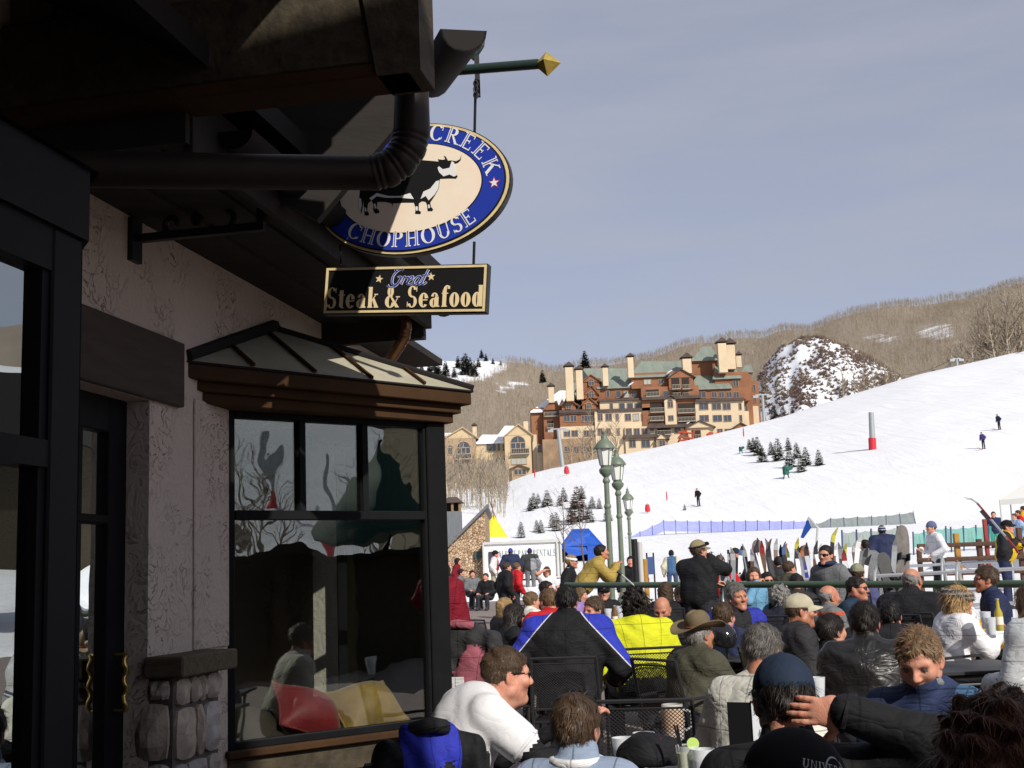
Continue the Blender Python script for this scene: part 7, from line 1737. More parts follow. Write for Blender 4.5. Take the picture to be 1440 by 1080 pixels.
def add_glasses(ctx, z=.004, dy=0, lens=None):
    mb = MB(); mb.smooth = True
    for sx in (-1, 1):
        n = 6; V = []
        for layer in (.0, .003):
            for j in range(4):
                for i in range(n + 1):
                    a = R(9 + 44 * i / n); v = j / 3 * 2 - 1; zz = z - .002 + v * (.019 - .006 * (i / n) ** 2) - .004 * (i / n if v > 0 else 0)
                    V.append((sx * (.082 + layer) * math.sin(a), (.101 + layer) * math.cos(a) + dy, zz))
        m_ = n + 1; F = []
        for j in range(3):
            for i in range(n): q = (j * m_ + i, j * m_ + i + 1, (j + 1) * m_ + i + 1, (j + 1) * m_ + i); q2 = tuple(x + 4 * m_ for x in q); F += [q, q2[::-1]]
        for i in range(n): F += [(i, i + 1, 4 * m_ + i + 1, 4 * m_ + i), (3 * m_ + i, 3 * m_ + i + 1, 7 * m_ + i + 1, 7 * m_ + i)]
        mb.add(V, F)
    o = hchild(ctx, mb, 'sunglasses', lens or M_lens)
    mb = MB(); mb.tube([(-.015, .101 + dy, z + .006), (0, .105 + dy, z + .01), (.015, .101 + dy, z + .006)], .003, n=5)
    for sx in (-1, 1): mb.tube([(sx * .066, .06 + dy, z + .01), (sx * .08, .03 + dy, z + .011), (sx * .085, -.012 + dy, z + .01), (sx * .083, -.03 + dy, z - .008)], .0035, n=5)
    hchild(ctx, mb, 'glasses_frame', M_gfr, o)
def brim_mb(back=False, r0=.1, L=.075, drop=.02):
    mb = MB(); mb.smooth = True; n, k = 14, 5; V = []; s = -1 if back else 1
    for top in (0, .0045):
        for j in range(k):
            for i in range(n + 1):
                t = i / n * 2 - 1; a = t * R(66); e = (1 - t * t) ** .5 * L * j / (k - 1)
                x = .088 * math.sin(a) * (1 + .0 * j); y = .108 * math.cos(a) + e; V.append((x, s * y - .01, .042 + top - drop * (t * t) * (.5 + j / (k - 1)) - .016 * j / (k - 1)))
    m_ = n + 1; F = []
    for j in range(k - 1):
        for i in range(n): q = (j * m_ + i, j * m_ + i + 1, (j + 1) * m_ + i + 1, (j + 1) * m_ + i); F += [q, tuple(x + k * m_ for x in q)[::-1]]
    for i in range(n): F.append(((k - 1) * m_ + i, (k - 1) * m_ + i + 1, (2 * k - 1) * m_ + i + 1, (2 * k - 1) * m_ + i))
    mb.add(V, F); return mb
def add_hat(ctx, hat):
    m, m2 = ctx.get('hm') or HATM, None
    if isinstance(HATM, tuple): m, m2 = HATM
    if hat in ('cap', 'capback'):
        f = Field(); f.ell((0, -.014, .034), (.09, .114, .103)); f.half((0, .0, -1), -.028, k=.006); V, Q, _ = f.mesh(.006, lambda X, Y, Z, L: .0012 * np.abs(np.sin(3 * np.arctan2(Y + .014, X))) * -1)
        o = link_mesh('cap', fast_mesh('cap', xf(V, ctx['HM']), Q, m), ctx['root']); hchild(ctx, brim_mb(hat == 'capback'), 'brim', m2 or m, o)
        mb = MB(); mb.lathe([(.008, .136), (.007, .14), (.001, .142)], n=8, c=(0, -.014, 0)); hchild(ctx, mb, 'button', m, o); ctx['cap'] = o
    elif hat == 'beanie':
        f = Field(); f.ell((0, -.016, .036), (.088, .113, .108)); f.half((0, .12, -1), -.0, k=.006); V, Q, _ = f.mesh(.007, lambda X, Y, Z, L: .0015 * np.sin(90 * np.arctan2(Y + .014, X) * .12 * 4))
        o = link_mesh('beanie', fast_mesh('beanie', xf(V, ctx['HM']), Q, m), ctx['root'])
        mb = MB(); mb.tube([(.086 * math.cos(a), -.016 + .111 * math.sin(a), .018 + .12 * (.111 * math.sin(a) - .016)) for a in np.linspace(0, 2 * math.pi, 29)], .013, n=8, cap=False); hchild(ctx, mb, 'beanie_cuff', m2 or m, o)
    elif hat == 'cowboy':
        mb = MB(); mb.smooth = True; n = 36; V = []; rows = [(.0, 0), (.25, 0), (.5, 0), (.75, 0), (1, 0)]
        for top in (0, .006):
            for t, _ in rows:
                for i in range(n):
                    a = 2 * math.pi * i / n; r = .092 + .105 * t; x, y = r * .9 * math.cos(a), (r * 1.12) * math.sin(a) - .01; V.append((x, y, .045 + top + .055 * (abs(math.cos(a)) ** 2.2) * t * t - .02 * t * (abs(math.sin(a)) ** 3)))
        F = []; k = len(rows)
        for j in range(k - 1):
            for i in range(n): q = (j * n + i, j * n + (i + 1) % n, (j + 1) * n + (i + 1) % n, (j + 1) * n + i); F += [q[::-1], tuple(x + k * n for x in q)]
        for i in range(n): F.append(((k - 1) * n + i, (k - 1) * n + (i + 1) % n, (2 * k - 1) * n + (i + 1) % n, (2 * k - 1) * n + i))
        mb.add(V, F); o = hchild(ctx, mb, 'hat', m)
        f = Field(); f.cone((0, -.012, .05), (0, -.012, .115), .088, .074, k=.02); f.ell((0, .03, .11), (.07, .06, .055), k=.03); f.ell((0, -.06, .1), (.07, .05, .06), k=.03); f.cut((0, -.02, .2), (.022, .1, .05), k=.02)
        for sx in (-1, 1): f.cut((sx * .075, .075, .16), (.035, .045, .05), k=.02)
        f.half((0, 0, -1), -.046); V, Q, _ = f.mesh(.0065); link_mesh('crown', fast_mesh('crown', xf(V, ctx['HM']), Q, m), o)
        mb = MB(); mb.tube([(.0905 * math.cos(a), -.012 + .097 * math.sin(a), .062) for a in np.linspace(0, 2 * math.pi, 33)], .007, n=6, cap=False); hchild(ctx, mb, 'hat_band', m2 or m, o)
    elif hat in ('headband', 'fur'):
        t_ = .006 if hat == 'headband' else .026; f = Field(); f.ell((0, -.014, .03), (.079 + t_ + .009, .102 + t_ + .009, .11)); f.half((0, .22, 1), .075 if hat == 'headband' else .082, k=.012); f.half((0, -.22, -1), -.026 if hat == 'headband' else -.02, k=.012)
        V, Q, _ = f.mesh(.006); o = link_mesh('headband', fast_mesh('headband', xf(V, ctx['HM']), Q, m), ctx['root'])
        if hat == 'fur':
            sv, sf = strands(V, normals(V, Q), 2600, .022, .0016, 1.2, np.random.default_rng(3), .4); o2 = link_mesh('fur', fast_mesh('fur', xf(sv, ctx['HM']), sf, m2 or m), o); o2['kind'] = 'stuff'
    elif hat == 'helmet':
        f = Field(); f.ell((0, -.016, .03), (.1, .124, .112)); f.half((0, .35, -1), .03, k=.01); V, Q, _ = f.mesh(.008); o = link_mesh('helmet', fast_mesh('helmet', xf(V, ctx['HM']), Q, m), ctx['root'])
        mb = MB(); mb.tube([(.1 * math.cos(a), -.012 + .124 * math.sin(a), .055) for a in np.linspace(R(20), R(160), 13)], .022, n=8); hchild(ctx, mb, 'goggles', M_lens, o)
HATM = None
# ================================================================ the people, front to back
C = cloth
blk = C('cloth_black', (.014, .014, .016)); blk2 = C('cloth_black_fleece', (.02, .02, .023), rough=.95, bump=.002, bs=120); wht = C('cloth_white', (.72, .72, .74), noise=.08); tee = C('tshirt_white', (.74, .74, .76), noise=.06, crease=.006, bump=.0008, seams=False); nav = C('cloth_navy', (.022, .03, .075)); gry = C('cloth_grey', (.16, .165, .175)); olv = C('cloth_olive', (.075, .072, .05)); red = C('cloth_red', (.50, .018, .025)); drk = C('cloth_darkred', (.19, .008, .02)); roy = C('cloth_royal', (.022, .035, .34)); chc = C('cloth_charcoal', (.035, .034, .037)); jean = C('cloth_jean', (.05, .075, .14)); tan_p = C('trousers_tan', (.36, .31, .22)); olvp = C('trousers_olive', (.04, .042, .035))
def halves(lim, lo=None, hi=None):
    def f(op, x, y, z):
        a = op('GREATER_THAN', op('ABSOLUTE', x), lim)
        if lo is not None: a = op('MULTIPLY', a, op('GREATER_THAN', z, lo))
        if hi is not None: a = op('MULTIPLY', a, op('LESS_THAN', z, hi))
        return a
    return f
def band(z0, z1): return lambda op, x, y, z: op('MULTIPLY', op('GREATER_THAN', z, z0), op('LESS_THAN', z, z1))
def yoke(a, k): return lambda op, x, y, z: op('GREATER_THAN', op('ADD', op('ABSOLUTE', x), op('MULTIPLY', op('SUBTRACT', z, 1.0), k)), a)
bluebk = C('jacket_blue_black', (.012, .012, .014), (.03, .045, .42), pattern=lambda op, x, y, z: op('GREATER_THAN', op('ADD', op('ABSOLUTE', x), op('MULTIPLY', op('SUBTRACT', z, .98), .9)), .26), c3=(.6, .6, .65), pattern3=lambda op, x, y, z: op('LESS_THAN', op('ABSOLUTE', op('SUBTRACT', op('ADD', op('ABSOLUTE', x), op('MULTIPLY', op('SUBTRACT', z, .98), .9)), .262)), .0055))
bluesh = C('jacket_blue_shoulder', (.028, .042, .10), (.06, .14, .25), pattern=lambda op, x, y, z: op('MULTIPLY', op('LESS_THAN', x, -.12), op('GREATER_THAN', z, .78)))
ltblue = C('jacket_lightblue', (.25, .31, .42), noise=.12); yel = C('jacket_yellow', (.60, .62, .02), noise=.12); silver = C('jacket_silver', (.55, .58, .6), rough=.35, spec=.6, bump=.006, bs=14); leather = C('leather_black', (.016, .015, .015), rough=.38, spec=.45, sheen=0, bump=.005, bs=16); fleece = C('fleece_white', (.66, .65, .58), rough=.95, noise=.12)
vest = C('vest_pale_blue', (.16, .36, .55), (.02, .02, .022), pattern=halves(.16)); grybk = C('jacket_grey_black', (.2, .195, .185), (.03, .03, .03), pattern=lambda op, x, y, z: op('MULTIPLY', op('LESS_THAN', op('ABSOLUTE', x), .07), op('GREATER_THAN', y, .0)))
orst = C('jacket_grey_orange', (.17, .175, .18), (.5, .1, .045), pattern=band(.86, .89)); royblk = C('jacket_royal_black', (.02, .02, .022), (.03, .04, .34), pattern=halves(.09, .6)); yelor = C('jacket_amber', (.62, .33, .01), noise=.15); tanj = C('jacket_mustard', (.38, .275, .07), noise=.15); navteal = C('jacket_navy_teal', (.02, .04, .07)); purple = C('jacket_lilac', (.30, .2, .48)); pink = C('jacket_pink', (.52, .05, .36), (.7, .6, .7), pattern=lambda op, x, y, z: op('GREATER_THAN', op('SINE', op('MULTIPLY', op('ADD', x, z), 22)), .6)); yellcol = C('jacket_navy_yellow', (.02, .022, .035), (.7, .5, .02), pattern=lambda op, x, y, z: op('GREATER_THAN', z, 1.04))
redv = C('vest_red_white', (.52, .02, .03), (.7, .7, .7), pattern=halves(.17)); patchj = C('jacket_black_patch', (.014, .014, .016), (.25, .27, .24), pattern=lambda op, x, y, z: op('MULTIPLY', op('GREATER_THAN', x, .12), op('MULTIPLY', op('GREATER_THAN', z, 1.28), op('LESS_THAN', z, 1.42)))); grypat = C('jacket_dark_grey_pale', (.05, .05, .055), (.3, .31, .33), pattern=lambda op, x, y, z: op('MULTIPLY', op('GREATER_THAN', x, .04), op('LESS_THAN', z, 1.32))); yelblk = C('jacket_yellow_black', (.62, .4, .01), (.02, .02, .022), pattern=halves(.16)); bvest = C('vest_blue_cream', (.06, .13, .25), (.6, .55, .4), pattern=halves(.15)); strip = C('jacket_black_white_stripes', (.014, .014, .016), (.7, .7, .7), pattern=lambda op, x, y, z: op('MULTIPLY', op('GREATER_THAN', op('ABSOLUTE', x), .15), band(1.31, 1.33)(op, x, y, z)))
capn = C('cap_navy', (.018, .03, .055), rough=.8, crease=.006, seams=False); capb = C('cap_black', (.012, .012, .013), rough=.9, bump=.001, crease=.004, seams=False); capk = C('cap_khaki', (.48, .44, .32), crease=.005, seams=False); capt = C('cap_tan', (.27, .22, .13), crease=.005, seams=False); hatf = C('hat_felt', (.155, .12, .07), rough=.95, bump=.001, crease=.004, seams=False); hatb = C('hat_band_rust', (.3, .075, .025)); bnb = C('beanie_slate', (.11, .13, .24)); bnr = C('beanie_royal', (.04, .06, .4)); furm = C('fur_grey', (.12, .115, .11), (.4, .38, .36), pattern=lambda op, x, y, z: op('GREATER_THAN', op('SINE', op('MULTIPLY', z, 160)), .2)); hbw = wht
def hatset(*m):
    global HATM
    HATM = m if len(m) > 1 else m[0]
HP = dict(curl=45)
# --- 1 white T-shirt
person('man in white T-shirt over black sleeves with sunglasses, nearest to the window', (713, 950), 5.3, 72, lean=26, hp=4, jacket=tee, sleeve=blk, skn=1, hair=('crop', 'brown'), kind='heavy', b=1.22, glasses=True, collar=False, pants=jean, arms={'R': (.2, .62, .36, dict(pole=(.5, .1, -.8))), 'L': (-.12, .6, .3)}, hoff=(0, .06, -.06), fold=.0022, th=.005)
# --- 2 boy
def boy_collar(c):
    mb = MB(); N0 = c['N0']; mb.tube([tuple(N0 + Vector((.082 * math.cos(a), .085 * math.sin(a) - .002, .012))) for a in np.linspace(0, 2 * math.pi, 21)], .017, n=8, cap=False); mb.build('collar', wht, c['root'])
person('boy with brown hair and pale blue jacket seen from behind at the bottom', (812, 1024), 4.4, 14, hy=14, jacket=ltblue, skn=1, hair=('short', 'brown'), kind='child', child_scale=.88, extra=boy_collar)
# --- 3 black cap with print
def cap_print(c):
    M_pr = mat('cap_print_grey', (.42, .43, .46), rough=.6)
    def wrap(P, a0, z0, name, s=1):
        V = []
        for x, y, dz in P.V:
            a = R(a0) + x / .108; z = z0 + y; k = math.sqrt(max(0, 1 - ((z - .034) / .103) ** 2)); V.append(tuple(c['HM'] @ Vector(((.0915 + dz * .3) * k * math.cos(a), -.014 + (.1155 + dz * .3) * k * math.sin(a), z))))
        me = bpy.data.meshes.new(name); me.from_pydata(V, [], P.F); me.materials.append(M_pr); me.update(); link_mesh(name, me, c['cap'])['kind'] = 'stuff'
    T1 = text_pen('UNIVERSAL', .017, on_line(-.07, 0), T=.2, t=.1, gap=.12, narrow=.95); wrap(T1, 8, .06, 'cap_lettering')
    T2 = text_pen('ORLANDO', .008, on_line(-.02, 0), T=.2, t=.12, gap=.25); wrap(T2, 14, .038, 'cap_lettering')
    P_ = Pen(); ring(P_, .0, .012, .03, .025, 0, 360, .004, .003, 26); ring(P_, .0, .012, .03, .008, 180, 360, .002, .002, 14); wrap(P_, 14, .056, 'globe_print')
hatset(capb)
person('person in plain black cap with grey globe print, closest to the camera at the bottom', (1122, 1124), 2.45, 62, hp=16, jacket=blk, skn=0, hair=('short', 'dark'), hat='cap', extra=cap_print)
# --- 4 dark wavy hair
person('person with dark wavy hair cut off by the bottom right corner', (1408, 1092), 2.2, 340, jacket=blk, skn=1, hair=('curly', 'auburn'), kind='female')
# --- 5 navy cap, hand at the back of the head
def navy_detail(c):
    mb = MB()
    f = Field()
hatset(capn)
person('person in navy cap with one hand clasped to the back of the head', (1103, 986), 3.55, 8, hp=10, jacket=blk, skn=1, hair=('short', 'dark'), hat='cap', th=.012, arms={'R': (.15, -.15, -.02, dict(head=1, dir=(-1, .12, .08), up=(.12, -1, .05), curl=12, pole=(1, -.2, -.25))), 'L': (-.1, .35, .2)})
# --- 6 spiky hair, blue jacket, wrist watch
def watch(c):
    E, Wp, sp, M_ = c['wr']['L']; d = (Wp - E).normalized(); p = Wp - d * .012; u = d.orthogonal().normalized(); v = d.cross(u)
    mb = MB(); mb.tube([tuple(p + (u * math.cos(a) + v * math.sin(a)) * .036) for a in np.linspace(0, 6.283, 17)], .008, n=6, cap=False); mb.build('watch', mat('watch_steel', (.6, .6, .58), rough=.25, metal=.9), c['root'])
    g_ = C('gaiter_grey', (.2, .22, .23)); N0 = c['N0']; mb = MB(); mb.tube([tuple(N0 + Vector((.058 * math.cos(a), .018 + .06 * math.sin(a), .035 + .02 * math.sin(a)))) for a in np.linspace(0, 6.283, 21)], .02, n=8, cap=False); mb.build('neck_gaiter', g_, c['root'])
person('man with short spiky brown hair in blue jacket looking down at his hands', (1293, 928), 4.8, 212, hp=26, jacket=bluesh, skn=1, hair=('spiky', 'light_brown'), th=.02, lean=12, hood=True, arms={'L': (-.06, .30, .30, dict(dir=(.85, .25, -.1), up=(-.2, .6, .8), curl=45, pole=(-.6, -.2, -.8))), 'R': (.10, .34, .24, HP)}, extra=watch)
# --- 7 leather
person('dark haired man in glossy black leather jacket seen from behind', (1216, 876), 7.4, 18, jacket=leather, skn=0, hair=('short', 'dark'), b=1.12, th=.02)
# --- 8 white fleece, sunglasses on his head
def up_glasses(c):
    HM = c['HM']; c2 = dict(c); c2['HM'] = HM @ Matrix.Translation((0, -.012, .062)) @ Matrix.Rotation(R(22), 4, 'X'); add_glasses(c2)
person('balding man in white fleece with sunglasses pushed up on his head', (1074, 916), 5.8, 38, hp=14, lean=16, jacket=fleece, skn=2, hair=('short', 'saltpepper'), b=1.06, extra=up_glasses)
# --- 9 cowboy hat
hatset(hatf, hatb)
person('grey haired man in brown felt hat and olive jacket', (984, 892), 8.8, 58, hp=-4, lean=10, jacket=olv, skn=2, hair=('short', 'grey'), hat='cowboy', b=1.12, th=.022, arms={'R': (.16, .42, .2)})
# --- 10, 11 yellow and blue backs
person('man with curly dark hair in bright yellow jacket seen from behind', (893, 852), 10, 352, hp=8, lean=14, jacket=yel, skn=0, hair=('curly', 'dark'), b=1.15, th=.028, hood=True)
person('black haired man in blue and black ski jacket seen from behind', (797, 846), 9.6, 8, hp=4, jacket=bluebk, skn=2, hair=('short', 'black'), b=1.24, th=.035, arms={'L': (-.34, .3, .16), 'R': (.34, .3, .12)})
person('light haired person in red jacket left of the blue and black jacket', (771, 846), 12.3, 335, hp=6, lean=12, jacket=red, skn=1, hair=('short', 'light_brown'), b=1.15, th=.03, hood=True)
person('woman with long dark hair and sunglasses in black jacket', (725, 866), 12.8, 72, hp=6, jacket=blk, skn=0, hair=('long', 'dark'), kind='female', glasses=True)
person('blond woman half hidden behind the long dark haired woman', (711, 855), 15, 62, jacket=blk, skn=1, hair=('long', 'blond'), kind='female')
person('dark haired man in wrap sunglasses and black jacket near the railing end', (769, 829), 18, 105, jacket=blk, skn=0, hair=('short', 'dark'), glasses=True)
person('man in grey jacket leaning and turning his head to the left', (834, 857), 12.2, 232, hp=10, hr=-10, lean=18, jacket=grybk, skn=1, hair=('short', 'brown'), th=.02)
hatset(capb)
person('man facing the camera in dark cap with white badge and sunglasses', (849, 833), 17.4, 178, jacket=blk, skn=1, hair=('short', 'brown'), hat='cap', glasses=True, extra=lambda c: (lambda mb: (mb.lathe([(.018, 0), (.018, .003)], n=12, M=Matrix.Translation((0, .1, .075)) @ Matrix.Rotation(R(-75), 4, 'X')), hchild(c, mb, 'cap_badge', wht)))(MB()))
person('little girl in lilac jacket below the railing', (817, 838), 17, 105, jacket=purple, skn=1, hair=('bob', 'light_brown'), kind='child', child_scale=.72)
person('bald man in black looking down behind the brown hat', (931, 857), 12.2, 200, hp=26, lean=14, jacket=blk, skn=2, hair=('bald', 'brown'))
person('woman with long brown hair seen from behind right of the bald man', (936, 833), 15, 12, jacket=blk, skn=0, hair=('long', 'brown'), kind='female')
person('child in pink patterned jacket beside the standing man in black', (957, 836), 15.6, 330, jacket=pink, skn=1, hair=('long', 'light_brown'), kind='child', child_scale=.75)
person('grey haired man with ruddy face in royal blue and black jacket facing the camera', (1037, 840), 11, 160, hr=6, jacket=royblk, skn=2, hair=('short', 'saltpepper'), b=1.12, th=.026)
person('woman in pale blue vest holding a drink to her mouth', (1060, 811), 16, 186, jacket=vest, skn=1, hair=('long', 'brown'), kind='female', arms={'R': (-.02, .15, -.09, dict(head=1, dir=(-.5, -.3, .5), curl=50, pole=(.5, .3, -.9)))})
person('man in black sunglasses and maroon top behind the pale blue vest', (1079, 817), 17.2, 172, jacket=drk, skn=1, hair=('short', 'dark'), glasses=True)
person('person with bushy grey hair and yellow collar seen from behind', (1098, 842), 12.4, 28, jacket=yellcol, skn=2, hair=('bushy', 'grey'))
person('dark haired person seen from behind above the pale cap', (1120, 821), 15, 5, jacket=chc, skn=0, hair=('short', 'dark'))
hatset(capk)
person('heavy man in pale khaki cap and sunglasses with charcoal jacket looking right', (1126, 860), 9.0, 88, jacket=chc, skn=2, hair=('crop', 'brown'), kind='heavy', b=1.28, th=.02, hat='cap', glasses=True)
def beard(c):
    f = Field(); f.ell((0, .05, -.085), (.062, .055, .045)); f.cut((0, .1, -.04), (.05, .05, .035), k=.01); V, Q, _ = f.mesh(.007); o = link_mesh('beard', fast_mesh('beard', xf(V, c['HM']), Q, hairm('grey', HC['grey'])), c['root']); sv, sf = strands(V, normals(V, Q), 400, .014, .0014, .6, np.random.default_rng(4)); link_mesh('beard_strands', fast_mesh('beard_strands', xf(sv, c['HM']), sf, hairm('grey', HC['grey'])), o)['kind'] = 'stuff'
person('balding man with grey beard in grey jacket with orange stripe', (1167, 840), 12.2, 76, jacket=orst, skn=2, hair=('bald', 'grey'), b=1.12, th=.024, extra=beard)
person('man in sunglasses with cropped dark hair and dark teal jacket facing right', (1206, 828), 12.2, 125, jacket=navteal, skn=2, hair=('crop', 'dark'), kind='heavy', glasses=True, b=1.1)
person('standing person in grey softshell with dark scarf and sunglasses', (1161, 781), 15, 222, pose='stand', jacket=gry, skn=0, hair=('pony', 'dark'), kind='female', glasses=True, extra=lambda c: (lambda mb: (mb.tube([tuple(c['N0'] + Vector((.085 * math.cos(a), .01 + .085 * math.sin(a), .02))) for a in np.linspace(0, 6.283, 21)], .034, n=8, cap=False), mb.build('scarf', nav, c['root'])))(MB()))
hatset(C('cap_olive', (.25, .25, .17)))
person('person in olive cap with blue sleeve raised, behind the teal jacket', (1206, 807), 15.4, 30, jacket=C('jacket_slate', (.08, .09, .2)), skn=1, hair=('short', 'brown'), hat='cap', arms={'L': (-.12, .05, .02, dict(head=1, curl=40))})
person('bald grey sided man in black sweater seen from behind', (1283, 817), 11.4, 42, jacket=blk2, skn=2, hair=('bald', 'grey'), b=1.3, th=.018, hoff=(0, .02, 0))
hatset(furm, furm)
person('woman in fur headband with long blond hair and white jacket', (1349, 845), 10, 84, lean=12, jacket=wht, skn=1, hair=('long', 'blond'), kind='female', hat='fur', glasses=True, th=.03, arms={'R': (.12, .36, .32, dict(curl=60)), 'L': (-.05, .22, .45)})
person('person in amber jacket half hidden behind the fur headband woman', (1338, 846), 11.3, 70, jacket=yelor, skn=1, hair=('long', 'light_brown'), kind='female', b=1.25, th=.04, arms={'R': (.3, .45, .22), 'L': (-.35, .1, .2)})
person('man in sunglasses with brown hair and navy jacket facing left', (1386, 815), 11.3, 282, jacket=nav, skn=2, hair=('short', 'brown'), glasses=True)
person('person in glossy silver jacket at the right edge seen from behind', (1450, 848), 8, 325, jacket=silver, skn=1, hair=('long', 'light_brown'), kind='female', th=.035, b=1.15)
# --- standing behind the tables
def goggles_cap(c):
    mb = MB(); mb.tube([tuple((.094 * math.cos(a), -.014 + .118 * math.sin(a), .055 + .025 * math.sin(a))) for a in np.linspace(0, 6.283, 25)], .012, n=6, cap=False); o = hchild(c, mb, 'goggle_strap', M_gfr)
    mb = MB(); mb.tube([tuple((.1 * math.cos(a), -.01 + .128 * math.sin(a), .082)) for a in np.linspace(R(35), R(145), 11)], .024, n=8); hchild(c, mb, 'goggles', M_lens, o)
    mb = MB(); p = c['X'](-.08, .21, .06); mb.box(-.055, .055, -.004, .004, -.09, .02); b_ = mb.build('lift_ticket', wht, c['root']); b_.location = p + Vector((.03, -.14, 0)); b_.rotation_euler = (0, .15, .5)
hatset(capt)
person('tall man in black jacket and tan cap standing with hand to chin', (983, 774), 14.9, 28, hy=35, pose='stand', jacket=blk, skn=1, hair=('short', 'brown'), hat='cap', b=1.14, th=.02, arms={'R': (.05, .17, -.09, dict(head=1, curl=55, pole=(.9, .2, -.7))), 'L': (.12, .24, .22, dict(curl=30))}, extra=goggles_cap)
person('man in mustard jacket leaning on the railing beside the lamp post', (846, 777), 19, 82, pose='stand', lean=34, hp=-8, jacket=tanj, skn=2, hair=('short', 'dark'), b=1.08, th=.022, arms={'R': (.08, .55, .32, dict(curl=50)), 'L': (-.1, .58, .34, dict(curl=50))}, legs={'L': -.1, 'R': -.3})
hatset(hbw)
person('man in white headband and sunglasses with black striped jacket', (804, 790), 21.5, 98, pose='stand', jacket=strip, skn=2, hair=('short', 'blond'), hat='headband', glasses=True, b=1.08)
person('woman in white tank top shading her eyes with one hand', (769, 804), 31, 182, jacket=wht, sleeve=skin(1), skn=1, hair=('bob', 'brown'), kind='female', collar=False, arms={'R': (.03, .12, .04, dict(head=1, dir=(-1, .1, .1), curl=10, pole=(.9, .3, -.1), tee=True)), 'L': (-.2, .2, .1)})
person('man in black jacket with grey shoulder patch standing by the board', (713, 798), 29, 66, pose='stand', jacket=patchj, skn=1, hair=('short', 'brown'), b=1.2, th=.03)
person('person in red jacket standing behind the grey patched jacket', (727, 798), 31, 60, pose='stand', jacket=red, skn=1, hair=('short', 'light_brown'), b=1.15, th=.03)
hatset(blk); person('skier in red vest and dark helmet standing by the rental board', (697, 779), 44, 92, pose='stand', jacket=redv, pants=tan_p, skn=1, hair=('none', 'dark'), hat='helmet', b=1.1, th=.03)
hatset(bnr); person('skier in royal blue beanie and navy jacket reading the board', (718, 776), 44, 2, pose='stand', jacket=nav, skn=1, hair=('short', 'dark'), hat='beanie', b=1.2, th=.035)
hatset(C('beanie_indigo', (.03, .03, .12))); person('skier in indigo beanie and two tone grey jacket reading the board', (745, 776), 44, 6, pose='stand', jacket=grypat, pants=gry, skn=1, hair=('short', 'dark'), hat='beanie', b=1.2, th=.035)
hatset(C('beanie_grey', (.2, .19, .17))); person('person in grey beanie and black jacket beside the window column', (629, 791), 40, 75, pose='stand', jacket=blk, skn=1, hair=('short', 'brown'), hat='beanie', b=1.1, th=.03)
person('dark haired person in red jacket in front of the stone hut', (644, 790), 42, 95, pose='stand', jacket=drk, skn=1, hair=('bob', 'dark'), kind='female', th=.03)
person('dark haired person seated low in front of the stone hut', (649, 806), 38, 100, jacket=gry, skn=0, hair=('short', 'dark'))
person('person in dark red jacket and white glove beside the window column', (604, 796), 10.4, 182, pose='stand', jacket=drk, pants=blk, glove=wht, skn=1, hair=('short', 'brown'), th=.03, b=1.1, arms={'L': (-.26, .06, -.13, dict(curl=35))})
hatset(bnb); person('man in white long sleeved shirt and slate beanie standing by the racks', (1309, 742), 25, 262, pose='stand', jacket=wht, pants=olvp, skn=1, hair=('short', 'brown'), hat='beanie', b=1.05, th=.012, collar=False, arms={'R': (.12, .3, .2), 'L': (-.18, .2, .08)})
hatset(capb); cc = person('skier in yellow and black jacket carrying skis over his shoulder', (1417, 741), 22.5, 118, pose='stand', jacket=yelblk, pants=nav, glove=blk, skn=1, hair=('short', 'brown'), hat='cap', b=1.15, th=.035, arms={'R': (.22, .22, .32, dict(curl=50)), 'L': (-.2, .26, .25, dict(curl=50))})
hatset(C('beanie_stripe', (.03, .04, .09), (.5, .5, .5), pattern=lambda op, x, y, z: op('GREATER_THAN', op('SINE', op('MULTIPLY', z, 110)), .5)), nav); person('person in navy jacket and striped beanie with back turned at the racks', (1240, 747), 28, 2, pose='stand', jacket=nav, skn=1, hair=('short', 'dark'), hat='beanie', b=1.25, th=.04)
hatset(blk); person('person in blue vest with cream sleeves walking away on the snow', (944, 779), 40, 8, pose='stand', jacket=bvest, pants=jean, skn=1, hair=('short', 'dark'), hat='beanie', th=.03)
hatset(C('hat_dark', (.02, .02, .025))); person('person in black jacket and dark hat bending at the left rack', (1035, 779), 27, 95, pose='stand', lean=14, jacket=blk, skn=0, hair=('short', 'dark'), hat='beanie', th=.03)
person('long haired person in dark olive jacket leaning at the left rack', (1069, 782), 24, 12, pose='stand', lean=10, jacket=C('jacket_dark_olive', (.03, .035, .028)), skn=0, hair=('long', 'brown'), kind='female', th=.035, b=1.2)
for i, (u, y, Y, m, lab) in enumerate(((1397, 724, 46, nav, 'small figure in navy jacket beyond the wooden fence'), (1426, 727, 44, C('jacket_paleblue', (.3, .42, .6)), 'small figure in pale blue beyond the skier with skis'), (1431, 722, 46, red, 'small figure in bright red at the far right'), (1438, 716, 48, yelor, 'small figure in amber at the far right'))):
    person(lab, (u, y), Y, 200 + 40 * i, pose='stand', jacket=m, skn=1, hair=('short', 'brown'), th=.03, group='skiers in the distance')
# skis carried on the shoulder
a, b = at(1370, 703, 22.0), at(1433, 777, 21.9)
for k in (0, 1):
    e = empty('ski', b + Vector((0, .03 * k, 0)), 0, ('red tipped grey ski carried on the shoulder, %s one of the pair' % ('lower', 'upper')[k]), 'ski', 'carried skis'); d = (a - b); e.rotation_euler = d.to_track_quat('Z', 'Y').to_euler(); ski_mesh(d.length + .1 + .04 * k, .075, None).build('board', [skm('silver'), skm('red')], e); mb = MB(); mb.box(-.03, .03, -.05, 0, .75, .95); mb.build('binding', M_iron, e)
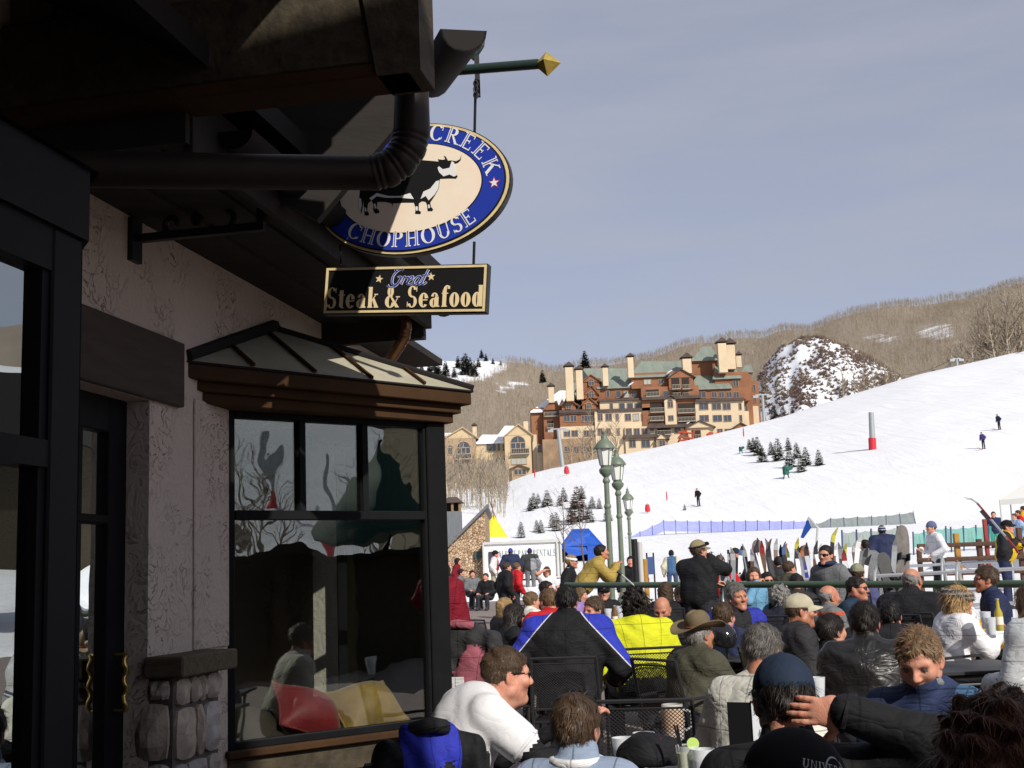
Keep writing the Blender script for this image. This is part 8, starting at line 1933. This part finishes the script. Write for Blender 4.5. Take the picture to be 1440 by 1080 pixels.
# skiers on the slope
for i, (u, y, lab, az, m) in enumerate(((1404, 605, 'higher of the two skiers carving down the right slope', 250, nav), (1382, 632, 'lower of the two skiers carving down the right slope', 240, C('jacket_purple', (.08, .06, .25))), (981, 713, 'dark figure standing alone at the foot of the slope', 230, blk), (714, 697, 'tiny dark walker on the snow above the rental board', 90, blk))):
    bpt = hit(u, y); hz_ = bpt.z + 1.63; px = project((bpt.x, bpt.y, hz_))
    c = person(lab, px, bpt.y, az, pose='stand', lean=14, jacket=m, skn=0, hair=('short', 'dark'), th=.03, gz=bpt.z, group='skiers in the distance')
    if i < 3:
        for sx in (-1, 1):
            mb = ski_mesh(1.7, .09, None); o = mb.build('ski', [skm('black'), skm('red')], c['root']); o.location = (sx * .12, -.75, .02); o.rotation_euler = (R(-90), 0, 0)

# more people around the racks and at the right of the terrace (some only in the window glass)
for i, (u, y, Y, az, pose, m, hr_, kd, lab) in enumerate(((1095, 792, 22.8, 20, 'stand', chc, ('short', 'dark'), 'male', 'person in charcoal jacket among the skis of the left rack'), (1012, 790, 23.5, 200, 'stand', red, ('bob', 'brown'), 'female', 'person in red jacket behind the silver rack at its left end'), (1132, 776, 25.5, 95, 'stand', roy, ('short', 'brown'), 'male', 'person in royal blue jacket under the blue flag'), (1216, 768, 24, 340, 'stand', gry, ('short', 'dark'), 'male', 'person in grey jacket between the leaning yellow skis'), (1266, 760, 30, 100, 'stand', drk, ('short', 'dark'), 'male', 'person in dark red behind the charcoal snowboard'), (887, 790, 27, 190, 'stand', blk, ('short', 'dark'), 'male', 'person in black jacket beside the poles at the lamp posts'), (748, 846, 15.5, 60, 'sit', fleece, ('short', 'light_brown'), 'male', 'person in cream fleece behind the red jacket'), (683, 812, 36, 200, 'sit', blk, ('short', 'brown'), 'male', 'person in black seated left of the red vest skier'), (664, 808, 37, 160, 'sit', gry, ('short', 'dark'), 'male', 'person in grey seated in front of the stone hut'), (1170, 888, 8.8, 62, 'sit', blk, ('short', 'dark'), 'male', 'dark haired person in black left of the leather jacket'), (1252, 866, 9.8, 20, 'sit', blk2, ('short', 'black'), 'male', 'black haired person in black fleece right of the leather jacket'), (1018, 868, 10.4, 40, 'sit', nav, ('short', 'brown'), 'male', 'person in navy behind the black helmet'), (1110, 800, 19.5, 60, 'stand', olv, ('short', 'brown'), 'male', 'person in olive jacket at the end of the left rack'))):
    person(lab, (u, y), Y, az, pose=pose, jacket=m, skn=1, hair=hr_, kind=kd, th=.028, b=1.1)
for i, (x, y, az, m, lab) in enumerate(((9.6, 5.2, 120, chc, 'person in charcoal jacket standing right of the terrace'), (10.4, 4.2, 60, drk, 'person in dark red jacket standing right of the terrace'))):
    q = project((x, y, ground(x, y) + 1.63)); person(lab, q, y, az, pose='stand', jacket=m, skn=1, hair=('short', 'dark'), th=.025, group='people right of the terrace')
# ================================================================ chairs, tables and the things on them
M_chair = mat('chair_iron', (.02, .02, .022), rough=.45, spec=.4)
def make_chair():
    root = empty('patio_chair', (0, 0, 0))
    for sx in (-1, 1):
        m = MB(); m.tube([(sx * .25, -.24, 0), (sx * .25, -.22, .44), (sx * .25, -.25, .62), (sx * .24, -.31, .9)], .012, n=6); m.build('rear_leg', M_chair, root)
        m = MB(); m.tube([(sx * .26, .25, 0), (sx * .26, .23, .44), (sx * .27, .22, .64), (sx * .27, .1, .66), (sx * .25, -.24, .64)], .012, n=6); m.build('front_leg', M_chair, root)
    m = MB(); m.tube([(-.25, .23, .44), (.25, .23, .44), (.25, -.22, .44), (-.25, -.22, .44), (-.25, .23, .44)], .011, n=6); m.build('seat_frame', M_chair, root)
    for a_, z_, r_ in ((.31, .9, .011), (.235, .53, .009), (.3, .86, .006)): m = MB(); m.tube([(-.245, -a_, z_), (.245, -a_, z_)], r_, n=6); m.build('back_bar', M_chair, root)
    def lattice(P, nu, nv, w_):
        mb = MB()
        for i in range(-nv, nu + 1):
            for sg in (1, -1):
                pts = []
                for j in range(nv + 1):
                    u = (i + j) / nu if sg > 0 else (i + nv - j) / nu
                    if 0 <= u <= 1: pts.append(P(u, j / nv))
                if len(pts) > 1: mb.tube(pts, w_, n=3, cap=False)
        return mb
    lattice(lambda u, v: Vector((-.24 + .48 * u, -.238 - .062 * v, .535 + .325 * v)), 22, 17, .0022).build('back_mesh', M_chair, root)['kind'] = 'stuff'
    lattice(lambda u, v: Vector((-.245 + .49 * u, -.215 + .44 * v, .44 - .015 * math.sin(math.pi * u))), 16, 14, .0022).build('seat_mesh', M_chair, root)['kind'] = 'stuff'
    return root
ch0 = make_chair(); ch_used = [False]
def chair(x, y, az, label):
    o = ch0 if not ch_used[0] else copy_tree(ch0); ch_used[0] = True
    o.location = (x, y, ground(x, y)); o.rotation_euler = (0, 0, R(-az)); return tag(o, label, 'chair', 'black patio chairs')
def stool(x, y, az, label):
    e = empty('stool', (x, y, ground(x, y)), R(-az), label, 'stool', 'black stools'); m = MB(); m.lathe([(.17, .39), (.18, .41), (.17, .425)], n=16); m.build('seat', M_chair, e)
    for k in range(4): a = .785 + k * 1.571; m = MB(); m.tube([(.19 * math.cos(a), .19 * math.sin(a), 0), (.12 * math.cos(a), .12 * math.sin(a), .4)], .013, n=6); m.build('leg', M_chair, e)
for (lab, O, az, pose, g0, root) in PEOPLE:
    if pose != 'sit' or O.y > 20: continue
    short = lab.split(' seen from')[0].split(' half hidden')[0].split(' looking')[0].split(',')[0].split(' facing')[0].split(' leaning')[0]
    w_ = short.split(); short = ' '.join(w_[:9])
    if any(k in lab for k in ('leather', 'navy cap', 'globe print', 'spiky', 'white fleece', 'wavy', 'T-shirt', 'boy with')):
        stool(O.x, O.y, az, 'backless black stool under the ' + short); continue
    d = Vector((math.sin(R(az)), math.cos(R(az)))) * .06
    chair(O.x + d.x * 0, O.y + d.y * 0, az, 'black mesh chair under the ' + short)
c = at(917, 1000, 6.5); chair(c.x, c.y + .25, 8, 'empty black mesh chair with its back to the camera in the middle foreground')
def table(x, y, w_, lab, top=M_chair):
    e = empty('patio_table', (x, y, ground(x, y)), .1, lab, 'table', 'black patio tables'); m = MB(); m.box(-w_ / 2, w_ / 2, -w_ / 2, w_ / 2, .71, .735); m.build('table_top', top, e, bevel=.006)
    for sx in (-1, 1):
        for sy in (-1, 1): m = MB(); m.tube([(sx * w_ * .44, sy * w_ * .44, 0), (sx * w_ * .4, sy * w_ * .4, .71)], .016, n=8); m.build('leg', M_chair, e)
    m = MB(); m.tube([(-w_ * .42, 0, .66), (w_ * .42, 0, .66)], .012, n=6); m.build('brace', M_chair, e); return e
for x, y, w_, lab in ((.62, 5.0, .8, 'black table in front of the boy with cups and a drink'), (1.62, 4.6, .8, 'black table between the spiky haired man and the navy cap'), (.95, 11.2, .9, 'black table between the grey jacket and the yellow jacket'), (1.95, 10.2, .9, 'black table in front of the brown felt hat man'), (3.0, 8.6, .9, 'black table right of the pale khaki cap man'), (4.3, 10.2, .9, 'black table with beer bottle beside the fur headband'), (.35, 14.3, .9, 'black table behind the long dark haired woman'), (2.5, 13.5, .9, 'black table in front of the bald man')):
    table(x, y, w_, lab)
def clear_mat(name, c, a=.45, rough=.15):
    if name in MATS: return MATS[name]
    m = bpy.data.materials.new(name); m.use_nodes = True; b = m.node_tree.nodes['Principled BSDF']; b.inputs['Base Color'].default_value = (*c, 1); b.inputs['Alpha'].default_value = a; b.inputs['Roughness'].default_value = rough
    t = m.node_tree; n = t.nodes.new('ShaderNodeTexNoise'); n.inputs['Scale'].default_value = 30; mr = t.nodes.new('ShaderNodeMapRange'); mr.inputs[3].default_value = a - .08; mr.inputs[4].default_value = min(1, a + .08); t.links.new(n.outputs[0], mr.inputs[0]); t.links.new(mr.outputs[0], b.inputs['Alpha']); MATS[name] = m; return m
M_plast = clear_mat('cup_plastic', (.75, .78, .82), .6, .35); M_lime = clear_mat('drink_lime', (.62, .66, .2), .85); M_beer = clear_mat('drink_beer', (.62, .27, .02), .9); M_gl = clear_mat('clear_glass', (.8, .85, .85), .3, .05)
def cup(px, Y, h, r, lab, m=M_plast, drink=None, zt_=None):
    p = at(px[0], px[1], Y); e = empty('cup', (p.x, Y, p.z - h), 0, lab, 'cup', 'cups on the tables'); mb = MB(); mb.lathe([(r * .72, 0), (r, h), (r * .94, h), (r * .68, .006)], n=16); mb.build('wall', m, e)
    if drink: mb = MB(); mb.lathe([(r * .66, .008), (r * .9, h * .86), (r * .1, h * .86)], n=16); mb.build('drink', drink, e)
    return e
cup((876, 1037), 4.9, .12, .045, 'short clear plastic cup left of the taller ones behind the boy'); cup((897, 1036), 5.0, .12, .045, 'clear plastic cup lying low beside the black and red cap'); cup((905, 1030), 5.1, .13, .045, 'frosted plastic cup behind the black and red cap')
e = cup((966, 1048), 4.5, .18, .042, 'tall glass of pale green drink with straws and lime', M_gl, M_lime)
for k in (0, 1): mb = MB(); mb.tube([(.01 * k, 0, .03), (-.03 - .01 * k, .01, .25)], .004, n=6); mb.build('straw', M_iron, e)
mb = MB(); mb.lathe([(.022, -.004), (.022, .004)], n=14, M=Matrix.Translation((.02, -.01, .185)) @ Matrix.Rotation(1.2, 4, 'X')); mb.build('lime_slice', mat('lime', (.35, .5, .08), rough=.5), e)
cup((988, 1053), 4.45, .16, .042, 'empty clear glass right of the green drink', M_plast)
for k, (u, y, Y, lab) in enumerate(((855, 856, 13.5, 'clear cup left of the small bottle behind the grey jacket'), (871, 852, 13.4, 'tall clear cup right of the small bottle behind the grey jacket'), (850, 894, 10.4, 'clear cup standing on the table beside the yellow jacket'), (1385, 860, 9.6, 'clear plastic cup left of the beer bottle'), (1392, 868, 9.5, 'lower clear plastic cup beside the beer bottle'), (1430, 868, 9.8, 'clear cup right of the beer bottle'), (1148, 952, 6.2, 'white paper cup beside the navy cap'))):
    cup((u, y), Y, .13, .042, lab)
p = at(945, 990, 7.3); e = empty('pitcher', (p.x, 7.3, p.z - .2), 0, 'amber beer pitcher glowing behind the empty mesh chair', 'pitcher'); mb = MB(); mb.lathe([(.06, 0), (.07, .1), (.062, .2), (.055, .2), (.06, .01)], n=18); mb.build('glass', M_gl, e); mb = MB(); mb.lathe([(.054, .012), (.064, .1), (.058, .175), (.01, .175)], n=18); mb.build('beer', M_beer, e); mb = MB(); mb.tube([(.066, 0, .05), (.11, 0, .07), (.11, 0, .15), (.062, 0, .17)], .009, n=8); mb.build('handle', M_gl, e)
def bottle(px, Y, lab, c, h=.24):
    p = at(px[0], px[1], Y); e = empty('bottle', (p.x, Y, p.z - h), 0, lab, 'bottle'); mb = MB(); mb.lathe([(.028, 0), (.031, .01), (.031, h * .56), (.014, h * .75), (.012, h), (.002, h)], n=16); mb.build('glass', c, e); mb = MB(); mb.lathe([(.0318, h * .2), (.0318, h * .45)], n=16); mb.build('label', M_scream, e); mb = MB(); mb.lathe([(.0145, h * .98), (.0145, h * 1.03), (.002, h * 1.03)], n=12); mb.build('cap', M_alu, e)
bottle((1402, 843), 9.7, 'pale beer bottle with cream label beside the fur headband woman', clear_mat('beer_bottle', (.5, .4, .06), .85)); bottle((864, 852), 13.3, 'small cream labelled bottle between two cups', clear_mat('brown_bottle', (.2, .09, .02), .9), .2)
bottle((1258, 1050), 4.1, 'yellow green bottle in front of the man with the spiky hair', clear_mat('lime_bottle', (.45, .45, .05), .8))
# cap lying on the table, menu stand, helmet
f = Field(); f.ell((0, 0, .0), (.1, .12, .085)); f.ell((.09, .02, .01), (.08, .09, .055), k=.05); f.half((0, 0, -1), .03); V, Q, _ = f.mesh(.008, folds(3, .006)); p = at(906, 1064, 4.7); e = empty('folded_cap', p, .3, 'crumpled black cap with red patch lying on the table', 'cap'); link_mesh('crown', fast_mesh('crown', V, Q, blk), e); mb = MB()
mb.smooth = True; mb.lathe([(.075, .06), (.05, .078), (.01, .084)], n=14, c=(.02, -.03, .0)); o = mb.build('patch', red, e); o.scale = (1, .6, 1.0); o.rotation_euler = (R(12), 0, .3)
p = at(1063, 1060, 3.95); e = empty('menu_stand', p, R(20), 'upright table menu card in a black holder before the white fleece', 'menu'); mb = MB(); mb.box(-.005, .085, 0, .004, -.03, .155); mb.build('card', mat('menu_card', (.55, .58, .62), rough=.5, color2=(.1, .11, .13), nscale=18, nlo=.52, nhi=.56), e); mb = MB(); mb.box(-.085, -.005, .0, .006, -.03, .155, M=Matrix.Rotation(R(-50), 4, 'Z')); mb.build('holder', M_iron, e); mb = MB(); mb.box(-.006, .088, -.003, .007, .155, .16); mb.build('rim', drk, e)
p = at(1014, 897, 9.9); f = Field(); f.ell((0, 0, 0), (.115, .135, .125)); f.half((0, .3, -1), .05, k=.01); f.cut((0, .1, -.08), (.08, .09, .06)); V, Q, _ = f.mesh(.007); e = empty('ski_helmet', p, .6, 'shiny black ski helmet on the table beside the brown felt hat', 'helmet'); link_mesh('shell', fast_mesh('shell', V, Q, mat('helmet_gloss', (.012, .012, .014), rough=.12, spec=.7)), e); mb = MB(); mb.tube([(.118 * math.cos(a), .14 * math.sin(a), .03) for a in np.linspace(R(15), R(165), 13)], .022, n=8); mb.build('goggles', M_lens, e)
# jackets hung on chairs
def hung_jacket(px, Y, az, m, m2, lab, sc_=1.0, sleeves=True):
    p = at(px[0], px[1], Y); g0 = ground(p.x, Y); ch = chair(p.x, Y, az, 'black chair holding the ' + ' '.join(lab.split()[:5])); f = Field(); z = p.z - g0
    f.cone((-.22, -.3, z - .06), (.22, -.3, z - .06), .06, .06, 0, .05); f.ell((0, -.3, z - .28), (.25, .08, .27), 0, .06); f.cone((-.1, -.29, z + .01), (.1, -.29, z + .01), .045, .045, 0, .04); f.ell((.1, -.38, z - .27), (.11, .03, .16), 1, .02)
    for sx in (-1, 1): f.cone((sx * .24, -.31, z - .07), (sx * .3, -.34, z - .38), .065, .055, 0, .04); f.cone((sx * .3, -.34, z - .38), (sx * .27, -.36, z - .62), .055, .05, 0, .03)
    V, Q, L = f.mesh(.013, folds(9, .012)); e = empty('hung_jacket', (p.x, Y, g0), R(-az), lab, 'jacket'); e.scale = (sc_, 1, 1); me = fast_mesh('body', V, Q, [m, m2], np.minimum(L, 1)); link_mesh('body', me, e); mb = MB(); mb.tube([(-.1, -.32, z + .03), (0, -.36, z + .05), (.1, -.32, z + .03)], .03, n=8); mb.build('collar', m2, e)
    mb = MB(); mb.box(-.03, .06, -.424, -.42, z - .36, z - .29); mb.build('ticket', wht, e)
hung_jacket((672, 884), 8.6, 20, chc, C('patch_mauve', (.33, .1, .13)), 'black jacket with mauve patch hung on a chair back')
hung_jacket((562, 1026), 5.0, 335, C('jacket_hung_blue', (.03, .04, .4), (.012, .012, .014), pattern=halves(.16)), blk, 'blue and black ski jacket hung on a chair by the window', .72)
